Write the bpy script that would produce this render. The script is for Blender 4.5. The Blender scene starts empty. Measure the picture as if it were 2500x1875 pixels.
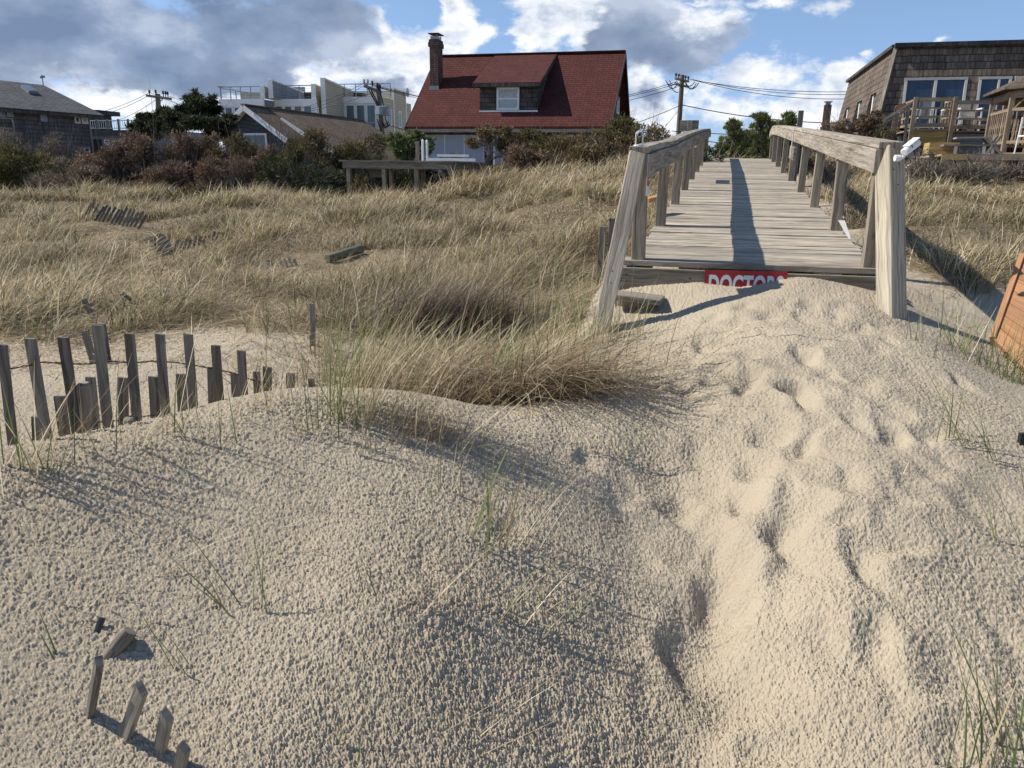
import bpy, math, random
import numpy as np
from mathutils import Vector, Matrix
rad = math.radians
scene = bpy.context.scene
# ------------------------------------------------------------------ camera
CZ = 1.5                                   # eye height; ground heights are measured from it
FPX, PITCH, ROLL = 1860.0, rad(15.6), rad(0.75)
Fw = np.array([0, math.cos(PITCH), -math.sin(PITCH)])
U0 = np.array([0, math.sin(PITCH), math.cos(PITCH)])
R0 = np.array([1.0, 0, 0])
Rt = R0*math.cos(ROLL) + U0*math.sin(ROLL)
Up = U0*math.cos(ROLL) - R0*math.sin(ROLL)
cam = bpy.data.cameras.new("camera")
camo = bpy.data.objects.new("camera", cam)
scene.collection.objects.link(camo)
cam.sensor_width = 36.0
cam.lens = FPX/2500*36
cam.clip_start = 0.05
cam.clip_end = 3000
M = Matrix(((Rt[0], Up[0], -Fw[0], 0), (Rt[1], Up[1], -Fw[1], 0), (Rt[2], Up[2], -Fw[2], CZ), (0, 0, 0, 1)))
camo.matrix_world = M
scene.camera = camo
scene.render.resolution_x, scene.render.resolution_y = 1024, 768
# ------------------------------------------------------------------ light
SUN_AZ, SUN_EL = -78.0, 44.0               # azimuth from +Y, clockwise
scene.view_settings.view_transform = 'Standard'
scene.view_settings.look = 'None'
scene.view_settings.gamma = 1
scene.view_settings.exposure = 0.14
sl = bpy.data.lights.new("sun", 'SUN')
sl.energy = 5.0
sl.angle = rad(0.53)
sl.color = (1.0, 0.945, 0.85)
so = bpy.data.objects.new("sun", sl)
scene.collection.objects.link(so)
sd = Vector((math.sin(rad(SUN_AZ))*math.cos(rad(SUN_EL)), math.cos(rad(SUN_AZ))*math.cos(rad(SUN_EL)), math.sin(rad(SUN_EL))))
so.rotation_euler = sd.to_track_quat('Z', 'Y').to_euler()
so.location = (-20, 5, 30)

# ------------------------------------------------------------------ pixel -> place helpers (used to take measurements)
def ray(x, y):
    d = Fw + Rt*(x-1250)/FPX + Up*(937.5-y)/FPX
    return d/d[1]
def azel(x, y):
    d = ray(x, y)
    return math.degrees(math.atan2(d[0], d[1])), math.degrees(math.atan(d[2]/math.hypot(d[0], d[1])))
def at_y(x, y, Y):
    r = ray(x, y)*Y
    return Vector((r[0], r[1], r[2]+CZ))
def at_d(x, y, drop):
    r = ray(x, y); r = r*(-drop/r[2])
    return Vector((r[0], r[1], r[2]+CZ))
def hit(x, y, P, N):
    r = Vector(ray(x, y)); C = Vector((0, 0, CZ))
    t = (Vector(P)-C).dot(Vector(N))/r.dot(Vector(N))
    return C + r*t

# ------------------------------------------------------------------ node helpers
def newmat(name):
    m = bpy.data.materials.new(name); m.use_nodes = True
    nt = m.node_tree; nt.nodes.clear()
    return m, nt
def nd(nt, typ, ins=None, **props):
    n = nt.nodes.new(typ)
    for k, v in props.items(): setattr(n, k, v)
    if ins:
        for k, v in ins.items():
            s = n.inputs[k]
            if isinstance(v, bpy.types.NodeSocket): nt.links.new(v, s)
            elif isinstance(v, bpy.types.Node): nt.links.new(v.outputs[0], s)
            else: s.default_value = v
    return n
def math_(nt, op, a, b=0.0, c=None, clamp=False):
    n = nt.nodes.new('ShaderNodeMath'); n.operation = op; n.use_clamp = clamp
    for i, v in enumerate((a, b, c)):
        if v is None: continue
        if isinstance(v, bpy.types.NodeSocket): nt.links.new(v, n.inputs[i])
        elif isinstance(v, bpy.types.Node): nt.links.new(v.outputs[0], n.inputs[i])
        else: n.inputs[i].default_value = v
    return n.outputs[0]
def vmath(nt, op, a, b=None, c=None, out=0, scale=None):
    n = nt.nodes.new('ShaderNodeVectorMath'); n.operation = op
    for i, v in enumerate((a, b, c)):
        if v is None: continue
        if isinstance(v, bpy.types.NodeSocket): nt.links.new(v, n.inputs[i])
        else: n.inputs[i].default_value = v
    if scale is not None: n.inputs['Scale'].default_value = scale
    return n.outputs[out]
def ramp(nt, fac, stops, interp='LINEAR'):
    n = nt.nodes.new('ShaderNodeValToRGB'); n.color_ramp.interpolation = interp
    cr = n.color_ramp
    while len(cr.elements) < len(stops): cr.elements.new(0.5)
    for e, (p_, c) in zip(cr.elements, stops):
        e.position = p_
        e.color = (*c, 1) if len(c) == 3 else c
    nt.links.new(fac, n.inputs[0])
    return n.outputs[0]
def mix(nt, fac, a, b, blend='MIX'):
    n = nt.nodes.new('ShaderNodeMix'); n.data_type = 'RGBA'; n.blend_type = blend
    for s, v in ((n.inputs[0], fac), (n.inputs[6], a), (n.inputs[7], b)):
        if isinstance(v, bpy.types.NodeSocket): nt.links.new(v, s)
        elif isinstance(v, (int, float)): s.default_value = v
        else: s.default_value = (*v, 1)
    return n.outputs[2]
def smooth(nt, x, a, b):
    n = nt.nodes.new('ShaderNodeMapRange'); n.interpolation_type = 'SMOOTHSTEP'
    nt.links.new(x, n.inputs[0]); n.inputs[1].default_value = a; n.inputs[2].default_value = b
    return n.outputs[0]
def noise(nt, vec, scale, detail=3, rough=0.55, dist=0.0, out=0):
    n = nd(nt, 'ShaderNodeTexNoise', {'Scale': scale, 'Detail': detail, 'Roughness': rough, 'Distortion': dist})
    if vec is not None: nt.links.new(vec, n.inputs['Vector'])
    return n.outputs[out]
def finish(nt, col, rough=0.8, bump=None, bstr=0.5, bdist=0.01, spec=0.3, metal=0.0):
    b = nd(nt, 'ShaderNodeBsdfPrincipled', {'Roughness': rough, 'Metallic': metal})
    b.inputs['Specular IOR Level'].default_value = spec
    if isinstance(col, bpy.types.NodeSocket): nt.links.new(col, b.inputs['Base Color'])
    else: b.inputs['Base Color'].default_value = (*col, 1)
    if bump is not None:
        bn = nd(nt, 'ShaderNodeBump', {'Strength': bstr, 'Distance': bdist, 'Height': bump})
        nt.links.new(bn.outputs[0], b.inputs['Normal'])
    o = nd(nt, 'ShaderNodeOutputMaterial'); nt.links.new(b.outputs[0], o.inputs[0])
    return b

# ------------------------------------------------------------------ sky with clouds
def build_world():
    w = bpy.data.worlds.new("World"); scene.world = w; w.use_nodes = True
    nt = w.node_tree; nt.nodes.clear()
    sky = nd(nt, 'ShaderNodeTexSky', sky_type='NISHITA')
    sky.sun_disc = False; sky.sun_elevation = rad(SUN_EL); sky.sun_rotation = rad(SUN_AZ)
    sky.air_density = 1.0; sky.dust_density = 0.0; sky.ozone_density = 3.0
    STR = 0.115
    skyc = vmath(nt, 'SCALE', sky.outputs[0], scale=STR)
    tc = nd(nt, 'ShaderNodeTexCoord').outputs['Generated']
    sep = nd(nt, 'ShaderNodeSeparateXYZ', {0: tc})
    a = math_(nt, 'MULTIPLY', math_(nt, 'ARCTAN2', sep.outputs[0], sep.outputs[1]), 57.2958)
    e = math_(nt, 'MULTIPLY', math_(nt, 'ARCSINE', sep.outputs[2]), 57.2958)
    ae = nd(nt, 'ShaderNodeCombineXYZ', {0: a, 1: e}).outputs[0]
    # stretched coordinates for noise: clouds are flatter low down
    st = vmath(nt, 'MULTIPLY', ae, (0.05, 0.085, 1))
    w1 = noise(nt, st, 3.0, 7, 0.58, out=1)
    warp = vmath(nt, 'MULTIPLY', vmath(nt, 'SUBTRACT', w1, (0.5, 0.5, 0.5)), (7.0, 3.6, 0))
    p1 = vmath(nt, 'ADD', ae, warp)
    f1 = noise(nt, vmath(nt, 'ADD', st, (3.1, 7.7, 0)), 3.6, 10, 0.6)      # broad fbm
    f2 = noise(nt, vmath(nt, 'ADD', st, (9.1, 2.7, 4)), 9.0, 8, 0.62)      # billows
    def field(blobs):
        cur = None
        for (px, py, rx, ry, s) in blobs:
            a0, e0 = azel(px, py)
            ra, re = rx/FPX*57.3*0.9, ry/FPX*57.3
            v = vmath(nt, 'MULTIPLY', vmath(nt, 'SUBTRACT', p1, (a0, e0, 0)), (1/ra, 1/re, 0))
            l = vmath(nt, 'LENGTH', v, out=1)
            d = math_(nt, 'MULTIPLY_ADD', l, -s, s)
            cur = d if cur is None else math_(nt, 'MAXIMUM', cur, d)
        return cur
    white = [(20, 150, 130, 45, 1), (90, 165, 80, 22, .8), (290, 225, 150, 55, 1), (420, 250, 260, 60, 1), (700, 200, 260, 60, 1), (880, 150, 180, 85, 1.1),
             (1020, 230, 120, 110, 1.1), (1000, 120, 130, 70, 1), (1130, 70, 60, 70, .9), (1105, 90, 110, 30, .9), (1120, 10, 40, 60, .8), (950, 60, 50, 60, .8), (850, 30, 60, 60, .7),
             (1330, 50, 90, 110, 1.2), (1290, 100, 60, 40, .9), (1440, 40, 180, 120, 1.1), (1620, 60, 200, 90, 1), (1350, 0, 150, 50, 1.1), (1560, 190, 80, 120, .8),
             (1580, 290, 150, 90, .75), (1870, 200, 160, 75, .62), (1760, 250, 200, 70, .6), (2050, 215, 90, 55, 1.3), (1980, 280, 160, 60, .9), (2070, 260, 80, 70, 1.2),
             (2040, 20, 70, 30, .55), (1880, 15, 80, 18, .6), (1700, 8, 120, 18, .6), (2290, 95, 34, 24, .6), (2415, 95, 24, 18, .55), (2125, 135, 26, 12, .45),
             (700, 320, 500, 60, .7), (2700, 200, 200, 80, .8), (-300, 200, 300, 90, 1)]
    grey = [(150, 60, 420, 110, 1.25), (420, 130, 420, 85, 1.3), (650, 90, 300, 110, 1.25), (800, 50, 190, 90, 1.1), (520, 190, 300, 50, 1.1), (330, 190, 200, 32, .9),
            (1560, 70, 170, 95, 1.0), (1640, 120, 130, 60, .9), (1480, 110, 120, 60, .8), (1740, 100, 100, 50, .6), (1560, 250, 110, 60, .35),
            (-350, 60, 500, 160, 1.2), (900, 215, 120, 35, .35), (500, -150, 600, 160, 1.0)]
    fw = field(white); fg = field(grey)
    # clouds over the rest of the dome
    gen = math_(nt, 'MULTIPLY_ADD', noise(nt, vmath(nt, 'MULTIPLY', tc, (1, 1, 2.2)), 2.4, 8, 0.55), 4.0, -2.55)
    out = math_(nt, 'MAXIMUM', smooth(nt, e, 14, 24), smooth(nt, math_(nt, 'ABSOLUTE', a), 42, 55))
    gen = math_(nt, 'ADD', math_(nt, 'MULTIPLY', gen, out), math_(nt, 'MULTIPLY_ADD', out, 1.0, -1.0))
    fw = math_(nt, 'MAXIMUM', fw, gen)
    n1 = math_(nt, 'MULTIPLY_ADD', f1, 1.7, -0.85)
    n2 = math_(nt, 'MULTIPLY_ADD', f2, 1.3, -0.65)
    dw = math_(nt, 'ADD', math_(nt, 'ADD', fw, n1), n2)
    aw = smooth(nt, dw, 0.05, 0.55)
    dg = math_(nt, 'ADD', math_(nt, 'ADD', fg, math_(nt, 'MULTIPLY', n1, 0.8)), math_(nt, 'MULTIPLY', n2, 0.55))
    ag = smooth(nt, dg, 0.08, 0.42)
    # white cumulus: sunlit tops, soft blue grey in the folds
    fold = noise(nt, vmath(nt, 'ADD', st, (5.5, 1.2, 2)), 7.0, 7, 0.6)
    thick = math_(nt, 'ADD', fold, math_(nt, 'MULTIPLY', smooth(nt, dw, 0.5, 1.5), 0.22))
    wc = ramp(nt, thick, [(0.46, (0.96, 0.97, 0.99)), (0.60, (0.72, 0.77, 0.85)), (0.76, (0.46, 0.53, 0.66))])
    gf = math_(nt, 'ADD', noise(nt, vmath(nt, 'ADD', st, (1.5, 8.2, 6)), 3.2, 7, 0.55), math_(nt, 'MULTIPLY', smooth(nt, dg, 0.2, 1.2), 0.1))
    gc = ramp(nt, gf, [(0.38, (0.45, 0.52, 0.66)), (0.50, (0.26, 0.335, 0.475)), (0.66, (0.17, 0.235, 0.37))])
    skyt = mix(nt, 1.0, skyc, ramp(nt, smooth(nt, e, 0.0, 14.0), [(0.0, (0.62, 0.74, 1.12)), (0.5, (0.80, 0.84, 1.06)), (1.0, (0.98, 0.98, 1.02))]), 'MULTIPLY')
    c = mix(nt, math_(nt, 'MULTIPLY', aw, 0.96), skyt, wc)
    c = mix(nt, math_(nt, 'MULTIPLY', ag, 0.95), c, gc)
    below = smooth(nt, e, -3.0, -0.5)
    c = mix(nt, below, (0.30, 0.27, 0.22), c)
    bg = nd(nt, 'ShaderNodeBackground', {'Color': c, 'Strength': 1.0})
    o = nd(nt, 'ShaderNodeOutputWorld'); nt.links.new(bg.outputs[0], o.inputs[0])
    w.cycles.sampling_method = 'MANUAL'; w.cycles.sample_map_resolution = 512
build_world()

# ------------------------------------------------------------------ numpy noise
_rs = np.random.RandomState(7)
_perm = _rs.permutation(4096)
_ang = _rs.rand(4096)*2*np.pi
_gx, _gy = np.cos(_ang), np.sin(_ang)
def pn(x, y, seed=0):
    x = np.asarray(x, float); y = np.asarray(y, float)
    xi = np.floor(x).astype(np.int64); yi = np.floor(y).astype(np.int64)
    xf = x-xi; yf = y-yi
    u = xf*xf*xf*(xf*(xf*6-15)+10); v = yf*yf*yf*(yf*(yf*6-15)+10)
    def g(ix, iy, dx, dy):
        h = _perm[(_perm[(ix+seed*131) & 4095]+iy) & 4095]
        return _gx[h]*dx+_gy[h]*dy
    a = g(xi, yi, xf, yf); b = g(xi+1, yi, xf-1, yf)
    c = g(xi, yi+1, xf, yf-1); d = g(xi+1, yi+1, xf-1, yf-1)
    return ((a+(b-a)*u)+((c+(d-c)*u)-(a+(b-a)*u))*v)*1.5
def sstep(x, a, b):
    t = np.clip((x-a)/(b-a), 0, 1); return t*t*(3-2*t)

# ------------------------------------------------------------------ walkway frame
AX_AZ, UX_AZ = rad(15.1), rad(101.5)
A2 = np.array([math.sin(AX_AZ), math.cos(AX_AZ)]); U2 = np.array([math.sin(UX_AZ), math.cos(UX_AZ)])
FL = np.array([0.8667, 5.1537]); DZ0 = CZ-0.569; DSL = math.tan(rad(3.74)); CW = 1.40
DLEN = 14.2
def WK(u, s, z=0.0):                       # u across from the left posts' inner face, s along, z above the deck boards
    q = FL + U2*u + A2*s
    return Vector((q[0], q[1], DZ0 + DSL*s + z))
def to_us(x, y):
    Mx = np.linalg.inv(np.array([[U2[0], A2[0]], [U2[1], A2[1]]]))
    dx = np.asarray(x)-FL[0]; dy = np.asarray(y)-FL[1]
    return Mx[0, 0]*dx+Mx[0, 1]*dy, Mx[1, 0]*dx+Mx[1, 1]*dy

# ------------------------------------------------------------------ terrain
ctrl = []
def cd(px, py, drop):
    p_ = at_d(px, py, drop); ctrl.append((p_.x, p_.y, p_.z))
def cy(px, py, Y):
    p_ = at_y(px, py, Y); ctrl.append((p_.x, p_.y, p_.z))
def cw(x, y, z): ctrl.append((x, y, CZ+z))
def cu(u, s, z):                           # under the walkway, z relative to deck
    p_ = WK(u, s, z); ctrl.append((p_.x, p_.y, p_.z))
for q in [(0, 1875, 1.30), (500, 1875, 1.33), (1000, 1875, 1.36), (1500, 1875, 1.46), (1750, 1875, 1.49), (2000, 1875, 1.40), (2500, 1875, 1.36),
          (0, 1500, 1.13), (500, 1500, 1.17), (1000, 1500, 1.185), (1400, 1500, 1.295), (1700, 1500, 1.355), (2000, 1500, 1.235), (2500, 1500, 1.22),
          (0, 1250, .985), (500, 1200, 1.00), (1000, 1200, 1.04), (1350, 1200, 1.11), (1680, 1200, 1.185), (1900, 1200, 1.09), (2250, 1200, 1.06), (2500, 1200, 1.09),
          (-150, 1180, .92), (150, 1118, .895), (430, 1035, .87), (700, 955, .855), (1000, 958, .88), (1250, 1030, 1.00), (1450, 1000, 1.03), (1650, 1000, 1.03),
          (1800, 1000, 1.00), (1960, 1000, .96), (2200, 1000, .94), (2500, 1010, 1.00), (1500, 850, .985), (1600, 850, .93), (1800, 850, .87), (2000, 850, .84), (2170, 800, .81), (2280, 860, .87)]:
    cd(*q)
for q in [(1445, 830, 4.45), (1545, 705, 5.1), (1620, 745, 4.85), (1700, 690, 5.0), (1790, 700, 4.95), (1960, 676, 4.9), (2130, 712, 4.75),
          (2250, 745, 5.6), (2400, 690, 6.6), (2400, 600, 9), (2400, 500, 13), (2400, 425, 17), (2250, 600, 8.6), (2250, 480, 13),
          (200, 600, 11), (200, 500, 16), (200, 484, 19.5), (900, 600, 10.5), (900, 500, 15), (900, 492, 18.2), (1100, 480, 18.0), (1300, 600, 9.5), (1300, 500, 13.5), (1300, 425, 17.0),
          (600, 600, 11), (600, 500, 15.5), (600, 490, 19.0), (1480, 560, 9), (1480, 470, 13), (1500, 405, 17), (-300, 500, 16), (-300, 484, 19.5), (2800, 600, 9), (2800, 430, 17)]:
    cy(*q)
for q in [(300, 830, 1.12), (100, 900, 1.14), (650, 850, 1.08), (-300, 900, 1.15), (200, 700, 1.14), (700, 700, 1.12), (1100, 700, 1.12), (-300, 700, 1.15),
          (1000, 840, 1.12), (1250, 860, 1.13), (1400, 720, 1.10), (2500, 800, 1.08), (2480, 930, 1.02), (2700, 900, 1.1), (2330, 800, 1.0)]:
    cd(*q)
for q in [(-.3, .6, -.30), (1.0, .6, -.28), (.7, 2, -.35), (.7, 5, -.4), (.7, 9, -.4), (.7, 12, -.28), (.7, 14.2, -.09), (.7, 16.5, -.10), (.7, 19, -.25)]:
    cu(*q)
for q in [(-1.98, 2.72, -1.09), (-1.62, 3.05, -1.10), (-1.3, 3.5, -1.12), (-.75, 3.6, -1.12), (-.15, 3.65, -1.12), (-2.6, 3.0, -1.13),
          (0, .6, -1.66), (-2, .6, -1.6), (2, .6, -1.68), (0, -1.5, -2.0), (-6, 0, -1.8), (6, 0, -1.8), (0, -6, -2.4), (-12, -4, -2.2), (12, -4, -2.2),
          (-10, 23, -1.1), (-5, 24, -1.1), (0, 24, -.7), (4, 23, -.1), (8, 22, 0), (-16, 23, -1.1), (12, 20, .12), (-10, 31, -1.1), (0, 30, -.9), (10, 29, -.5), (-22, 31, -1.2), (14, 25, -.3), (20, 25, -.6),
          (-20, 45, -1.5), (0, 45, -1.3), (20, 45, -1.2), (-40, 30, -1.2), (36, 30, -1), (0, 70, -1.5), (-50, 60, -1.6), (50, 60, -1.5), (-9, 3, -1.1), (-9, 8, -1.1), (7, 3, -1.25), (9, 6, -1.1), (8, 9, -.8)]:
    cw(*q)
ctrl = np.array(ctrl)
def _tps():
    X = ctrl[:, :2]; n = len(X)
    r = np.sqrt(((X[:, None]-X[None])**2).sum(-1))+1e-9
    K = r*r*np.log(r) + np.eye(n)*0.004
    P_ = np.hstack([np.ones((n, 1)), X])
    Aa = np.vstack([np.hstack([K, P_]), np.hstack([P_.T, np.zeros((3, 3))])])
    return np.linalg.solve(Aa, np.concatenate([ctrl[:, 2], np.zeros(3)]))
_w = _tps()
tracks = []                                # foot prints trodden into the path
for X, Y, rx, ry, d in [(480, 80, 60, 25, 3.2), (80, 230, 90, 60, 3.5), (660, 250, 70, 50, 3), (600, 420, 80, 70, 5), (920, 520, 60, 110, 4.5), (960, 200, 80, 60, 3.5),
                        (280, 400, 80, 35, 3), (1300, 300, 90, 60, 2.5), (250, 830, 90, 90, 3.5), (630, 880, 70, 130, 4.5), (540, 1090, 90, 110, 4), (1180, 900, 60, 120, 3),
                        (900, 1280, 120, 110, 3.5), (1540, 1260, 60, 90, 2.5), (1020, 650, 90, 50, 2.5), (1650, 880, 90, 70, 2), (1700, 720, 80, 40, 1.5), (330, 620, 100, 60, 2),
                        (1180, 1130, 70, 60, 2.5), (740, 620, 60, 50, 3), (150, 60, 60, 30, 2), (820, 120, 70, 30, 2), (1200, 110, 90, 30, 1.5), (450, 200, 60, 30, 2)]:
    px, py = 1560+X/2.353, 800+Y/2.353
    P0 = at_d(px, py, 1.02 + 0.00032*(py-1000)+0.06*(py < 950)*-1.6)
    tracks.append((P0.x, P0.y, max(.05, rx/2.353/FPX*P0.y*.85), max(.045, ry/2.353/FPX*P0.y*P0.y/1.0*0.55), d*0.0072))
for px, py, rx, ry, d in [(1740, 1560, .10, .16, .03), (1840, 1640, .12, .10, .025), (1680, 1720, .10, .14, .03), (2120, 1480, .07, .06, .02), (1640, 1830, .14, .12, .035), (1990, 1620, .1, .08, .015), (1500, 1800, .12, .16, .02)]:
    P0 = at_d(px, py, 1.34); tracks.append((P0.x, P0.y, rx, ry, d))
_tr = random.Random(17)
for _k in range(125):                       # older, overlapping prints
    _s = -.5-3.6*_tr.random()**.9; _u = .75-.05*_s+_tr.gauss(0, .42)
    _q = FL+U2*_u+A2*_s; tracks.append((_q[0], _q[1], _tr.uniform(.035, .07), _tr.uniform(.05, .11), _tr.uniform(.008, .024)))
for _px, _py in [(1811, 965), (1949, 1024), (1831, 1162), (1782, 1240), (1733, 1103), (1940, 1300), (1930, 1380), (1900, 1440), (1772, 1418), (1752, 1497), (2087, 1516), (1510, 1210), (1960, 1480), (1700, 1330), (1690, 1600), (1850, 1560)]:
    _p = at_d(_px, _py, 1.0+.00065*(_py-950)); tracks.append((_p.x, _p.y, _tr.uniform(.055, .08), _tr.uniform(.10, .16), _tr.uniform(.015, .022)))
for _px, _py in [(1630, 1150), (1690, 1210), (1730, 1300), (1745, 1400), (1760, 1500), (1720, 1600), (1700, 1700)]:   # worn trough
    _p = at_d(_px, _py, 1.0+.00065*(_py-950)); tracks.append((_p.x, _p.y, .11, .17, .013))
def g_macro(x, y):
    x = np.atleast_1d(np.asarray(x, float)); y = np.atleast_1d(np.asarray(y, float))
    sh = x.shape; x = x.ravel(); y = y.ravel()
    rr = np.hypot(x, y); k = np.where(rr > 70, 70/np.maximum(rr, 1), 1.0)
    xx, yy = x*k, y*k
    out = np.empty_like(x)
    for i in range(0, len(x), 60000):
        a, b = xx[i:i+60000, None], yy[i:i+60000, None]
        r2 = (a-ctrl[None, :, 0])**2+(b-ctrl[None, :, 1])**2+1e-12
        out[i:i+60000] = (0.5*r2*np.log(r2))@_w[:-3] + _w[-3]+_w[-2]*xx[i:i+60000]+_w[-1]*yy[i:i+60000]
    return out.reshape(sh)
def pathmask(x, y):
    u, s = to_us(x, y)
    w = 1.15 + 0.12*np.maximum(0, -s)
    c = 0.75 - 0.02*s
    return np.exp(-(np.abs(u-c)/w)**4)*sstep(-s, -0.3, 0.5)
def g(x, y):
    x = np.asarray(x, float); y = np.asarray(y, float)
    z = g_macro(x, y)
    r = np.hypot(x, y)
    z = z + 0.014*pn(x*1.3, y*1.3, 1)*sstep(r, 1, 3)
    far = sstep(y, 5.5, 8)
    u, s = to_us(x, y)
    away = 1-np.exp(-((u-.7)/1.3)**4)*(s > -.5)
    z = z + far*away*(0.16*pn(x*.45+3, y*.45, 2)+0.09*pn(x*1.1, y*1.1, 3)) * (1-sstep(y, 26, 34))
    pm = pathmask(x, y)
    z = z + pm*(0.018*pn(x*3.3, y*3.0, 4)+0.026*pn(x*1.9+.3*pn(x*3, y*3, 8), y*1.6, 5))
    wxt = .035*pn(x*7, y*7, 41); wyt = .045*pn(x*6+4, y*6, 42)
    for (tx, ty, rx, ry, d) in tracks:
        q = ((x-tx+wxt)/rx)**2+((y-ty+wyt)/ry)**2
        z = z - d*np.exp(-q) + 0.22*d*np.exp(-((np.sqrt(q)-1.6)/.6)**2)
    return z
def g1(x, y): return float(g(np.array([x]), np.array([y]))[0])
_ty = np.concatenate([np.arange(1.2, 8, .02), np.arange(8, 40, .1)])
def G(px, py, off=0.0):                    # the ground point seen at a pixel
    r = ray(px, py)
    gz = g(r[0]*_ty, r[1]*_ty)+off
    below = (CZ+r[2]*_ty) < gz
    i = int(np.argmax(below)) if below.any() else len(_ty)-1
    t = _ty[i]
    return Vector((r[0]*t, r[1]*t, float(gz[i])))

CLEAR = []
for _px, _py, _r in [(225, 535, .75), (270, 548, .75), (320, 558, .75), (375, 600, .55), (400, 622, .5), (450, 610, .7), (530, 590, .7), (640, 658, .5), (710, 655, .5), (800, 648, .55), (850, 640, .6), (880, 628, .5), (230, 790, .4), (320, 745, .4), (764, 825, .35), (1470, 668, .4)]:
    _p = G(_px, _py); CLEAR.append((_p.x, _p.y, _r))
# grass cover (0..1) over the land
def cover(x, y, clear=True):
    x = np.asarray(x, float); y = np.asarray(y, float)
    u, s = to_us(x, y)
    left = sstep(y + 0.9*pn(x*.8, y*.8, 11), 4.3, 6.0)
    mid = np.exp(-(((x+.35)/1.15)**2+((y-4.45)/.85)**2)**2)            # the big clump left of the path
    near_l = np.exp(-((u+1.0)/.75)**2)*sstep(s, -1.1, -.2)
    right = sstep(u, 1.9, 2.5)*sstep(s + .25*pn(x*2, y*2, 12), 1.5, 2.3)
    lf = np.where(u < -.30, np.maximum(left, np.maximum(mid*.20, near_l*.8)), right)
    bare = sstep(pn(x*.32+7, y*.45+2, 13), .28, .5)*sstep(9-y, 0, 2)*(1-sstep(u, -3.2, -2.2)*(u < 0))
    lf = lf*(1-.75*bare)
    lf = np.where((u > -.32) & (u < 1.75) & (s < 14.6), np.where(s > .8, .18, 0), lf)
    for (cx, cy2, r) in (CLEAR if clear else ()):
        lf = lf*(1-.80*np.exp(-(((x-cx)/(r*.85))**2+((y-cy2+r*.8)/(r*1.5))**2)**2))
    return np.clip(lf, 0, 1)*(1-sstep(y, 36, 50)*.7)

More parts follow.
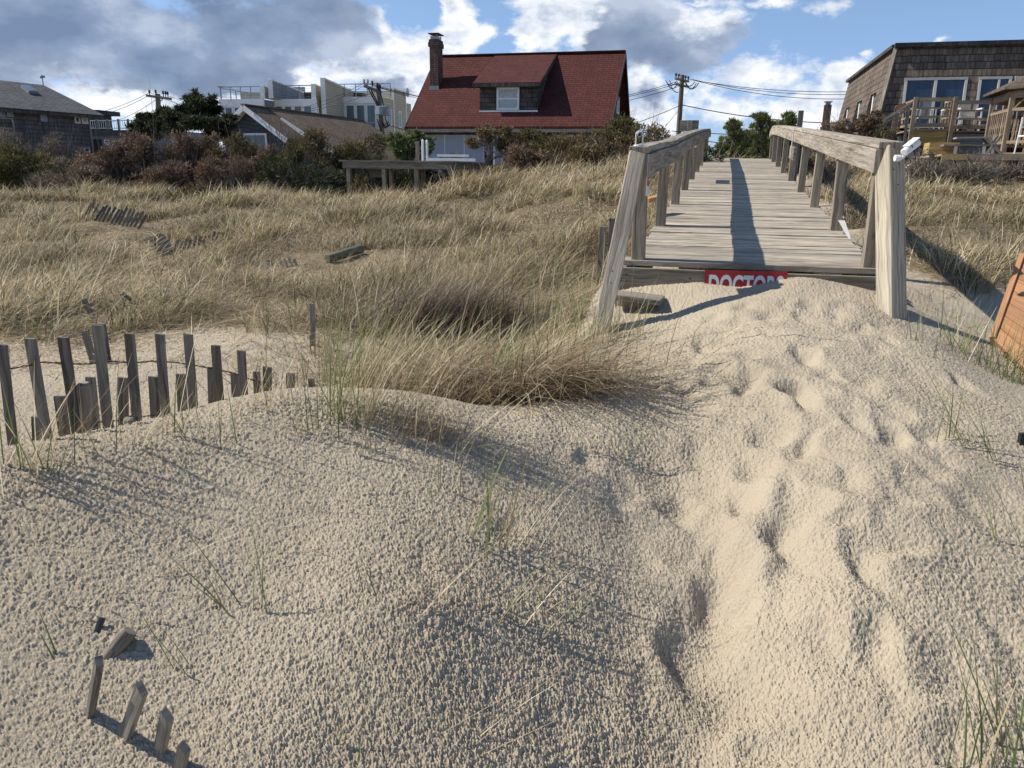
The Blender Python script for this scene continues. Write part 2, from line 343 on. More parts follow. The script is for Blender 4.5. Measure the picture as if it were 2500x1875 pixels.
# ------------------------------------------------------------------ object helpers
COL = scene.collection
def props(o, label=None, cat=None, group=None, kind=None):
    if label: o['label'] = label
    if cat: o['category'] = cat
    if group: o['group'] = group
    if kind: o['kind'] = kind
    return o
def empty(name, loc, label, cat, group=None, rz=0.0):
    o = bpy.data.objects.new(name, None); COL.objects.link(o)
    o.location = loc; o.rotation_euler = (0, 0, rz); o.empty_display_size = 0.2
    return props(o, label, cat, group)
def worldloc(o):
    m = Matrix.Translation(o.location) @ o.rotation_euler.to_matrix().to_4x4()
    return worldloc(o.parent) @ m if o.parent else m
class MB:                                   # a bag of quads with uv in metres and a random number per piece
    def __init__(s): s.v = []; s.f = []; s.uv = []; s.r = []; s.rs = random.Random(5)
    def seed(s, k): s.rs = random.Random(k); return s
    def face(s, pts, uv=None, r=None):
        i = len(s.v); s.v += [tuple(p_) for p_ in pts]; s.f.append(tuple(range(i, i+len(pts))))
        if uv is None:
            a = Vector(pts[0]); ex = (Vector(pts[1])-a); L = ex.length or 1; ex /= L
            nn = ex.cross(Vector(pts[-1])-a); ey = nn.cross(ex); ey = ey/(ey.length or 1)
            uv = [((Vector(q)-a).dot(ex), (Vector(q)-a).dot(ey)) for q in pts]
        s.uv += uv; s.r.append(s.rs.random() if r is None else r); return s
    def hexa(s, c, r=None, uvo=(0, 0)):     # c: 8 corners, bottom 4 then top 4 (same order, ccw from above)
        r = s.rs.random() if r is None else r
        for q in ((0, 1, 5, 4), (2, 3, 7, 6), (4, 5, 6, 7), (3, 2, 1, 0), (1, 2, 6, 5), (3, 0, 4, 7)):
            s.face([c[k] for k in q], r=r)
        return s
    def beam(s, p0, p1, w, t, up=(0, 0, 1), r=None, segs=1, warp=0.0):
        # runs p0->p1; w = size along side axis, t = size along up axis; one connected hull, uv u = length
        p0, p1, up = Vector(p0), Vector(p1), Vector(up)
        d = (p1-p0); L = d.length; d = d/L
        side = d.cross(up); side.normalize(); upn = side.cross(d)
        r = s.rs.random() if r is None else r
        rings = []
        ph = s.rs.random()*6
        for k in range(segs+1):
            f = k/segs; c = p0+(p1-p0)*f
            if warp: c = c + side*warp*math.sin(ph+f*3.7)+upn*warp*math.cos(ph*2+f*2.9)
            rings.append([c+side*(a*w/2)+upn*(b*t/2) for a, b in ((-1, -1), (1, -1), (1, 1), (-1, 1))])
        base = len(s.v)
        for rg in rings: s.v += [tuple(q) for q in rg]
        vo = [0, w, w+t, 2*w+t, 2*w+2*t]
        for k in range(segs):
            u0, u1 = L*k/segs, L*(k+1)/segs
            for j in range(4):
                a, b = base+k*4+j, base+k*4+(j+1) % 4
                s.f.append((a, b, b+4, a+4)); s.r.append(r)
                s.uv += [(u0, vo[j]), (u0, vo[j+1]), (u1, vo[j+1]), (u1, vo[j])]
        for q, fl in ((base, 1), (base+segs*4, 0)):
            idx = [q, q+1, q+2, q+3]
            if fl: idx = idx[::-1]
            s.f.append(tuple(idx)); s.r.append(r+0.37)
            s.uv += [(0, 0), (0.01, 0), (0.01, t), (0, t)]
        return s
    def box(s, c, sx, sy, sz, rz=0.0, r=None):
        c = Vector(c); d = Vector((math.cos(rz), math.sin(rz), 0))
        return s.beam(c-d*sx/2, c+d*sx/2, sy, sz, r=r)
    def tube(s, pts, rad_, n=8, cap=True, r=None):
        pts = [Vector(p_) for p_ in pts]; r = s.rs.random() if r is None else r
        if not hasattr(rad_, '__len__'): rad_ = [rad_]*len(pts)
        base = len(s.v); L = 0; Ls = [0]
        for a, b in zip(pts, pts[1:]): L += (b-a).length; Ls.append(L)
        ref = Vector((0.13, 0.22, 1)) if abs((pts[-1]-pts[0]).normalized().z) < .9 else Vector((1, .1, 0))
        for k, p_ in enumerate(pts):
            d = (pts[min(k+1, len(pts)-1)]-pts[max(k-1, 0)]).normalized()
            a = d.cross(ref).normalized(); b = d.cross(a)
            for j in range(n):
                t = 2*math.pi*j/n
                s.v.append(tuple(p_+(a*math.cos(t)+b*math.sin(t))*rad_[k]))
        for k in range(len(pts)-1):
            for j in range(n):
                a = base+k*n+j; b = base+k*n+(j+1) % n
                s.f.append((a, b, b+n, a+n)); s.r.append(r)
                c0, c1 = j/n*6.28*rad_[k], (j+1)/n*6.28*rad_[k]
                s.uv += [(Ls[k], c0), (Ls[k], c1), (Ls[k+1], c1), (Ls[k+1], c0)]
        if cap:
            for q in (base, base+(len(pts)-1)*n):
                s.f.append(tuple(range(q, q+n))); s.r.append(r+.4); s.uv += [(0, 0)]*n
        return s
    def build(s, name, mat, parent=None, base=None, bevel=0.0, smooth_=False):
        me = bpy.data.meshes.new(name)
        o = bpy.data.objects.new(name, me); COL.objects.link(o)
        V = np.array(s.v, float)
        if parent is not None:
            inv = worldloc(parent).inverted(); o.parent = parent
            A_ = np.array(inv)
            V = V@A_[:3, :3].T + A_[:3, 3]
        elif base is not None:
            V = V-np.array(base); o.location = base
        me.from_pydata([tuple(q) for q in V], [], s.f)
        uvl = me.uv_layers.new(name='UVMap'); uvl.data.foreach_set('uv', np.array(s.uv, float).ravel())
        at = me.attributes.new('rnd', 'FLOAT', 'FACE'); at.data.foreach_set('value', np.array(s.r, float))
        if smooth_: me.polygons.foreach_set('use_smooth', [True]*len(me.polygons))
        me.materials.append(mat); me.update()
        if bevel:
            b = o.modifiers.new('bevel', 'BEVEL'); b.width = bevel; b.segments = 2; b.limit_method = 'ANGLE'
        return o
def fast_mesh(name, V, Fq, mat, cols=None, parent=None, base=None, smooth_=False, attrs=None, nper=4):
    """numpy mesh of n-gons"""
    me = bpy.data.meshes.new(name); o = bpy.data.objects.new(name, me); COL.objects.link(o)
    V = np.asarray(V, float)
    if parent is not None:
        A_ = np.array(worldloc(parent).inverted()); o.parent = parent
        V = V@A_[:3, :3].T + A_[:3, 3]
    elif base is not None:
        V = V-np.array(base); o.location = base
    n, m = len(V), len(Fq)
    me.vertices.add(n); me.vertices.foreach_set('co', V.astype(np.float32).ravel())
    me.loops.add(m*nper); me.loops.foreach_set('vertex_index', Fq.astype(np.int32).ravel())
    me.polygons.add(m); me.polygons.foreach_set('loop_start', np.arange(0, m*nper, nper, dtype=np.int32))
    me.polygons.foreach_set('loop_total', np.full(m, nper, dtype=np.int32)) if False else None
    if smooth_: me.polygons.foreach_set('use_smooth', np.ones(m, bool))
    if cols is not None:
        ca = me.color_attributes.new('col', 'FLOAT_COLOR', 'POINT')
        ca.data.foreach_set('color', np.hstack([cols, np.ones((n, 1))]).astype(np.float32).ravel())
    for k, v in (attrs or {}).items():
        at = me.attributes.new(k, 'FLOAT', 'POINT'); at.data.foreach_set('value', np.asarray(v, np.float32))
    me.materials.append(mat); me.update(calc_edges=True)
    return o

# ------------------------------------------------------------------ materials
def mat_plain(name, col, rough=0.6, var=0.15, spec=0.4, metal=0.0, scale=6.0):
    m, nt = newmat(name)
    tc = nd(nt, 'ShaderNodeTexCoord').outputs['Object']
    n = noise(nt, tc, scale, 5, 0.6)
    c = mix(nt, 1.0, col, ramp(nt, n, [(0.3, (1-var,)*3), (0.7, (1+var*.4,)*3)]), 'MULTIPLY')
    finish(nt, c, rough, n, 0.15, 0.003, spec, metal); return m
def mat_wood(name, light, dark, grain=55.0, bstr=0.6, bd=0.004, knots=True, rough=0.85, crack=0.5):
    m, nt = newmat(name)
    uv = nd(nt, 'ShaderNodeUVMap').outputs[0]
    rnd = nd(nt, 'ShaderNodeAttribute', attribute_name='rnd').outputs['Fac']
    off = nd(nt, 'ShaderNodeCombineXYZ', {0: math_(nt, 'MULTIPLY', rnd, 31.7), 1: math_(nt, 'MULTIPLY', rnd, 17.3), 2: math_(nt, 'MULTIPLY', rnd, 57)}).outputs[0]
    p0 = vmath(nt, 'ADD', uv, off)
    wob = noise(nt, vmath(nt, 'MULTIPLY', p0, (3.0, 6, 1)), 1.0, 2, 0.5)
    q = vmath(nt, 'ADD', vmath(nt, 'MULTIPLY', p0, (1.6, grain, 1)), nd(nt, 'ShaderNodeCombineXYZ', {1: math_(nt, 'MULTIPLY', wob, 5.0)}).outputs[0])
    gr = noise(nt, q, 1.0, 5, 0.62)
    fine = noise(nt, vmath(nt, 'MULTIPLY', p0, (7, grain*4.5, 1)), 1.0, 3, 0.6)
    blot = noise(nt, vmath(nt, 'MULTIPLY', p0, (1.3, 3, 1)), 1.0, 4, 0.6)
    c = ramp(nt, gr, [(0.30, dark), (0.44, tuple(d*.55+l*.45 for d, l in zip(dark, light))), (0.58, light)])
    c = mix(nt, 0.45, c, ramp(nt, fine, [(0.3, (0.5,)*3), (0.7, (1.25,)*3)]), 'MULTIPLY')
    c = mix(nt, 0.8, c, ramp(nt, blot, [(0.3, (0.72, 0.70, 0.68)), (0.65, (1.12, 1.1, 1.06))]), 'MULTIPLY')
    c = mix(nt, 0.75, c, ramp(nt, rnd, [(0.0, (0.72, 0.70, 0.70)), (0.5, (1.0, 0.98, 0.95)), (1.0, (1.18, 1.15, 1.08))]), 'MULTIPLY')
    ck = noise(nt, vmath(nt, 'MULTIPLY', p0, (1.1, grain*.9, 1)), 1.0, 2, 0.5)
    cr = smooth(nt, ck, 0.345, 0.31)
    c = mix(nt, math_(nt, 'MULTIPLY', cr, crack), c, (0.05, 0.04, 0.03))
    h = math_(nt, 'ADD', math_(nt, 'MULTIPLY', gr, 1.0), math_(nt, 'MULTIPLY', fine, 0.35))
    h = math_(nt, 'SUBTRACT', h, math_(nt, 'MULTIPLY', cr, 0.7))
    if knots:
        vo = nd(nt, 'ShaderNodeTexVoronoi', {'Vector': vmath(nt, 'MULTIPLY', p0, (2.0, 4.5, 1)), 'Scale': 1.0, 'Randomness': 1.0})
        kn = smooth(nt, vo.outputs['Distance'], 0.10, 0.04)
        c = mix(nt, math_(nt, 'MULTIPLY', kn, 0.7), c, tuple(d*.5 for d in dark))
    finish(nt, c, rough, h, bstr, bd, 0.2); return m
def mat_rows(name, c1, c2, gap, bw, bh, mort=0.012, bstr=0.6, bd=0.02, var=0.35, rough=0.85, stain=0.3, squash=1.0, course=0.0):
    m, nt = newmat(name)
    uv = nd(nt, 'ShaderNodeUVMap').outputs[0]
    b = nd(nt, 'ShaderNodeTexBrick', {'Vector': uv, 'Color1': (*c1, 1), 'Color2': (*c2, 1), 'Mortar': (*gap, 1), 'Scale': 1.0, 'Mortar Size': mort, 'Mortar Smooth': 0.2, 'Bias': 0.0, 'Brick Width': bw, 'Row Height': bh})
    n = noise(nt, vmath(nt, 'MULTIPLY', uv, (9, 1.2, 1)), 1.0, 5, 0.6)
    n2 = noise(nt, uv, 0.8, 4, 0.6)
    c = mix(nt, 1.0, b.outputs[0], ramp(nt, n, [(0.3, (1-var,)*3), (0.7, (1+var*.5,)*3)]), 'MULTIPLY')
    c = mix(nt, 1.0, c, ramp(nt, n2, [(0.3, (1-stain,)*3), (0.7, (1.1,)*3)]), 'MULTIPLY')
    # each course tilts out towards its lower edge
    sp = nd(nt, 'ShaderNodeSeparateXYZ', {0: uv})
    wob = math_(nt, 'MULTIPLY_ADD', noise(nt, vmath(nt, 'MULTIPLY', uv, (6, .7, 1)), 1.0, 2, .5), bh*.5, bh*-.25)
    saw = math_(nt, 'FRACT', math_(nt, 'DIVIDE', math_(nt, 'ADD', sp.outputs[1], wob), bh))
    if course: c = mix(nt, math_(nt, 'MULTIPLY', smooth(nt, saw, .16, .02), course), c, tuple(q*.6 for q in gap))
    h = math_(nt, 'SUBTRACT', math_(nt, 'MULTIPLY', math_(nt, 'SUBTRACT', 1.0, saw), 0.8), math_(nt, 'MULTIPLY', b.outputs[1], 0.7))
    h = math_(nt, 'ADD', h, math_(nt, 'MULTIPLY', n, 0.25))
    finish(nt, c, rough, h, bstr, bd, 0.2); return m
def mat_leaf(name, trans=0.25, rough=0.7, gain=1.0):
    m, nt = newmat(name)
    c = nd(nt, 'ShaderNodeAttribute', attribute_name='col').outputs['Color']
    if gain != 1.0: c = mix(nt, 1.0, c, (gain,)*3, 'MULTIPLY')
    d = nd(nt, 'ShaderNodeBsdfPrincipled', {'Base Color': c, 'Roughness': rough}); d.inputs['Specular IOR Level'].default_value = 0.25
    t = nd(nt, 'ShaderNodeBsdfTranslucent', {'Color': c})
    mx = nd(nt, 'ShaderNodeMixShader', {0: trans}); nt.links.new(d.outputs[0], mx.inputs[1]); nt.links.new(t.outputs[0], mx.inputs[2])
    o = nd(nt, 'ShaderNodeOutputMaterial'); nt.links.new(mx.outputs[0], o.inputs[0]); return m
def mat_glass(name, col, rough=0.05, spec=0.8):
    m, nt = newmat(name)
    tc = nd(nt, 'ShaderNodeTexCoord').outputs['Object']
    n = noise(nt, vmath(nt, 'MULTIPLY', tc, (5.0, 5.0, .4)), 1.0, 3, .5)
    c = mix(nt, 1.0, col, ramp(nt, n, [(.35, (.75,)*3), (.65, (1.25,)*3)]), 'MULTIPLY')
    finish(nt, c, rough, None, spec=spec); return m
def mat_sand():
    m, nt = newmat('sand')
    pos = nd(nt, 'ShaderNodeNewGeometry').outputs['Position']
    lit = nd(nt, 'ShaderNodeAttribute', attribute_name='litter').outputs['Fac']
    big = noise(nt, pos, 1.6, 5, .6)
    fine = noise(nt, pos, 160, 4, .7)
    grain = noise(nt, pos, 900, 2, .6)
    c = ramp(nt, big, [(.3, (.435, .370, .275)), (.7, (.525, .450, .335))])
    c = mix(nt, .8, c, ramp(nt, fine, [(.3, (.78, .77, .76)), (.7, (1.12, 1.12, 1.12))]), 'MULTIPLY')
    c = mix(nt, .7, c, ramp(nt, grain, [(.3, (.6, .58, .56)), (.65, (1.18, 1.18, 1.18))]), 'MULTIPLY')
    ln = noise(nt, vmath(nt, 'MULTIPLY', pos, (1, 1, 1)), 26, 6, .75)
    ls = nd(nt, 'ShaderNodeTexNoise', {'Vector': vmath(nt, 'MULTIPLY', pos, (60, 9, 20)), 'Scale': 1.0, 'Detail': 5, 'Roughness': .7}).outputs[0]
    lc = ramp(nt, math_(nt, 'MULTIPLY_ADD', ls, .6, math_(nt, 'MULTIPLY', ln, .4)), [(.36, (.065, .048, .030)), (.5, (.22, .17, .105)), (.62, (.45, .37, .245))])
    f = smooth(nt, math_(nt, 'ADD', lit, math_(nt, 'MULTIPLY_ADD', ln, .9, -.45)), .30, .55)
    c = mix(nt, f, c, lc)
    h = math_(nt, 'ADD', math_(nt, 'MULTIPLY', fine, 1.0), math_(nt, 'MULTIPLY', noise(nt, pos, 420, 3, .7), .45))
    finish(nt, c, .95, h, .55, .006, .12); return m

M_sand = mat_sand()
M_grass = mat_leaf('dry_grass_blades', .3, .65)
M_leaf = mat_leaf('shrub_leaves', .25, .75, 1.0)
M_twig = mat_leaf('twigs', .0, .85, 1.15)
M_deck = mat_wood('weathered_deck_boards', (.54, .485, .40), (.20, .17, .135), grain=26, bstr=.8, bd=.006)
M_post = mat_wood('weathered_post_wood', (.56, .505, .415), (.25, .21, .16), grain=62, bstr=1.0, bd=.006, crack=.6)
M_rail = mat_wood('grey_rail_wood', (.38, .345, .295), (.13, .115, .095), grain=50, bstr=.7)
M_baluster = mat_wood('brown_grey_post_wood', (.37, .325, .26), (.155, .13, .10), grain=48, bstr=.7)
M_picket = mat_wood('dark_picket_wood', (.235, .225, .205), (.07, .066, .06), grain=60, bstr=.5, crack=.7)
M_picket_pale = mat_wood('pale_picket_wood', (.36, .335, .295), (.11, .10, .087), grain=60, bstr=.8, crack=.7)
M_stump = mat_wood('weathered_stump', (.34, .30, .25), (.08, .07, .055), grain=40, bstr=1.0, bd=.008, crack=.9)
M_orange = mat_wood('orange_composite', (.50, .275, .145), (.42, .215, .105), grain=30, bstr=.15, knots=False, crack=0)
M_newwood = mat_wood('tan_lumber', (.40, .325, .24), (.25, .19, .135), grain=30, bstr=.2, crack=.1)
M_yellow = mat_wood('yellow_lumber', (.52, .37, .16), (.32, .21, .08), grain=30, bstr=.2, crack=.1)
M_white = mat_plain('white_paint', (.82, .82, .80), .55, .1)
M_offwhite = mat_plain('cream_trim', (.62, .60, .55), .6, .12)
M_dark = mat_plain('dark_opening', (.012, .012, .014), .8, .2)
M_metal = mat_plain('grey_metal', (.32, .33, .34), .45, .2, metal=.6)
M_black = mat_plain('black_cable', (.02, .02, .022), .6, .2)
M_wire = mat_plain('rusty_wire', (.06, .045, .035), .7, .3)
M_pole = mat_wood('utility_pole_wood', (.27, .24, .20), (.12, .10, .08), grain=20, bstr=.3)
M_redroof = mat_rows('red_asphalt_shingles', (.088, .026, .021), (.112, .036, .028), (.052, .016, .013), .30, .145, .014, .5, .02, .22, .9, .12)
M_brownroof = mat_rows('brown_asphalt_shingles', (.20, .14, .095), (.29, .21, .145), (.09, .063, .045), .30, .145, .014, .4, .02, .3, .9, .2)
M_greyroof = mat_rows('grey_asphalt_shingles', (.085, .088, .09), (.14, .142, .14), (.04, .04, .042), .3, .145, .012, .4, .02, .3, .9, .2)
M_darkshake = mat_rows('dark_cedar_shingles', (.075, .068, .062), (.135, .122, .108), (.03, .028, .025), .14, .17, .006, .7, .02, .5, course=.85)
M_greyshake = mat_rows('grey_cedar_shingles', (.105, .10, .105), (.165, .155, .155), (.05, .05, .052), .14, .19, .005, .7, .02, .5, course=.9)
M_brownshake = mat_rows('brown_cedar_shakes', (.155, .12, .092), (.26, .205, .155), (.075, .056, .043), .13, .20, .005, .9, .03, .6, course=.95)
M_blueclap = mat_rows('blue_grey_clapboard', (.085, .10, .125), (.10, .115, .14), (.03, .035, .045), 6.0, .16, .012, .5, .02, .2)
M_beigeclap = mat_rows('beige_clapboard', (.46, .42, .31), (.50, .455, .335), (.26, .235, .17), 6.0, .16, .012, .4, .015, .1, stain=.1)
M_greyclap = mat_rows('blue_grey_panels', (.22, .25, .29), (.24, .27, .31), (.14, .16, .19), 6.0, .16, .010, .4, .015, .1, stain=.1)
M_greywall = mat_plain('grey_blue_wall', (.58, .61, .66), .7, .08)
M_lightgrey = mat_plain('pale_blue_boards', (.31, .36, .44), .6, .06)
M_blueshake = mat_rows('blue_grey_painted_shakes', (.27, .34, .40), (.36, .43, .49), (.10, .13, .16), .2, .22, .02, .6, .02, .3)
M_brick = mat_rows('red_brick', (.10, .045, .034), (.19, .088, .062), (.20, .165, .14), .22, .075, .012, .5, .01, .5, squash=1)
M_glass = mat_glass('dark_window_glass', (.035, .055, .085))
M_glasslt = mat_glass('curtained_window_glass', (.10, .16, .165), .2, .5)
M_curtain = mat_plain('curtain', (.48, .55, .56), .8, .25, scale=9)
M_signred = mat_plain('red_sign_paint', (.38, .022, .025), .5, .3)
M_signwhite = mat_plain('white_sign_letters', (.72, .72, .72), .4, .05)
M_greenlog = mat_wood('greenish_log', (.26, .27, .19), (.12, .13, .085), grain=22, bstr=.5)
M_cloth = mat_plain('beige_sling_fabric', (.42, .38, .30), .8, .1)

# ------------------------------------------------------------------ ground mesh
def build_ground():
    th = np.concatenate([np.linspace(-180, -47, 60)[:-1], np.linspace(-47, 47, 1700), np.linspace(47, 180, 60)[1:-1]])
    th = np.radians(th)
    rs = [0.0, .01, .3, .6, .85, 1.05]; r = 1.18
    while r < 6.2: rs.append(r); r += r*(.00145 if r < 4.6 else .0028)
    while r < 30: rs.append(r); r *= 1.011
    while r < 900: rs.append(r); r *= 1.09
    rs = np.array(rs[1:])
    T, Rr = np.meshgrid(th, rs)
    X = np.sin(T)*Rr; Y = np.cos(T)*Rr
    Z = g(X, Y)
    nearm = 1-sstep(Rr, 5.5, 9); pm = pathmask(X, Y)
    vis = (np.abs(T) < rad(46)) & (Rr > 1.0)
    # clotted sand crust: pits and crumbs one to two centimetres across
    wx = .5*pn(X*26, Y*26, 30); wy = .5*pn(X*26+9, Y*26, 29)
    a = pn(X*128+wx, Y*158+wy, 21); b = pn(X*215+wy, Y*260+wx, 22); c = pn(X*66+wy, Y*82, 23); d = pn(X*18, Y*18, 28)
    patch = .5+.5*pn(X*.9, Y*.9, 24)
    amp = .0060*(.45+1.0*patch)*(.9+.15*sstep(X, 1.5, -1.0))
    h = amp*(np.clip(1.5*np.abs(a), 0, .9)*1.2-.5+.5*b+.75*c+.35*d)
    Z = Z + np.where(vis, h*nearm*(1-sstep(np.abs(T), rad(41), rad(46))), 0)
    n_r, n_t = X.shape
    V = np.stack([X.ravel(), Y.ravel(), Z.ravel()], 1)
    i = np.arange(n_r-1)[:, None]*n_t; j = np.arange(n_t)[None]; jn = (j+1) % n_t
    Fq = np.stack([i+j, i+jn, i+n_t+jn, i+n_t+j], -1).reshape(-1, 4)[:, ::-1]
    lit = cover(X, Y, False).ravel()
    o = fast_mesh('sand_ground', V, Fq, M_sand, attrs={'litter': lit}, smooth_=True)
    o['kind'] = 'structure'
    return o
build_ground()

# ------------------------------------------------------------------ boardwalk
def build_boardwalk():
    root = empty('boardwalk', WK(.7, 0, -.3), 'weathered grey wooden boardwalk with railings climbing over the dune from the sand path', 'boardwalk')
    # deck boards, slightly uneven, each with its own length and tone
    mb = MB().seed(3); rs = random.Random(11); s = 0.0; k = 0
    while s < DLEN:
        w = .138 if k else .15
        l0, l1 = -.085+rs.uniform(-.012, .008), CW+.085+rs.uniform(-.012, .012)
        if k == 0: l0, l1 = -.13, CW+.13
        dz = rs.uniform(-.004, .003); tl = rs.uniform(-.003, .003)
        a = WK(l0, s+w/2+rs.uniform(-.002, .002), -.019+dz); b = WK(l1, s+w/2, -.019+dz+tl)
        mb.beam(a, b, w-.008+rs.uniform(-.003, .002), .038, up=(0, -DSL*1.0, 1), segs=1)
        s += w+.003; k += 1
    mb.build('deck_boards', M_deck, root, bevel=.004)
    mb = MB().seed(4)
    mb.beam(WK(-.15, -.005, -.145), WK(CW+.13, -.005, -.145), .04, .20, up=(0, 0, 1), segs=6, warp=.002)
    mb.build('fascia_board', M_baluster, root, bevel=.003)
    mb = MB().seed(6)
    for u in (-.04, .45, .95, CW+.04): mb.beam(WK(u, .05, -.14), WK(u, DLEN, -.14), .04, .19)
    mb.build('stringers', M_rail, root)
    # half buried lower step at the left front
    mb = MB().seed(8)
    a, b = at_y(1500, 716, 4.93), at_y(1618, 722, 4.83)
    a.z -= .015; b.z -= .03; mb.beam(a, b, .20, .034, segs=3, warp=.004); mb.beam(a+Vector((0, .03, -.06)), b+Vector((-.06, .03, -.06)), .036, .07)
    mb.build('buried_step', M_rail, root, bevel=.003)
    # rail lines measured along each side
    def railpts(lst, u, s0):
        P0 = WK(u, 0); N = (U2[1], -U2[0], 0)
        N = (A2[1], -A2[0], 0)
        out = []
        for (px, py) in lst:
            q = hit(px, py, P0, N); us = to_us(q.x, q.y); out.append((float(us[1]), q.z-(DZ0+DSL*float(us[1]))))
        return sorted(out)
    L = railpts([(1602, 349), (1640, 344), (1660, 334), (1685, 324), (1712, 316), (1741, 313)], 0.0, 0)
    R = railpts([(1882, 322), (1890, 307), (1905, 306), (1950, 312), (1992, 319), (2060, 330), (2130, 341), (2180, 349)], CW, 0)
    def interp(lst, s):
        xs = [q[0] for q in lst]; ys = [q[1] for q in lst]
        return float(np.interp(s, xs, ys))
    info = {}
    for side, lst, u, sg in (('l', L, -.038, -1), ('r', R, CW+.030, 1)):
        post_s = [.06, 1.84, 3.70, 5.5, 7.35, 9.2, 11.0, 12.8] + ([14.0] if side == 'l' else [13.9])
        ss = np.linspace(-.27 if side == 'l' else -.10, 14.1, 24)
        hs = [min(max(interp(lst, s_), .60), .95) for s_ in ss]
        info[side] = (ss, hs)
        uin = u - sg*.040
        mb = MB().seed(20 if side == 'l' else 21)
        # cap: two or three lengths butted together
        cuts = [0, 8, 16, 23]
        for a, b in zip(cuts, cuts[1:]):
            base = len(mb.v); r = mb.rs.random(); off = mb.rs.uniform(-.006, .006)
            Ls = 0
            for k in range(a, b+1):
                c = WK(u, ss[k], hs[k]-.019); sd_ = Vector((U2[0], U2[1], 0)); upv = Vector((0, 0, 1))
                if k > a: Ls += ss[k]-ss[k-1]
                if b != 23 and k == b: c = WK(u, ss[k]-.012, hs[k]-.019)
                for aa, bb in ((-1, -1), (1, -1), (1, 1), (-1, 1)): mb.v.append(tuple(c+sd_*(aa*(.062 if side == 'l' else .068)+off)+upv*(bb*.020)))
            for k in range(b-a):
                for j in range(4):
                    p_, q_ = base+k*4+j, base+k*4+(j+1) % 4
                    mb.f.append((p_, q_, q_+4, p_+4)); mb.r.append(r)
                    u0, u1 = ss[a+k]-ss[a], ss[a+k+1]-ss[a]; v0, v1 = j*.09, j*.09+(.148 if j % 2 == 0 else .04)
                    mb.uv += [(u0, v0), (u0, v1), (u1, v1), (u1, v0)]
            for q_, fl in ((base, 1), (base+(b-a)*4, 0)):
                idx = [q_, q_+1, q_+2, q_+3]; idx = idx[::-1] if fl else idx
                mb.f.append(tuple(idx)); mb.r.append(r); mb.uv += [(0, 0), (0, .14), (.01, .14), (.01, 0)]
        mb.build('rail_cap', M_rail if side == 'l' else M_post, root, bevel=.005)
        mb = MB().seed(30 if side == 'l' else 31)
        for a, b in ((0, 8), (8, 15), (15, 23)):
            base = len(mb.v); r = mb.rs.random()
            ua = uin-sg*.021
            for k in range(a, b+1):
                gap = .006 if (k == b and b != 23) else 0
                c = WK(ua, ss[k]-gap, hs[k]-.042-.07); sd_ = Vector((U2[0], U2[1], 0))
                for aa, bb in ((-1, -1), (1, -1), (1, 1), (-1, 1)): mb.v.append(tuple(c+sd_*(aa*.018)+Vector((0, 0, 1))*(bb*.070)))
            for k in range(b-a):
                for j in range(4):
                    p_, q_ = base+k*4+j, base+k*4+(j+1) % 4
                    mb.f.append((p_, q_, q_+4, p_+4)); mb.r.append(r)
                    u0, u1 = ss[a+k]-ss[a], ss[a+k+1]-ss[a]; v0, v1 = j*.15, j*.15+(.14 if j % 2 else .036)
                    mb.uv += [(u0, v0), (u0, v1), (u1, v1), (u1, v0)]
            for q_, fl in ((base, 1), (base+(b-a)*4, 0)):
                idx = [q_, q_+1, q_+2, q_+3]; idx = idx[::-1] if fl else idx
                mb.f.append(tuple(idx)); mb.r.append(r); mb.uv += [(0, 0), (0, .04), (.14, .04), (.14, 0)]
        mb.build('side_rail', M_rail if side == 'l' else M_post, root, bevel=.004)
        for k, s_ in enumerate(post_s):
            h = interp(list(zip(ss, hs)), s_)-.042
            mb = MB().seed(40+k+(20 if side == 'r' else 0))
            lean = random.Random(k*7+len(side)).uniform(-.012, .012)
            bot = WK(u-sg*.0, s_, -.012) if k else WK(u, s_, -.012)
            mb.beam(bot, WK(u+lean, s_+lean, h), .088, .088, up=(A2[0], A2[1], 0), segs=3, warp=.002)
            mb.build('post', M_baluster, root, bevel=.005)
            if k % 2 == 0:
                mb = MB().seed(90+k)
                gz = g1(*to_xy(u+sg*.06, s_))
                p_ = WK(u+sg*.075, s_+.02, -.05); mb.beam((p_.x, p_.y, gz-.3), p_, .088, .088, up=(A2[0], A2[1], 0))
                mb.build('support_post', M_rail, root, bevel=.004)
    # leaning end posts
    def lean(px, py, drop, top, w, t, mat, name, seed, rot):
        b = at_d(px, py, drop); d = (top-b); b2 = b-d.normalized()*.35
        mb = MB().seed(seed); upv = Vector((math.cos(rot), math.sin(rot), 0))
        mb.beam(b2, top, w, t, up=upv, segs=8, warp=.004)
        o = mb.build(name, mat, root, bevel=.008)
        rq = random.Random(seed); fwd = Vector((-math.sin(rot-math.pi/2), -math.cos(rot-math.pi/2), 0)); fwd = upv*-1 if upv.y > 0 else upv
        dn = d.normalized(); sd3 = dn.cross(upv).normalized(); fn = sd3.cross(dn).normalized(); fn = fn if fn.y < 0 else -fn
        for f_ in (.30, .36, .55, .60, .78, .86, .90):
            c = b.lerp(top, f_)+sd3*rq.uniform(-.3, .3)*w+fn*(t/2)
            mb = MB(); mb.tube([c-fn*.002, c+fn*.002], .0045, 8); mb.build('nail_head', M_black, root)
        return o
    sL, hL = info['l']; sR, hR = info['r']
    lean(1460, 832, .99, WK(-.045, -.225, hL[0]-.045), .104, .085, M_post, 'end_post', 61, rad(90-8))
    lean(2176, 795, .85, WK(CW+.035, -.035, hR[0]-.045), .135, .110, M_post, 'end_post', 62, rad(90+24))
    # hardware: nail heads on the fascia and posts
    mb = MB().seed(5)
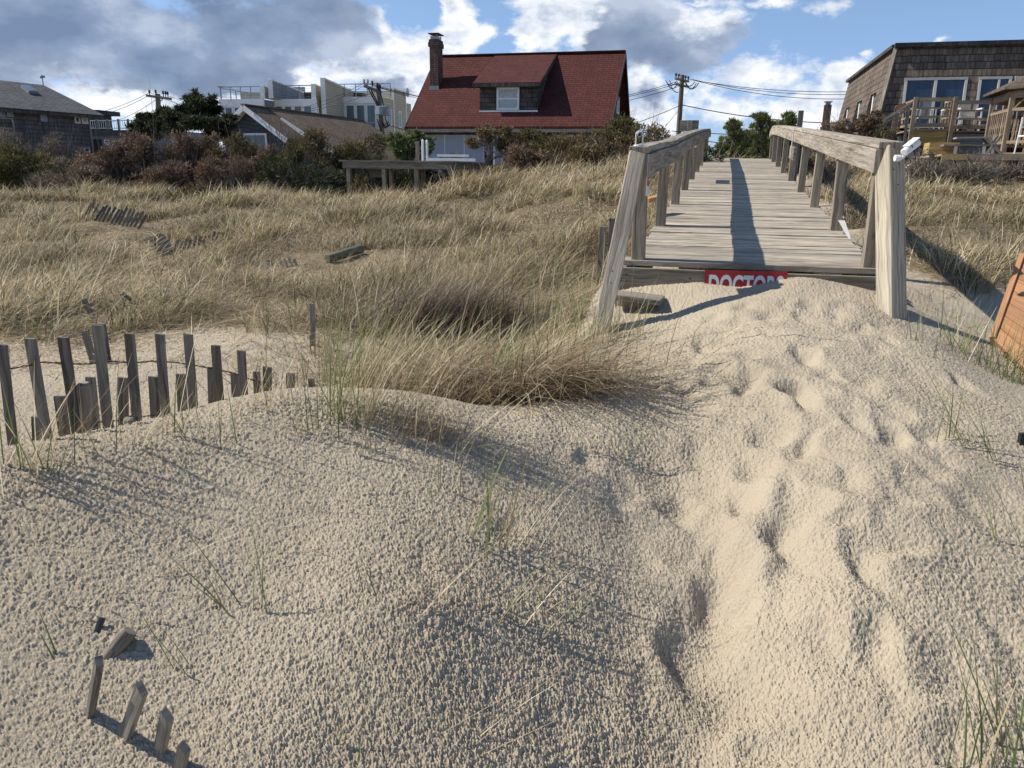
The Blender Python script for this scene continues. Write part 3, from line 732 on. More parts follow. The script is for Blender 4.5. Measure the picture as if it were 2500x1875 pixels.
    for (u, z) in ((-.1, -.09), (-.1, -.2), (.32, -.1), (.9, -.12), (1.3, -.1), (1.47, -.11), (1.46, -.2), (.62, -.2)):
        mb = MB(); c = WK(u, -.026, z); mb.tube([c, c-Vector((A2[0], A2[1], 0))*.004], .006, 8); mb.build('nail_head', M_black, root)
    return info
def to_xy(u, s):
    q = FL+U2*u+A2*s; return q[0], q[1]
RI = build_boardwalk()
def rail_h(side, s): return float(np.interp(s, *RI[side]))
def walk_items():
    Av = Vector((A2[0], A2[1], 0)); Uv = Vector((U2[0], U2[1], 0))
    # sign on the fascia
    c = WK(.60, -.030, -.06)
    root = empty('fascia_sign', WK(.60, -.03, -.18), 'red sign with white capital letters fixed to the boardwalk front, half buried in sand', 'sign')
    # find its ends from the photo
    P0 = WK(0, -.028); N = Av
    a = hit(1722, 659, P0, N); b = hit(1925, 663, P0, N)
    ex = (b-a).normalized(); w = (b-a).length; ez = Vector((0, 0, 1))
    mb = MB()
    n_ = -Vector((ex.y*-1, ex.x, 0)).normalized()
    if n_.dot(Av) > 0: n_ = -n_
    q = a+ex*(w/2)-ez*.09
    mb.beam(q-ex*w/2, q+ex*w/2, .004, .18); mb.build('panel', M_signred, root)
    cu_ = bpy.data.curves.new('t', 'FONT'); cu_.body = 'DOCTORS'; cu_.size = .118; cu_.extrude = .0008; cu_.offset = .0042; cu_.align_x = 'CENTER'; cu_.space_character = 1.04
    to = bpy.data.objects.new('t', cu_); COL.objects.link(to)
    dg = bpy.context.evaluated_depsgraph_get(); me = bpy.data.meshes.new_from_object(to.evaluated_get(dg))
    bpy.data.objects.remove(to)
    xs = [v.co.x for v in me.vertices]; sc = (w*.90)/(max(xs)-min(xs))
    o = bpy.data.objects.new('lettering', me); COL.objects.link(o)
    org = q+n_*.0035-ez*(.118*.36+.018)
    zz = Vector((0, 0, 1))
    for v in me.vertices:
        p_ = org+ex*(v.co.x*sc)+zz*(v.co.y*1.42)+n_*v.co.z
        v.co = p_-root.location
    o.parent = root; me.materials.clear(); me.materials.append(M_signwhite)
    mb = MB()
    for f in (.03, .97):
        mb = MB(); cc = a+ex*(w*f)-ez*.014; mb.tube([cc, cc+n_*.004], .004, 8); mb.build('screw', M_black, root)
    # narrow notice on the inner face of the left railing
    r2 = empty('rail_notice', WK(.03, -.22, .5), 'narrow white and red notice screwed to the left railing behind the leaning post', 'sign')
    s0, s1 = -.27, -.10; h0 = rail_h('l', -.2)
    top = h0-.05; bot = h0-.30
    mb = MB(); mb.beam(WK(.022, (s0+s1)/2, bot), WK(.022, (s0+s1)/2, top), .004, s1-s0, up=Av); mb.build('panel', M_white, r2)
    mb = MB(); mb.beam(WK(.026, (s0+s1)/2, bot+.06), WK(.026, (s0+s1)/2, top-.035), .003, (s1-s0)*.8, up=Av); mb.build('red_field', M_signred, r2)
    mb = MB()
    for k, (z0, l) in enumerate(((top-.05, .6), (top-.075, .5), (top-.10, .66), (top-.125, .4), (top-.15, .6), (bot+.045, .7), (bot+.03, .7), (bot+.015, .6))):
        mb.beam(WK(.029, (s0+s1)/2-l*.08, z0), WK(.029, (s0+s1)/2+l*.08, z0), .002, .007 if k < 5 else .004)
    mb.build('text_lines', M_white if 1 else M_black, r2)
    # small white lens bracket on the left post
    h = rail_h('l', -.20); b0 = WK(-.045, -.20, h+.001)
    r3 = empty('rail_camera', b0, 'small white camera on an upright bracket on top of the left railing end', 'camera')
    mb = MB(); mb.tube([b0, b0+Vector((0, 0, .008))], .032, 16); mb.build('base', M_white, r3, bevel=.001)
    mb = MB(); fr = Vector((ray(1582, 330))).normalized(); fr = Vector((fr.x, fr.y, 0)).normalized(); sdv = Vector((fr.y, -fr.x, 0))
    hp = []
    for k in range(13):
        t = math.pi*k/12; hp.append(b0+sdv*(.021*math.cos(t))+Vector((0, 0, .066+.021*math.sin(t))))
    hp = [b0+sdv*.021+Vector((0, 0, .005))]+hp+[b0-sdv*.021+Vector((0, 0, .005))]
    mb.tube(hp, .0045, 6); mb.build('bracket', M_white, r3, smooth_=True)
    mb = MB(); cc = b0+Vector((0, 0, .067)); mb.tube([cc+fr*.03, cc+fr*.028, cc-fr*.018, cc-fr*.02], [.012, .015, .015, .012], 14); mb.build('body', M_metal, r3, smooth_=True)
    mb = MB(); mb.tube([cc-fr*.0205, cc-fr*.022], .009, 12); mb.build('lens', M_black, r3)
    # white bullet camera on the right post
    base = at_y(2194, 378, 4.6)
    r4 = empty('security_camera', base, 'white bullet security camera mounted beside the top of the tall right end post', 'camera')
    c0, c1 = at_y(2208, 372, 4.60), at_y(2238, 348, 4.66)
    dd = (c1-c0).normalized()
    mb = MB(); mb.tube([c0-dd*.004, c0, c1, c1+dd*.003], [.017, .023, .025, .022], 20); mb.build('housing', M_white, r4, smooth_=False)
    mb = MB(); sv = dd.cross(Vector((0, 0, 1))).normalized(); uv_ = sv.cross(dd)
    mb.beam(c0+dd*.02+uv_*.027, c1+dd*.008+uv_*.027, .042, .004); mb.build('sunshade', M_white, r4, bevel=.002)
    mb = MB(); mid_ = (c0+c1)/2+dd*.005-Vector(ray(2200, 360)).normalized()*.026; mb.tube([mid_, mid_-Vector(ray(2200, 360)).normalized()*.006], .010, 14); mb.build('knob', M_black, r4)
    mb = MB(); mb.tube([c1+dd*.0032, c1+dd*.006], .02, 16); mb.build('lens', M_black, r4)
    mb = MB(); pb = at_y(2197, 386, 4.62); mb.tube([pb, pb+Vector((.010, 0, .0)), (c0+c1)/2-dd*.02-uv_*.015], [.013, .010, .009], 10)
    mb.tube([pb+Vector((-.03, 0, 0)), pb], .018, 14); mb.build('mount', M_white, r4)
    # board fixed between two right posts, with a white marker strip
    s_ = 6.2
    mb = MB().seed(71); P0 = WK(CW-.01, 0); N = (A2[1], -A2[0], 0)
    p_ = hit(1940, 374, P0, N)
    us = to_us(p_.x, p_.y); ss = float(us[1]); zz_ = p_.z-(DZ0+DSL*ss)
    mb.beam(WK(CW-.035, ss-.34, zz_), WK(CW-.035, ss+.42, zz_), .038, .17)
    o = mb.build('railing_board', M_rail, base=WK(CW, ss, zz_), bevel=.004); props(o, 'short pale board nailed low across the inside of the right railing posts', 'board')
    mb = MB().seed(72); mb.beam(WK(CW-.062, ss+.05, zz_-.06), WK(CW-.062, ss-.02, zz_+.30), .05, .004, up=(A2[0], A2[1], 0)) if False else mb.beam(WK(CW-.060, ss+.05, zz_-.07), WK(CW-.060, ss-.02, zz_+.33), .004, .05, up=(A2[0], A2[1], 0))
    o = mb.build('marker_strip', M_white, base=WK(CW, ss, zz_)); props(o, 'narrow white measuring strip hanging over the inside of the right railing', 'marker')
    # board fixed outside the left railing (casts the square shadow on the boards)
    P0 = WK(-.02, 0); p_ = hit(1693, 372, P0, N); us = to_us(p_.x, p_.y); ss = float(us[1]); zz_ = p_.z-(DZ0+DSL*ss)
    mb = MB().seed(73); mb.beam(WK(.005, ss-.30, zz_), WK(.005, ss+.34, zz_), .03, .17)
    o = mb.build('railing_board', M_rail, base=WK(0, ss, zz_), bevel=.004); props(o, 'short grey board fixed between two posts of the left railing', 'board')
    # raised sign back beyond the left railing, seen above the cap
    P1 = at_y(1683, 307, 15.5)
    root = empty('sign_board', P1-Vector((0, 0, .9)), 'grey wooden board in two halves on a post rising above the far left railing', 'sign')
    mb = MB().seed(74); dx = (at_y(1706, 300, 15.5)-at_y(1662, 300, 15.5)).length
    ex = Uv
    mb.beam(P1-ex*dx*.5, P1-ex*.03, .03, .20); mb.beam(P1+ex*.05, P1+ex*dx*.5, .03, .20); mb.build('board', M_rail, root, bevel=.003)
    mb = MB().seed(75); mb.beam(P1+ex*.01-Vector((0, 0, 1.4)), P1+ex*.01+Vector((0, 0, .10)), .09, .07, up=Av); mb.build('post', M_rail, root, bevel=.003)
    # tall dark post right of the walkway crest
    P1 = at_y(1956, 270, 14.5); gz = g1(P1.x, P1.y)
    mb = MB().seed(76); mb.beam((P1.x, P1.y, gz-.2), P1, .09, .09, up=Av, segs=2); o = mb.build('dark_post', M_picket, base=(P1.x, P1.y, gz), bevel=.006)
    props(o, 'tall dark square post standing beyond the right railing', 'post')
    # splintered white strip leaning off the right edge of the deck
    a, b = at_y(2040, 508, 7.1), at_y(2076, 583, 5.95)
    mb = MB().seed(77)
    sd2 = Uv*.042; tk = Av*.007; mb.hexa([a-sd2*.9-tk, b-sd2*.3-tk, b-sd2*.3+tk, a-sd2*.9+tk, a+sd2-tk, b+sd2*.1-tk, b+sd2*.1+tk, a+sd2*.8+tk])
    o = mb.build('broken_batten', M_offwhite, base=b); props(o, 'splintered white batten leaning against the second right railing post', 'board')
    # orange-brown offcut under the left railing
    a, b = at_y(1575, 490, 7.6), at_y(1622, 478, 7.9)
    mb = MB().seed(78); mb.beam(a, b, .09, .04); o = mb.build('orange_offcut', M_orange, base=a, bevel=.003); props(o, 'orange brown board end showing between the left railing posts', 'board')
    # big orange panel at the right edge
    root_p = at_y(2470, 900, 3.9)
    root = empty('leaning_panel', root_p, 'orange brown boarded panel leaning out of the sand at the right edge', 'panel')
    a, b, c_, d_ = at_y(2427, 835, 4.25), at_y(2500, 630, 4.75), at_y(2700, 700, 4.3), at_y(2560, 960, 3.75)
    mbs = MB().seed(79)
    n = 7
    for k in range(n):
        f0, f1 = k/n, (k+.97)/n
        p0, p1 = a+(b-a)*f0, a+(b-a)*f1; q0, q1 = d_+(c_-d_)*f0, d_+(c_-d_)*f1
        nn = (p1-p0).cross(q0-p0).normalized()*.022
        mbs.hexa([p0-nn, q0-nn, q1-nn, p1-nn, p0+nn, q0+nn, q1+nn, p1+nn])
    mbs.build('boards', M_orange, root, bevel=.002)
    mb = MB().seed(80)
    nn = (b-a).cross(d_-a).normalized()*.03
    mb.beam(a-(d_-a)*.01, b-(c_-b)*.01, .03, .07, up=nn); mb.beam(a+nn+(d_-a)*.25, a+nn*-1+(d_-a)*.26, .02, .02)
    mb.build('edge_strip', M_orange, root)
    # two old posts left of the walkway
    for (px, py0, py1, Y, w, lab) in ((1471, 553, 668, 6.4, .052, 'thin grey stake standing just left of the leaning post'), (1494, 533, 640, 7.2, .05, 'darker stub post half hidden behind the leaning left post')):
        t = at_y(px, py0, Y); gz = g1(t.x, t.y)
        mb = MB().seed(px); mb.beam((t.x, t.y, gz-.2), t, w, w*.8, up=Av, segs=3, warp=.003)
        o = mb.build('stake', M_picket if px > 1480 else M_stump, base=(t.x, t.y, gz), bevel=.003); props(o, lab, 'stake')
walk_items()

# ------------------------------------------------------------------ snow fences
def picket(mb, top, bot, w, t=.010, extra=.25, facing=None, segs=3):
    top, bot = Vector(top), Vector(bot); d = (top-bot).normalized()
    fc = facing or Vector((.05, -1, 0))
    mb.beam(bot-d*extra, top, w, t, up=fc, segs=segs, warp=.0015)
def main_fence():
    px = lambda X, Y: (X/2.37, 440+Y/2.37)
    tall = [(10, 950, 88, 1600), (178, 915, 285, 1580), (362, 908, 462, 1560), (563, 838, 640, 1520), (748, 886, 800, 1475), (926, 888, 968, 1425), (1088, 890, 1124, 1390), (1245, 955, 1276, 1345), (1395, 985, 1412, 1300), (1546, 1080, 1549, 1275), (1681, 1115, 1683, 1245)]
    wid = [62, 66, 66, 64, 60, 58, 56, 54, 52, 54, 52]
    o0 = at_y(100, 1000, 2.75)
    root = empty('snow_fence', (o0.x, o0.y, g1(o0.x, o0.y)), 'dark slatted snow fence leaning left behind the foreground sand ridge', 'fence')
    Ys = []
    tops = []
    rs = random.Random(3)
    for k, (a, b, c, d) in enumerate(tall):
        Y = np.interp(k, [0, 10], [2.48, 3.42])
        w = wid[k]/2.37/FPX*Y*.97
        t = at_y(*px(a, b), Y-.03); bt = at_y(*px(c, d), Y)
        mb = MB().seed(100+k); picket(mb, t, bt, w, .011, .4, Vector((.12*rs.uniform(-1, 1), -1, 0)))
        mb.build('picket', M_picket, root, bevel=.0015); tops.append((t, bt, Y))
    short = [(215, 1370, 222, 1590, 64), (345, 1248, 385, 1565, 66), (520, 1138, 562, 1535, 58), (710, 1140, 716, 1505, 60), (885, 1135, 907, 1445, 60), (1045, 1120, 1060, 1400, 58), (1222, 1080, 1232, 1360, 50), (1362, 1118, 1371, 1315, 54), (1482, 1105, 1492, 1285, 44), (1803, 1145, 1806, 1220, 38)]
    r2 = empty('old_snow_fence', (o0.x+.2, o0.y+.1, g1(o0.x, o0.y)), 'older row of short broken pickets standing just behind the dark snow fence', 'fence')
    for k, (a, b, c, d, w_) in enumerate(short):
        Y = float(np.interp(a, [0, 1800], [2.60, 3.60]))
        t = at_y(*px(a, b), Y); bt = at_y(*px(c, d), Y)
        mb = MB().seed(140+k); picket(mb, t, bt, w_/2.37/FPX*Y, .012, .4, Vector((.2*rs.uniform(-1, 1), -1, 0)))
        mb.build('picket', M_picket_pale if a in (1482, 1803) else M_picket, r2, bevel=.002)
    # twisted wires
    for rows in (([-60, 60, 170, 240, 395, 480, 545, 640, 760, 870, 920, 1000, 1110, 1200, 1330, 1440, 1550], [1130, 1090, 1072, 1052, 1062, 1064, 1058, 1048, 1055, 1048, 1050, 1052, 1068, 1085, 1110, 1150, 1180]),
                 ([560, 640, 760, 800, 900, 960, 1060, 1110, 1200], [1400, 1395, 1380, 1370, 1358, 1350, 1366, 1352, 1372]),):
        pts = []
        for a, b in zip(*rows):
            pts.append(at_y(*px(a, b), float(np.interp(a, [0, 1680], [2.46, 3.40]))-.02))
        fine = []
        for p_, q_ in zip(pts, pts[1:]):
            for f in np.linspace(0, 1, 8)[:-1]: fine.append(p_+(q_-p_)*f)
        mb = MB()
        for ph in (0, math.pi):
            mb.tube([p_+Vector((0, math.cos(i*.9+ph)*.0022, math.sin(i*.9+ph)*.0022)) for i, p_ in enumerate(fine)], .0016, 5)
        mb.build('wire', M_wire, root)
    # buried round-topped stumps
    for (a, b, c, d, w_, Y, lab, mt) in ((485, 1170, 532, 1535, 92, 2.66, 'weathered round topped post between the dark pickets', M_stump), (757, 1368, 772, 1490, 100, 2.72, 'low squared post stub in front of the fifth dark picket', M_stump)):
        t = at_y(*px(a, b), Y); bt = at_y(*px(c, d), Y); dr = (t-bt).normalized(); w = w_/2.37/FPX*Y
        mb = MB().seed(a); n = 10
        mb.tube([bt-dr*.4, bt, t-dr*.03, t-dr*.008, t], [w*.5, w*.5, w*.49, w*.45, w*.30], n)
        o = mb.build('post_stump', mt, base=bt, bevel=.002); props(o, lab, 'post')
    # stakes behind
    for (a, b, c, d, w_, Y, lab) in ((595, 830, 612, 945, 34, 4.4, 'dark splintered stub just behind the tallest picket'), (492, 870, 515, 955, 42, 4.4, 'squat dark stub leaning left behind the pickets'), (482, 688, 545, 810, 30, 5.6, 'thin grey lath leaning left in the sparse grass'), (708, 655, 782, 712, 22, 6.0, 'grey lath end lying almost flat in the grass'), (1805, 712, 1810, 915, 30, 4.75, 'pale upright lath standing alone beside the big grass clump')):
        t = at_y(*px(a, b), Y); bt = at_y(*px(c, d), Y)
        mb = MB().seed(a*3); picket(mb, t, bt, w_/2.37/FPX*Y, .012, .3)
        o = mb.build('stake', M_picket_pale if a > 1800 else M_picket, base=bt, bevel=.002); props(o, lab, 'stake')
main_fence()
def near_stubs():
    px = lambda X, Y: (X/3.352, 1380+Y/3.352)
    o0 = G(80, 1750)
    root = empty('buried_fence', o0, 'row of four pale picket tops poking from the sand at the lower left', 'fence')
    rows = [((812, 790), (745, 1245), 88, 1.04), ((1160, 1010), (1025, 1400), 118, 1.0), ((1368, 1225), (1315, 1540), 112, 1.0), ((1508, 1490), (1478, 1720), 104, 1.0)]
    for k, (t_, b_, w_, fx) in enumerate(rows):
        bt = G(*px(*b_)); Y = bt.y
        w = min(w_/3.352/FPX*Y, .045)
        t = at_y(*px(*t_), Y-.07)
        mb = MB().seed(200+k); d = (t-bt).normalized()
        side = Vector((.86, -.5, 0)) if k else Vector((.62, -.78, 0))
        fcv = d.cross(side).cross(d); nrm = side.cross(d)
        # slanted sawn top
        s_ = side-(side.dot(d))*d; s_.normalize(); n_ = d.cross(s_)
        b2 = bt-d*.15
        if n_.y > 0: n_ = -n_
        c = []
        for base, off in ((b2, 0), (t, .4)):
            for aa, bb in ((-1, -1), (1, -1), (1, 1), (-1, 1)):
                c.append(base+s_*(aa*w/2)-n_*(bb*.008)+d*(off*w*(-aa)*.8))
        mb.hexa([c[0], c[4], c[7], c[3], c[1], c[5], c[6], c[2]])
        mb.build('picket', M_picket_pale, root, bevel=.0015)
    for (t_, b_, w_, lab, mt, nm) in (((1065, 535), (960, 745), 175, 'rounded grey post stump leaning out of the sand above the picket tops', M_stump, 'post_stump'), ((835, 425), (800, 540), 80, 'tiny dark wood chip sticking up beside the rounded stump', M_picket, 'wood_chip')):
        bt = G(*px(*b_)); t = at_y(*px(*t_), bt.y+.02); d = (t-bt).normalized(); w = w_/3.352/FPX*bt.y
        mb = MB().seed(w_)
        if w_ > 100: mb.tube([bt-d*.1, bt, t-d*.012, t], [w*.46, w*.48, w*.47, w*.40], 9)
        else: mb.beam(bt-d*.05, t, w*.8, w*.35, up=(.3, -1, .2))
        o = mb.build(nm, mt, base=bt, bevel=.002); props(o, lab, 'post' if w_ > 100 else 'wood chip')
near_stubs()
def far_fences():
    px = lambda X, Y: (X/2.37, 440+Y/2.37)
    rs = random.Random(9)
    def run(name, lab, x0, y0, x1, y1, n, hx, hy, Y0, Y1, mat, w=.04, cr=.0):
        a = G(*px(x0, y0)); r = empty(name, a, lab, 'fence', 'fallen snow fence pieces in the dune grass')
        tops = []
        for k in range(n):
            f = k/(n-1); X = x0+(x1-x0)*f; Yp = y0+(y1-y0)*f+math.sin(f*3.1)*cr
            Yw = Y0+(Y1-Y0)*f
            b = G(*px(X, Yp)); t = at_y(*px(X+hx*rs.uniform(.85, 1.1), Yp-hy*rs.uniform(.85, 1.1)), b.y+.06); tops.append(b.lerp(t, .5))
            mb = MB().seed(300+k); picket(mb, t, b, w, .012, .12, segs=1); mb.build('picket', mat, r)
        mb = MB()
        mb.tube(tops, .003, 4)
        mb.build('wire', M_wire, r)
    run('fallen_fence', 'dark fallen fence length with slanted pickets at the upper left', 480, 225, 800, 285, 15, 52, 98, 13.6, 12.6, M_picket, .034, 0)
    run('fallen_fence', 'pale fence end lying flat with its slat tips showing', 850, 355, 940, 445, 8, 88, 50, 11.4, 10.2, M_picket_pale, .04)
    run('fallen_fence', 'dark collapsed fence shaded under grass beside the pale slats', 1010, 420, 1330, 350, 13, 20, 70, 10.4, 11.6, M_picket, .034)
    run('fallen_fence', 'short grey fence scrap nearest the green log', 1490, 520, 1720, 500, 9, -20, 50, 9.4, 9.6, M_picket, .032)
    # green log
    a = G(800, 645); b = G(884, 624); a.z += .05; b.z += .07
    mb = MB().seed(51); d = (b-a).normalized()
    mb.tube([a, a+d*.01, a.lerp(b, .5), b-d*.01, b], [.050, .058, .055, .057, .048], 16); o = mb.build('green_log', M_greenlog, base=a, smooth_=False); props(o, 'short round green tinged log lying in the dune grass', 'log')
    p0 = G(2494, 1085); mb = MB().seed(52); mb.beam(p0-Vector((0, 0, .05)), p0+Vector((-.005, 0, .045)), .02, .02, segs=1); o = mb.build('black_stub', M_black, base=p0); props(o, 'small black stub sticking up at the right edge', 'stub')
far_fences()

# ------------------------------------------------------------------ grass
def pick_cols(n, pal, wts, rs, var=.18):
    pal = np.array(pal); k = rs.choice(len(pal), n, p=np.array(wts)/sum(wts))
    c = pal[k]*(1+var*(rs.rand(n, 1)*2-1))
    return np.clip(c, 0, 1)
STRAW = [(.53, .42, .25), (.34, .26, .145), (.87, .76, .53), (.12, .088, .056), (.31, .305, .13), (.15, .19, .068)]
def blade_arrays(base, h, az, lean, bend, w, cols, K=5, clamp=None, twist=None, rs=None):
    n = len(base); V = np.empty((n, K, 2, 3)); p = base.copy()
    ds = h/(K-1); side = np.stack([np.cos(az+ (twist if twist is not None else 0)), -np.sin(az+(twist if twist is not None else 0)), np.zeros(n)], 1)
    for k in range(K):
        t = k/(K-1)
        ww = (w*(1-t**2*.88)/2)[:, None]
        V[:, k, 0] = p-side*ww; V[:, k, 1] = p+side*ww
        th = lean+bend*(t+.5/(K-1))
        st = np.sin(th); d = np.stack([st*np.sin(az), st*np.cos(az), np.cos(th)], 1)
        p = p+d*ds[:, None]
        if clamp is not None and k < K-1: p[:, 2] = np.maximum(p[:, 2], clamp(p[:, 0], p[:, 1]))
    idx = np.arange(n)[:, None]*(K*2)+np.arange(K-1)[None]*2
    Fq = np.stack([idx, idx+1, idx+3, idx+2], -1).reshape(-1, 4)
    C = np.repeat(cols, K*2, 0)
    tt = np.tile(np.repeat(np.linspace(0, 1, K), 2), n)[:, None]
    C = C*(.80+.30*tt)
    return V.reshape(-1, 3), Fq, C
def join(parts):
    V, Fq, C, o = [], [], [], 0
    for v, f_, c in parts: V.append(v); Fq.append(f_+o); C.append(c); o += len(v)
    return np.vstack(V), np.vstack(Fq), np.vstack(C)
def g_lin_cache():
    xs = np.arange(-30, 30, .12); ys = np.arange(2.0, 42, .12)
    X, Y = np.meshgrid(xs, ys); Z = g(X, Y)
    def f(x, y):
        i = np.clip((np.asarray(x)-xs[0])/.12, 0, len(xs)-1.001); j = np.clip((np.asarray(y)-ys[0])/.12, 0, len(ys)-1.001)
        a = i.astype(int); b = j.astype(int); u = i-a; v = j-b
        return Z[b, a]*(1-u)*(1-v)+Z[b, a+1]*u*(1-v)+Z[b+1, a]*(1-u)*v+Z[b+1, a+1]*u*v
    return f
gf = g_lin_cache()
def build_grass():
    rs = np.random.RandomState(21)
    parts = []
    # clump centres
    def zone(nc, y0, y1, per, hmin, hmax, wid, thr=.25, K=5, xlim=.82):
        y = y0+(y1-y0)*rs.rand(nc)**.8; x = (rs.rand(nc)*2-1)*y*xlim
        c = cover(x, y); keep = rs.rand(nc) < c**1.2
        x, y = x[keep], y[keep]; n0 = len(x)
        patch = np.clip(.52+2.2*pn(x*.62+5, y*.62, 39), .04, 2.0); size = (.45+1.2*rs.rand(n0)**2)*(.55+.5*patch); per = per*patch
        tone = pn(x*.35, y*.35, 31)
        m = np.maximum(4, (per*size*(.6+.8*rs.rand(n0)))).astype(int)
        ci = np.repeat(np.arange(n0), m); n = len(ci)
        r_ = np.abs(rs.randn(n))*.13*size[ci]; a_ = rs.rand(n)*2*np.pi
        bx = x[ci]+np.cos(a_)*r_*1.3; by = y[ci]+np.sin(a_)*r_
        pv = rad(75)+1.1*pn(x*.22, y*.22, 33)[ci]+.5*pn(x*.9, y*.9, 35)[ci]     # combed by the wind
        out = np.arctan2(np.cos(a_), np.sin(a_))
        wgt = np.clip(.12+.55*rs.rand(n), 0, 1)
        dx = np.sin(pv)*wgt+np.sin(out)*(1-wgt); dy = np.cos(pv)*wgt+np.cos(out)*(1-wgt)
        az = np.arctan2(dx, dy)+rs.randn(n)*.55
        h = (hmin+(hmax-hmin)*rs.rand(n))*(.75+.35*size[ci])
        flat = (rs.rand(n) < .60)
        lean = np.where(flat, .8+.6*rs.rand(n), .1+.65*rs.rand(n)); bend = np.where(flat, .2+.6*rs.rand(n), .3+1.6*rs.rand(n)**1.2)
        green = np.clip(.14+.45*np.maximum(pn(x*.5, y*.5, 37), 0), 0, .6)[ci]*(~flat)
        col = pick_cols(n, STRAW[:4], [.38, .27, .17, .18], rs)
        gcol = pick_cols(n, STRAW[4:], [.6, .4], rs)
        isg = rs.rand(n) < green
        col = np.where(isg[:, None], gcol, col)*((1+.30*tone[ci])*(.8+.4*rs.rand(n0)[ci]))[:, None]
        h = np.where(isg, h*.9, h)
        col = np.where((flat & (rs.rand(n) < .40))[:, None], col*.38, col)  # some flat blades darkened: shade of the gaps put into their colour
        base = np.stack([bx, by, gf(bx, by)-.01], 1)
        w = wid*(.7+.6*rs.rand(n))*np.maximum(1, by/9)
        off = .008+.11*rs.rand(n)**1.5
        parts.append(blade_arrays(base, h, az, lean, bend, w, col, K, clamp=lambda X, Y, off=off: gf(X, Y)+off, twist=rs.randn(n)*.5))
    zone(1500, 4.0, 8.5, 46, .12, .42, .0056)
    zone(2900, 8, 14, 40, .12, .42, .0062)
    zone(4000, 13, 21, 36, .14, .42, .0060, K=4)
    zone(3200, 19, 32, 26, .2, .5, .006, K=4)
    # loose litter lying flat
    n = 95000; y = 4.1+(20)*rs.rand(n)**1.4; x = (rs.rand(n)*2-1)*y*.8
    c = cover(x, y, False); k = rs.rand(n) < c+.08*(y > 4.2); x, y = x[k], y[k]; n = len(x)
    u, s = to_us(x, y); k = (s > .3) | (u < -.4); x, y = x[k], y[k]; n = len(x)
    base = np.stack([x, y, gf(x, y)+.01], 1)
    parts.append(blade_arrays(base, .15+.4*rs.rand(n), rs.rand(n)*6.28, 1.35+.2*rs.rand(n), rs.rand(n)*.2, .004*np.maximum(1, y/9), pick_cols(n, STRAW[:4], [.4, .25, .2, .15], rs), 3, clamp=lambda X, Y: gf(X, Y)+.012))
    # keep the boards clear
    V, Fq, C = join(parts)
    u, s = to_us(V[:, 0], V[:, 1]); zd = DZ0+DSL*s
    bad = (u > -.06) & (u < CW+.06) & (s > 0) & (s < DLEN) & (V[:, 2] > zd-.03)
    bf = bad[Fq].any(1)
    # drop faces crossing the walkway surface
    Fq = Fq[~bf]
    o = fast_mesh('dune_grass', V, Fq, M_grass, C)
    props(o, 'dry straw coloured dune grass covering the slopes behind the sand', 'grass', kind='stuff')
build_grass()

def tuft(name, label, specs, seed, group=None):
    """specs: list of dict(at=(x,y), n, spread, h=(a,b), az, azs, lean=(a,b), bend=(a,b), w, pal, wts)"""
    rs = np.random.RandomState(seed); parts = []; b0 = None
    for sp in specs:
        n = sp['n']; x0, y0 = sp['at']
        sx, sy = sp.get('spread', (.05, .05))
        x = x0+rs.randn(n)*sx; y = y0+rs.randn(n)*sy
        if b0 is None: b0 = (x0, y0, g1(x0, y0))
        gz = g(x, y)
        az = sp.get('az', 1.3)+rs.randn(n)*sp.get('azs', .5)
        if sp.get('radial'): az = np.where(rs.rand(n) < sp['radial'], np.arctan2(x-x0, y-y0), az)
        h = sp['h'][0]+(sp['h'][1]-sp['h'][0])*rs.rand(n)
        le = sp['lean'][0]+(sp['lean'][1]-sp['lean'][0])*rs.rand(n); be = sp['bend'][0]+(sp['bend'][1]-sp['bend'][0])*rs.rand(n)
        col = pick_cols(n, sp.get('pal', STRAW), sp.get('wts', [.35, .2, .15, .1, .12, .08]), rs)
        base = np.stack([x, y, gz-.015], 1)
        if 'lift' in sp: base[:, 2] += rs.rand(n)*sp['lift']
        cl = None
        if sp.get('clamp', True):
            off = .004+sp.get('pile', .03)*rs.rand(n)
            cl = lambda X, Y, off=off: g(X, Y)+off
        parts.append(blade_arrays(base, h, az, le, be, np.full(n, sp.get('w', .0032))*(.7+.6*rs.rand(n)), col, sp.get('K', 8), clamp=cl, twist=rs.randn(n)*.4))
    V, Fq, C = join(parts)
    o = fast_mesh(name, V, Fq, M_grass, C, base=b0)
    return props(o, label, 'grass', group)
GREEN = [(.15, .20, .07), (.23, .26, .10), (.36, .34, .16), (.50, .42, .25)]
DEAD = [(.50, .39, .24), (.28, .20, .12), (.12, .08, .052), (.78, .66, .46), (.36, .26, .15)]
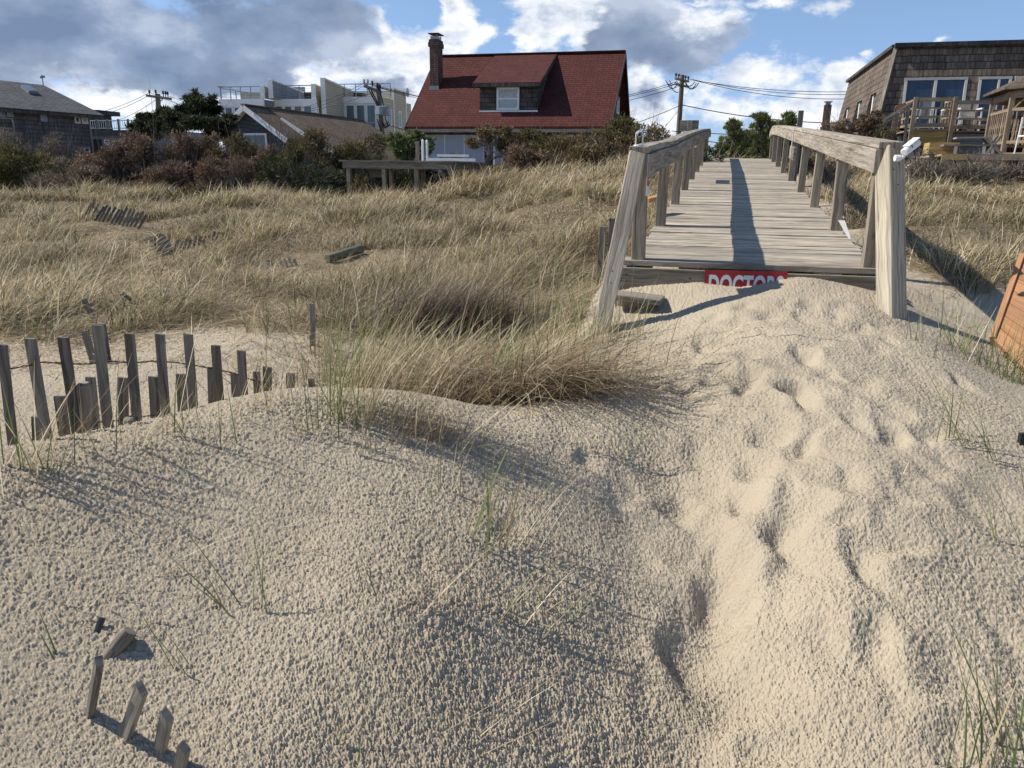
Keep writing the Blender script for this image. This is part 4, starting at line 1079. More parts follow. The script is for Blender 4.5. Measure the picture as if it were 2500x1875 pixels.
def near_grass():
    def P(px, py):
        q = G(px, py); return (q.x, q.y)
    R90 = math.pi/2
    # the big wind combed clump left of the path
    a = P(1330, 985); b = P(1150, 900); c = P(1010, 900)
    c1 = (a[0]-.12, a[1]+.32); c2 = (a[0]-.55, a[1]+.55); c3 = (a[0]-.9, a[1]+.75)
    dk = dict(pal=DEAD, wts=[.3, .28, .24, .1, .08])
    tuft('grass_clump', 'large flattened brown grass clump spilling right onto the sand path', [
        dict(at=c1, n=1000, radial=.45, spread=(.24, .15), h=(.28, .60), az=R90+.2, azs=.8, lean=(.35, 1.2), bend=(.9, 1.5), w=.0036, pile=.16, **dk),
        dict(at=c2, n=850, radial=.45, spread=(.30, .15), h=(.25, .5), az=R90+.2, azs=.95, lean=(.5, 1.3), bend=(.7, 1.2), w=.0036, pile=.18, **dk),
        dict(at=(c1[0]+.02, c1[1]-.12), n=500, spread=(.2, .08), h=(.3, .6), az=R90+.5, azs=.5, lean=(.7, 1.1), bend=(.6, .9), w=.0034, pile=.10, pal=DEAD, wts=[.2, .3, .3, .1, .1]),
        dict(at=(c1[0]-.1, c1[1]), n=170, spread=(.30, .12), h=(.35, .65), az=R90-.2, azs=.6, lean=(.05, .5), bend=(.1, .6), w=.0034, pal=GREEN, wts=[.3, .3, .2, .2])], 401)
    e = P(900, 790); e = (e[0]+.1, e[1])
    tuft('grass_clump', 'tall pale grass clump with long blades blown up to the right', [
        dict(at=(c3[0]+.25, c3[1]+.15), n=230, spread=(.30, .18), h=(.30, .66), az=R90-.1, azs=.6, lean=(.35, 1.0), bend=(.2, .9), w=.0038, pal=STRAW, wts=[.4, .2, .25, .08, .05, .02]),
        dict(at=(c3[0]+.3, c3[1]+.2), n=650, spread=(.36, .2), h=(.15, .40), az=R90+.1, azs=1.0, lean=(.6, 1.3), bend=(.5, 1.1), w=.0034, pile=.15, **dk),
        dict(at=(c3[0]-.1, c3[1]), n=140, spread=(.16, .1), h=(.35, .6), az=R90, azs=.9, lean=(.02, .35), bend=(.05, .4), w=.0036, pal=GREEN, wts=[.3, .35, .2, .15])], 402)
    tuft('grass_clump', 'dark matted grass hummock above the big clump', [
        dict(at=P(1090, 812), n=1500, spread=(.26, .12), h=(.28, .52), az=R90+.1, azs=.8, lean=(.4, 1.0), bend=(.6, 1.2), w=.0036, pile=.22, pal=[(.10, .075, .065), (.17, .13, .10), (.33, .26, .17), (.08, .06, .05)], wts=[.35, .3, .15, .2]),
        dict(at=P(1130, 780), n=220, spread=(.36, .2), h=(.3, .6), az=R90-.1, azs=.6, lean=(.3, .9), bend=(.3, .8), w=.0034)], 403)
    # green tuft at the left end of the clump
    t = P(835, 1025)
    tuft('grass_tuft', 'upright green and straw tuft on the ridge left of the big clump', [
        dict(at=t, n=60, spread=(.07, .05), h=(.18, .50), az=R90-.6, azs=1.3, lean=(.0, .45), bend=(.0, .5), w=.0036, pal=GREEN, wts=[.3, .3, .2, .2], clamp=False),
        dict(at=(t[0]+.1, t[1]+.06), n=130, spread=(.10, .06), h=(.25, .6), az=R90-.2, azs=.5, lean=(.2, .7), bend=(.1, .5), w=.0028, pal=STRAW, wts=[.45, .2, .25, .05, .05, .0], clamp=False),
        dict(at=(t[0]+.30, t[1]-.02), n=70, spread=(.12, .05), h=(.12, .3), az=R90-.3, azs=.6, lean=(.1, .6), bend=(.1, .5), w=.0026, pal=STRAW, wts=[.35, .3, .2, .15, .0, .0], clamp=False)], 404)
    t = P(1040, 1065)
    tuft('grass_tuft', 'low rusty tuft in the shaded hollow below the ridge crest', [
        dict(at=t, n=110, spread=(.06, .035), h=(.08, .24), az=R90, azs=.9, lean=(.0, .6), bend=(.1, .5), w=.0024, pal=[(.30, .20, .12), (.45, .34, .21), (.20, .13, .08)], wts=[.4, .4, .2], clamp=False),
        dict(at=(t[0]+.12, t[1]-.03), n=45, spread=(.10, .05), h=(.2, .42), az=R90-.1, azs=.35, lean=(.5, 1.0), bend=(.1, .4), w=.0024, pal=STRAW, wts=[.5, .1, .4, 0, 0, 0], clamp=False)], 405)
    # single tufts on the open sand, measured from the photo
    for k, (px, py, n, h0, h1, az, azs, l0, l1, wd, lab, gr) in enumerate([
        (1195, 1340, 12, .18, .36, R90-.6, .7, .0, .40, .0040, 'green tuft standing alone in the middle of the foreground sand', .8),
        (1235, 1330, 16, .16, .34, R90-.25, .15, .40, .75, .0024, 'fine straw tuft leaning right beside the middle green tuft', .1),
        (640, 1505, 4, .16, .36, -R90+.9, .5, .1, .5, .0036, 'few green blades left of centre with long thin shadows', .9),
        (560, 1518, 4, .18, .32, -R90+.3, .25, .5, .9, .0034, 'green blades leaning far left above the buried pickets', .9),
        (905, 1470, 2, .10, .16, -R90+.6, .2, .5, .8, .0034, 'short leaning green blade in the lower middle sand', 1),
        (1000, 1490, 18, .16, .36, R90-.3, .35, .55, 1.15, .0014, 'spray of straw threads fanning right across the lower sand', .05),
        (1230, 1520, 14, .14, .34, R90-.35, .3, .45, 1.0, .0026, 'mixed green and straw spray left of the path trough', .35),
        (1340, 1500, 8, .12, .24, R90-.3, .4, .4, 1.0, .0028, 'short green sprig in the trough shade', .7),
        (1080, 1210, 9, .10, .26, R90-.8, .8, .0, .3, .0030, 'thin upright tuft below the shaded hollow', .3),
        (1420, 1105, 6, .15, .3, R90-.3, .4, .5, .9, .0026, 'sparse green blades on the flank between clump and path', .8),
        (1500, 1120, 4, .2, .34, R90-.35, .2, .7, 1.0, .0028, 'long low green blades beside the path left edge', .8),
        (525, 1090, 12, .10, .28, R90-1, 1.0, .0, .5, .0026, 'straw wisps on the ridge in front of the shortest pickets', .2),
        (740, 1075, 10, .10, .24, R90-.5, .9, .0, .5, .0026, 'thin wisps on the ridge top left of the green tuft', .3),
        (40, 1165, 26, .10, .38, R90, 1.2, .0, .7, .0030, 'mixed tuft at the left edge in front of the first picket', .35),
        (130, 1150, 12, .10, .30, -R90, 1.2, .1, .8, .0026, 'straggly blades around the foot of the second picket', .3),
        (330, 1090, 14, .08, .24, R90, 1.2, .1, .9, .0022, 'fine dry wisps around the weathered stump', .1),
        (130, 1620, 2, .10, .17, -R90+.5, .2, .4, .7, .0034, 'single green blade near the lower left corner', 1),
        (480, 1640, 3, .16, .3, -R90+.5, .2, .4, .7, .0026, 'thin green stem rising left beside the picket tops', .8),
        (2370, 1080, 18, .2, .50, -R90+.45, .3, .35, .75, .0036, 'fan of green blades leaning left on the right bank', .95),
        (2300, 1075, 4, .14, .34, .2, .5, .05, .3, .0034, 'upright blades just left of the green fan', .9),
        (2440, 1130, 9, .14, .4, -R90+.6, .5, .1, .6, .0032, 'green sprig below the fan near the right edge', .9),
        (2450, 1330, 9, .2, .44, -R90+.7, .4, .2, .6, .0030, 'thin pale stems on the right edge of the path bank', .5),
        (2440, 1870, 28, .14, .36, -.2, 1.1, .1, .7, .0036, 'dense green tuft at the lower right corner', .8),
        (2480, 1760, 16, .14, .34, -R90+.3, .8, .3, .9, .0028, 'dry straw tuft above the lower right corner', .2),
        (1100, 1790, 5, .2, .4, R90-.3, .2, .9, 1.2, .0020, 'long straw threads lying on the sand at the bottom middle', .0),
        (840, 1870, 3, .12, .2, .2, .4, .1, .4, .0026, 'thin blade at the bottom edge of the picture', .5),
        (2410, 900, 46, .12, .34, R90-1, 1.1, .0, .6, .0036, 'dense green tuft at the foot of the orange panel', .8),
        (2470, 930, 34, .12, .38, R90-.6, .9, .05, .6, .0036, 'green blades crossing the lower corner of the orange panel', .85),
        (2330, 850, 24, .12, .34, R90-.8, .9, .05, .6, .0032, 'sparse green blades on the rim behind the right end post', .75),
        (2230, 830, 9, .1, .3, R90-.8, .9, .05, .5, .0030, 'few dark blades at the base of the tall right post', .8),
        (2260, 870, 6, .08, .16, .3, .6, .0, .4, .0030, 'short sprouts in the smooth sand right of the path', .8),
        (1500, 835, 46, .1, .34, R90-1, 1.0, .0, .5, .0030, 'green tuft wrapped around the foot of the left leaning post', .65),
        (1440, 835, 60, .14, .36, -.6, 1.0, .0, .5, .0030, 'pale yellow tuft left of the leaning post', .35),
        (1370, 800, 60, .2, .5, R90-.9, .8, .0, .5, .0032, 'tall thin green tuft behind the big clump', .6),
        (60, 1150, 10, .25, .5, R90-.3, .9, .2, .9, .0028, 'long straw blades arching across the first two pickets', .15),
        (235, 1105, 9, .2, .45, R90-.6, 1.0, .1, .9, .0026, 'curved straw blades crossing the tallest picket', .25),
        (420, 1060, 12, .2, .45, R90-.5, .9, .2, .9, .0026, 'wiry blades crossing in front of the middle pickets', .4),
        (480, 1085, 8, .12, .36, -R90, .8, .0, .6, .0030, 'upright green stalks just below the middle pickets', .7),
        (600, 1010, 12, .14, .38, R90-.5, .9, .1, .8, .0026, 'pale wisps rising in front of the shortest pickets', .2),
        (690, 985, 14, .12, .40, -.3, 1.2, .0, .6, .0028, 'loose straw wisps around the last picket stub', .3),
        (960, 1050, 16, .1, .32, R90-.4, .9, .1, .7, .0026, 'dry wisps on the shaded crest right of the green tuft', .3),
        (880, 1100, 10, .1, .30, R90-.8, .9, .0, .4, .0028, 'thin stalks on the slope below the green tuft', .5),
        (2200, 1150, 3, .05, .1, 1, 1, .1, .6, .0026, 'tiny sprout on the path right side', .5)]):
        t = P(px, min(py, 1868)); rr = .012+.0022*n**.8
        g_ = gr; pal = GREEN[:2]+[STRAW[0], STRAW[2], STRAW[1]]; wts = [g_*.5, g_*.5+.001, (1-g_)*.45+.001, (1-g_)*.3, (1-g_)*.25]
        if px >= 2400 and py < 1000: rr *= 1.0
        tuft('grass_tuft', lab, [dict(at=t, n=n, spread=(rr*1.5, rr), h=(h0, h1*1.08), az=az, azs=azs, lean=(l0, l1), bend=(.0, .35), w=wd*1.25, pal=pal, wts=wts, clamp=False, K=7)], 500+k)
    # sparse threads caught in the sand, too many to count
    rs = np.random.RandomState(77); n = 420
    px = rs.rand(n)*2500; py = 1000+rs.rand(n)**1.5*850
    xs = []; 
    for a_, b_ in zip(px, py):
        q = at_d(a_, b_, .95+.0004*(b_-1000)); xs.append((q.x, q.y))
    xs = np.array(xs); u, s = to_us(xs[:, 0], xs[:, 1]); k = ((u < -.15) | (u > 1.95)) & (pn(xs[:, 0]*1.1, xs[:, 1]*1.1, 88) > -.05); xs = xs[k]; n = len(xs)
    base = np.stack([xs[:, 0], xs[:, 1], g(xs[:, 0], xs[:, 1])+.001], 1)
    v = blade_arrays(base, .05+.22*rs.rand(n)**2, R90-.4+rs.randn(n)*.6, .5+.8*rs.rand(n), rs.rand(n)*.35, .0022*(.6+.7*rs.rand(n)), pick_cols(n, STRAW, [.4, .15, .25, .1, .05, .05], rs), 5)
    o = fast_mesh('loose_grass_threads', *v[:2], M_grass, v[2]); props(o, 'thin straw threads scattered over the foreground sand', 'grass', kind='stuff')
near_grass()

# ------------------------------------------------------------------ foliage
def leaves(clumps, n_per, l, w, pal, wts, rs, wind=(0.35, 0, .45), shell=.55):
    Vs, Cs = [], []
    for (c, rx, ry, rz) in clumps:
        n = max(8, int(n_per*rx*rz/.12))
        d = rs.randn(n, 3); d /= np.linalg.norm(d, axis=1)[:, None]
        rr = shell+(1-shell)*rs.rand(n)
        rr = np.where(rs.rand(n) < .25, rs.rand(n), rr)
        # sprays: gather leaves round a few directions so the outline is ragged
        m = max(5, n//26); sd_ = rs.randn(m, 3); sd_ /= np.linalg.norm(sd_, axis=1)[:, None]; sl_ = .65+.6*rs.rand(m)
        k = rs.randint(0, m, n); d = d*.38+sd_[k]; d /= np.linalg.norm(d, axis=1)[:, None]; rr = rr*sl_[k]
        p = np.array(c)+d*rr[:, None]*np.array([rx, ry, rz])
        ax = d*np.array([1, 1, .8])+np.array(wind)+rs.randn(n, 3)*.45; ax /= np.linalg.norm(ax, axis=1)[:, None]
        sv = np.cross(ax, rs.randn(n, 3)); sv /= np.linalg.norm(sv, axis=1)[:, None]
        L = (l*(.6+.8*rs.rand(n)))[:, None]; W = (w*(.6+.8*rs.rand(n)))[:, None]
        q = np.stack([p-sv*W*.5, p+ax*L*.55-sv*W*.62, p+ax*L, p+ax*L*.45+sv*W*.62], 1)
        col = pick_cols(n, pal, wts, rs)*(.75+.5*rs.rand())
        col = col*(.8+.4*rs.rand(m)[k])[:, None]
        Vs.append(q.reshape(-1, 3)); Cs.append(np.repeat(col, 4, 0))
    V = np.vstack(Vs); C = np.vstack(Cs); F_ = np.arange(len(V)).reshape(-1, 4)
    return V, F_, C
def twigs(base, targets, r0, rs, cols, K=6, sag=.1):
    """thin crossed ribbons from the base to targets with side forks"""
    Vs, Fs, Cs = [], [], []; o = 0
    segs = []
    for t in targets:
        b = np.array(base(rs)) if callable(base) else np.array(base)
        t = np.array(t); mid = (b+t)/2+rs.randn(3)*np.linalg.norm(t-b)*sag
        P_ = [b*(1-f)**2+2*mid*f*(1-f)+t*f*f for f in np.linspace(0, 1, K)]
        segs.append((P_, r0))
        for _ in range(3):
            i = rs.randint(1, K-1); q = P_[i]+(t-b)*.35+rs.randn(3)*np.linalg.norm(t-b)*.16
            m2 = (P_[i]+q)/2+rs.randn(3)*.05
            segs.append(([P_[i]*(1-f)**2+2*m2*f*(1-f)+q*f*f for f in np.linspace(0, 1, 4)], r0*.5))
    for P_, r_ in segs:
        P_ = np.array(P_); n = len(P_); rr = r_*(1-.75*np.linspace(0, 1, n))
        col = np.array(cols[rs.randint(len(cols))])*(.8+.4*rs.rand())
        for axis in (np.array([1, .3, 0]), np.array([0, .3, 1.])):
            d = np.gradient(P_, axis=0); sv = np.cross(d, axis); sv /= (np.linalg.norm(sv, axis=1)[:, None]+1e-9)
            v = np.stack([P_-sv*rr[:, None], P_+sv*rr[:, None]], 1).reshape(-1, 3)
            i = np.arange(n-1)*2; f_ = np.stack([i, i+1, i+3, i+2], 1)+o
            Vs.append(v); Fs.append(f_); Cs.append(np.tile(col, (len(v), 1))); o += len(v)
    return np.vstack(Vs), np.vstack(Fs), np.vstack(Cs)
P_BROWN = ([(.18, .11, .075), (.25, .165, .11), (.10, .072, .048), (.31, .235, .17), (.15, .135, .07)], [.32, .25, .2, .13, .1])
P_OLIVE = ([(.11, .115, .04), (.17, .15, .055), (.065, .07, .03), (.21, .16, .075), (.16, .10, .05)], [.28, .24, .22, .14, .12])
P_RUST = ([(.19, .13, .06), (.25, .18, .08), (.12, .09, .042), (.14, .135, .055), (.30, .22, .12)], [.28, .22, .25, .15, .1])
P_PINE = ([(.14, .17, .06), (.21, .23, .085), (.085, .105, .042), (.28, .27, .14)], [.35, .28, .25, .12])
P_DARK = ([(.04, .056, .027), (.065, .078, .037), (.10, .095, .045), (.025, .032, .018)], [.35, .3, .15, .2])
P_GREYB = ([(.22, .18, .145), (.30, .25, .20), (.13, .105, .085), (.14, .13, .07)], [.35, .25, .25, .15])
TW = [(.20, .17, .14), (.13, .11, .09), (.28, .245, .21)]
TWP = [(.42, .38, .34), (.33, .29, .25)]
def shrub(label, x, y, w, h, pal, seed, n_per=900, l=.075, wl=.022, ntw=26, bare=0, name='shrub', group=None, cat='shrub', depth=None, wind=(.35, 0, .45), twc=TW):
    rs = np.random.RandomState(seed); z = g1(x, y)
    root = empty(name, (x, y, z), label, cat, group); dp = depth or w*.8
    cl = []
    m = max(6, int(w*max(h, .7)*8))
    for _ in range(m):
        a = rs.rand()*2*np.pi; rr = math.sqrt(rs.rand())
        cx, cy_ = math.cos(a)*rr*w*.42, math.sin(a)*rr*dp*.42
        top = h*(1-.42*rr**3)*(.80+.34*rs.rand()); cz = top*(.22+.74*rs.rand()**.6)
        s_ = .16+.16*rs.rand()
        cl.append(((x+cx, y+cy_, z+cz), s_*w**.4*1.1, s_*w**.4, s_*.85*max(h, .6)**.5))
    if n_per: _fol(cl, n_per, l, wl, pal, rs, wind, root)
    tg = []
    for _ in range(ntw+bare):
        a = rs.rand()*2*np.pi; rr = math.sqrt(rs.rand())
        tg.append((x+math.cos(a)*rr*w*.52+.1*h, y+math.sin(a)*rr*dp*.52, z+h*(.5+.65*rs.rand())*math.sqrt(max(.1, 1-rr*rr*.7))))
    V, F_, C = twigs(lambda r: (x+r.randn()*w*.16, y+r.randn()*dp*.16, z-.05), tg, .009+.004*h, rs, twc)
    fast_mesh('branches', V, F_, M_twig, C, parent=root)
    return root
def _fol(cl, n_per, l, w, pal, rs, wind, root, name='foliage'):
    V, F_, C = leaves(cl, n_per, l, w, pal[0], pal[1], rs, wind)
    return fast_mesh(name, V, F_, M_leaf, C, parent=root)
def px_shrub(label, x0, x1, ytop, Y, pal, seed, **k):
    """shrub filling pixel columns x0..x1 with its top at row ytop, standing at distance Y"""
    a, b = at_y(x0, ytop, Y), at_y(x1, ytop, Y); cx = (a.x+b.x)/2; z = g1(cx, Y)
    return shrub(label, cx, Y, (b.x-a.x), max(.35, ((a.z+b.z)/2-z)), pal, seed, **k)
def px_tree(name, label, cat, Y, clumps, trunks, pal, seed, n_per=900, l=.09, w=.03, wind=(.3, 0, .3), tw=30, trunk_cols=TW, trunk_mat=None, jit=1.0, flat=.6):
    rs = np.random.RandomState(seed)
    b = trunks[0][0]; p0 = at_y(b[0], b[1], Y); z0 = g1(p0.x, p0.y)
    root = empty(name, (p0.x, p0.y, z0), label, cat)
    cl = []
    for (px, py, r_) in clumps:
        R_ = r_/FPX*Y
        for _ in range(2):
            c = at_y(px, py, Y+rs.randn()*R_*jit); cl.append((tuple(c), R_*1.05, R_, R_*flat))
    _fol(cl, n_per, l, w, pal, rs, wind, root, 'crown')
    mb = MB().seed(seed)
    for tr in trunks:
        pts = [at_y(q[0], q[1], Y) for q in tr]; rr = [q[2] for q in tr]
        if tr is trunks[0]: pts = [Vector((pts[0].x, pts[0].y, z0-.1))]+pts; rr = [rr[0]*1.1]+rr
        fine, fr = [], []
        for i in range(len(pts)-1):
            for f in (0, .33, .66):
                j = Vector(tuple(rs.randn(3)*.012)); fine.append(pts[i].lerp(pts[i+1], f)+j); fr.append(rr[i]*(1-f)+rr[i+1]*f)
        fine.append(pts[-1]); fr.append(rr[-1]); mb.tube(fine, fr, 7)
    mb.build('trunk', trunk_mat or M_stump, root, smooth_=True)
    if tw:
        tg = [tuple(np.array(cl[rs.randint(len(cl))][0])+rs.randn(3)*.15) for _ in range(tw)]
        src = [at_y(q[0], q[1], Y) for tr in trunks for q in tr]
        V, F_, C = twigs(lambda r: tuple(src[r.randint(len(src))]), tg, .014, rs, trunk_cols)
        fast_mesh('branches', V, F_, M_twig, C, parent=root)
    return root
def build_vegetation():
    S = px_shrub
    # left thicket, back row
    S('grey leafless bayberry mass in front of the shingled house, far left', -60, 90, 325, 26, P_GREYB, 1, n_per=500, ntw=160, l=.06, wl=.012)
    S('grey brown bare thicket below the right half of the shingled house', 70, 200, 330, 26, P_GREYB, 2, n_per=500, ntw=150, l=.06, wl=.012)
    S('dark green low juniper at the far left under the grey twigs', -40, 130, 362, 23.5, P_OLIVE, 3, n_per=1100)
    S('dull low brush between the far left juniper and the straw grass', 60, 260, 398, 22, P_GREYB, 4, n_per=500, ntw=110, l=.06, wl=.014)
    S('rust brown shrub below the corner of the shingled house', 190, 320, 360, 23, P_BROWN, 5, n_per=900, ntw=60)
    S('brown wind bent shrub under the dark cedar, left side', 290, 430, 320, 23.5, P_BROWN, 6, n_per=1000, ntw=80)
    S('brown shrub under the dark cedar, right side', 410, 540, 318, 24, P_BROWN, 7, n_per=1000, ntw=70)
    S('tall brown shrub hiding the left foot of the blue grey gable', 500, 640, 334, 24, P_RUST, 8, n_per=950, ntw=70)
    S('greyish twiggy shrub in front of the gable window', 600, 720, 330, 23.5, P_BROWN, 9, n_per=900, ntw=110)
    S('dark juniper in the middle of the thicket in front of the gable', 640, 800, 352, 23, P_OLIVE, 10, n_per=1100, ntw=50)
    S('brown shrub against the brown cottage roof', 700, 850, 328, 25, P_RUST, 11, n_per=900, ntw=60)
    S('green brown juniper below the white house windows', 800, 960, 330, 25.5, P_OLIVE, 12, n_per=1000, ntw=40)
    S('front brown shrub with grey stems left of centre', 120, 290, 415, 21, P_BROWN, 13, n_per=700, ntw=110)
    S('front dark shrub below the cedar', 300, 470, 392, 21.3, P_BROWN, 14, n_per=900, ntw=70)
    S('front shrub with pale bare stems below the cottage', 450, 640, 395, 21.3, P_BROWN, 15, n_per=800, ntw=130, twc=TW+TWP)
    S('front tangled dark shrub left of the wooden platform', 620, 830, 392, 21.5, P_DARK, 16, n_per=700, ntw=140, twc=TW+TWP)
    S('low dark juniper alone in the straw grass', 395, 535, 458, 16.6, P_RUST, 17, n_per=800, l=.06, ntw=30)
    S('small dry bush in front of the first platform post', 850, 930, 425, 20, P_RUST, 18, n_per=500, ntw=50)
    S('rusty low juniper right of the platform', 1090, 1230, 415, 18.5, P_RUST, 19, n_per=900, ntw=50)
    S('dark low juniper behind the rusty one, below the bare trunked cedar', 1180, 1290, 395, 20.5, P_OLIVE, 20, n_per=900, ntw=30)
    S('dark brush in the shade right behind the platform, left part', 840, 960, 392, 23.6, P_DARK, 35, n_per=900, ntw=60)
    S('dark brush in the shade right behind the platform, right part', 940, 1080, 394, 23.6, P_DARK, 36, n_per=900, ntw=60)
    S('brown brush at the foot of the storm panels', 1050, 1200, 392, 24.5, P_BROWN, 37, n_per=900, ntw=60)
    # junipers between the red roofed house and the walkway
    S('olive juniper under the left half of the red roof eave', 1235, 1400, 312, 22.5, P_OLIVE, 21, n_per=1300, ntw=40)
    S('rusty olive juniper below the red roof corner', 1340, 1490, 296, 22, P_RUST, 22, n_per=1300, ntw=40)
    S('tall olive juniper touching the right gable of the red roofed house', 1430, 1575, 284, 21.5, P_OLIVE, 23, n_per=1300, ntw=50)
    S('rusty juniper behind the left leaning post', 1520, 1650, 310, 19.5, P_RUST, 24, n_per=1200, ntw=40)
    S('low rusty skirt of juniper in front of the red roofed house', 1230, 1420, 355, 20, P_BROWN, 25, n_per=1000, ntw=80)
    S('brown juniper skirt above the tall grass left of the walkway', 1380, 1560, 340, 18.8, P_RUST, 26, n_per=1000, ntw=60)
    S('small dark brush against the far end of the left railing', 1640, 1750, 358, 17.5, P_DARK, 27, n_per=500, ntw=60)
    # right side
    S('bare grey brush right of the tall post, nearest the orange deck edge', 2200, 2330, 384, 15.5, P_GREYB, 28, n_per=250, ntw=220, l=.05, wl=.012)
    S('bare grey brush below the yellow deck edge', 2310, 2440, 388, 15.5, P_GREYB, 29, n_per=250, ntw=220, l=.05, wl=.012)
    S('bare grey brush at the right edge of the picture under the gazebo', 2420, 2560, 400, 15.8, P_GREYB, 30, n_per=250, ntw=180, l=.05, wl=.012)
    S('dark brush between the right railing posts', 1970, 2090, 395, 15.5, P_BROWN, 31, n_per=500, ntw=150)
    S('shady brown brush behind the third right railing post', 1890, 2000, 375, 17.5, P_BROWN, 32, n_per=600, ntw=90)
    S('dark juniper below the wooden stairs of the shake house', 2110, 2200, 318, 20, P_OLIVE, 33, n_per=1100, ntw=40)
    S('brown bare shrub in front of the small brick chimney', 1975, 2075, 305, 23, P_BROWN, 34, n_per=700, ntw=90)
    # trees
    T = px_tree
    T('dark_cedar', 'dark evergreen cedar with flat layered branches between the shingled house and the white house', 'tree', 28,
      [(325, 312, 12), (345, 303, 14), (352, 322, 18), (342, 290, 7), (350, 286, 10), (368, 290, 15), (372, 290, 12), (390, 278, 11), (398, 296, 18), (402, 268, 7), (418, 280, 15), (420, 285, 20), (438, 268, 10), (445, 286, 20), (462, 258, 13), (458, 242, 8), (478, 236, 9), (476, 224, 5), (482, 254, 15), (498, 264, 14), (470, 280, 20), (495, 290, 20), (490, 268, 10), (495, 288, 16), (515, 250, 9), (518, 236, 5), (523, 268, 13), (513, 290, 16), (560, 290, 14), (550, 305, 20), (510, 300, 24), (470, 300, 26), (430, 312, 24), (390, 308, 22), (365, 330, 20), (530, 325, 24), (330, 332, 12)],
      [[(440, 400, .12), (435, 330, .10), (430, 280, .06)], [(435, 330, .06), (375, 285, .03)], [(435, 320, .06), (500, 265, .03)]], P_DARK, 41, n_per=2600, l=.15, w=.035, wind=(.5, 0, .25), flat=.42, jit=1.6)
    T('small_cedar', 'small yellow green cedar at the left corner of the red roofed house', 'tree', 24.5,
      [(985, 345, 20), (1000, 335, 18), (1015, 340, 20), (1035, 350, 20), (975, 360, 22), (1000, 365, 26), (1040, 365, 18), (965, 330, 10), (1055, 340, 10), (1020, 325, 10), (985, 385, 20), (950, 345, 10)],
      [[(1005, 400, .05), (1010, 370, .04), (1000, 345, .02)]], P_PINE, 42, n_per=1100, l=.10, w=.03)
    T('bare_trunk_cedar', 'windswept cedar with a pale twisted bare trunk in front of the red roofed house', 'tree', 22.5,
      [(1150, 348, 14), (1160, 355, 10), (1175, 322, 14), (1190, 318, 14), (1210, 330, 16), (1185, 338, 14), (1235, 322, 14), (1240, 345, 20), (1255, 352, 22), (1275, 362, 24), (1225, 358, 16), (1265, 380, 22), (1290, 372, 18)],
      [[(1188, 396, .06), (1198, 372, .055), (1190, 358, .045), (1168, 350, .03), (1152, 350, .02)], [(1198, 372, .045), (1203, 352, .04), (1222, 338, .03), (1236, 326, .02)], [(1195, 385, .04), (1225, 382, .03), (1262, 378, .02)], [(1203, 352, .03), (1190, 335, .02)]],
      P_RUST, 43, n_per=1300, l=.09, w=.028, trunk_cols=TWP, trunk_mat=M_picket_pale, tw=60)
    # pines behind the walkway crest
    def pine(label, Y, px, top, bot, wpx, seed):
        rs = np.random.RandomState(seed); cl = []
        n = 12
        for k in range(n):
            f = k/(n-1); yy = top+8+(bot-top)*f; ww = 5+wpx*f**.8
            for _ in range(2+int(3*f)):
                cl.append((px+(rs.rand()*2-1)*ww, yy-rs.rand()*8, 8+5*rs.rand()))
        cl.append((px, top+4, 6))
        T('pine_tree', label, 'tree', Y, cl, [[(px, bot+10, .06), (px, (top+bot)/2, .04), (px, top+6, .02)]], P_PINE, seed, n_per=1500, l=.11, w=.018, wind=(0, 0, .7), tw=20)
    pine('low young pine just right of the left railing end', 21.5, 1792, 298, 385, 38, 51)
    pine('tallest young pine behind the walkway crest', 22.5, 1862, 280, 385, 55, 52)
    pine('spreading young pine beside the right railing end', 23.5, 1925, 282, 380, 46, 53)
    pine('narrow young pine filling the gap behind the walkway crest', 24, 1828, 322, 390, 40, 54)
    pine('short pine tip left of the dark post', 25, 1895, 305, 380, 40, 55)
    T('bare_tree', 'small dark wind pruned tree in front of the shake house stairs', 'tree', 21.5,
      [(2105, 300, 12), (2120, 290, 16), (2140, 284, 14), (2090, 306, 12), (2135, 296, 14), (2110, 312, 14), (2060, 300, 8), (2050, 315, 12), (2080, 325, 14), (2120, 322, 18), (2150, 330, 16), (2175, 335, 14), (2150, 345, 18)],
      [[(2110, 360, .05), (2105, 325, .04), (2100, 305, .02)], [(2108, 335, .03), (2135, 300, .015)]], P_BROWN, 44, n_per=1300, l=.09, w=.025, tw=70)
build_vegetation()

# ------------------------------------------------------------------ buildings
class Fr:
    """building frame: x along the front to the right, y back, z up"""
    def __init__(s, O, yaw):
        s.O = Vector(O); t = rad(yaw); s.X = Vector((math.cos(t), -math.sin(t), 0)); s.Y = Vector((math.sin(t), math.cos(t), 0)); s.Z = Vector((0, 0, 1))
    def __call__(s, x, y, z): return s.O+s.X*x+s.Y*y+s.Z*z
    def on(s, px, py, y=0.0):               # pixel -> (x, z) on the upright plane at depth y
        q = hit(px, py, s(0, y, 0), s.Y)-s.O; return q.dot(s.X), q.z
    def side(s, px, py, x=0.0):             # pixel -> (y, z) on the upright plane at x
        q = hit(px, py, s(x, 0, 0), s.X)-s.O; return q.dot(s.Y), q.z
    def box(s, mb, x0, x1, y0, y1, z0, z1, r=None):
        mb.hexa([s(x0, y0, z0), s(x1, y0, z0), s(x1, y1, z0), s(x0, y1, z0), s(x0, y0, z1), s(x1, y0, z1), s(x1, y1, z1), s(x0, y1, z1)], r=r); return mb
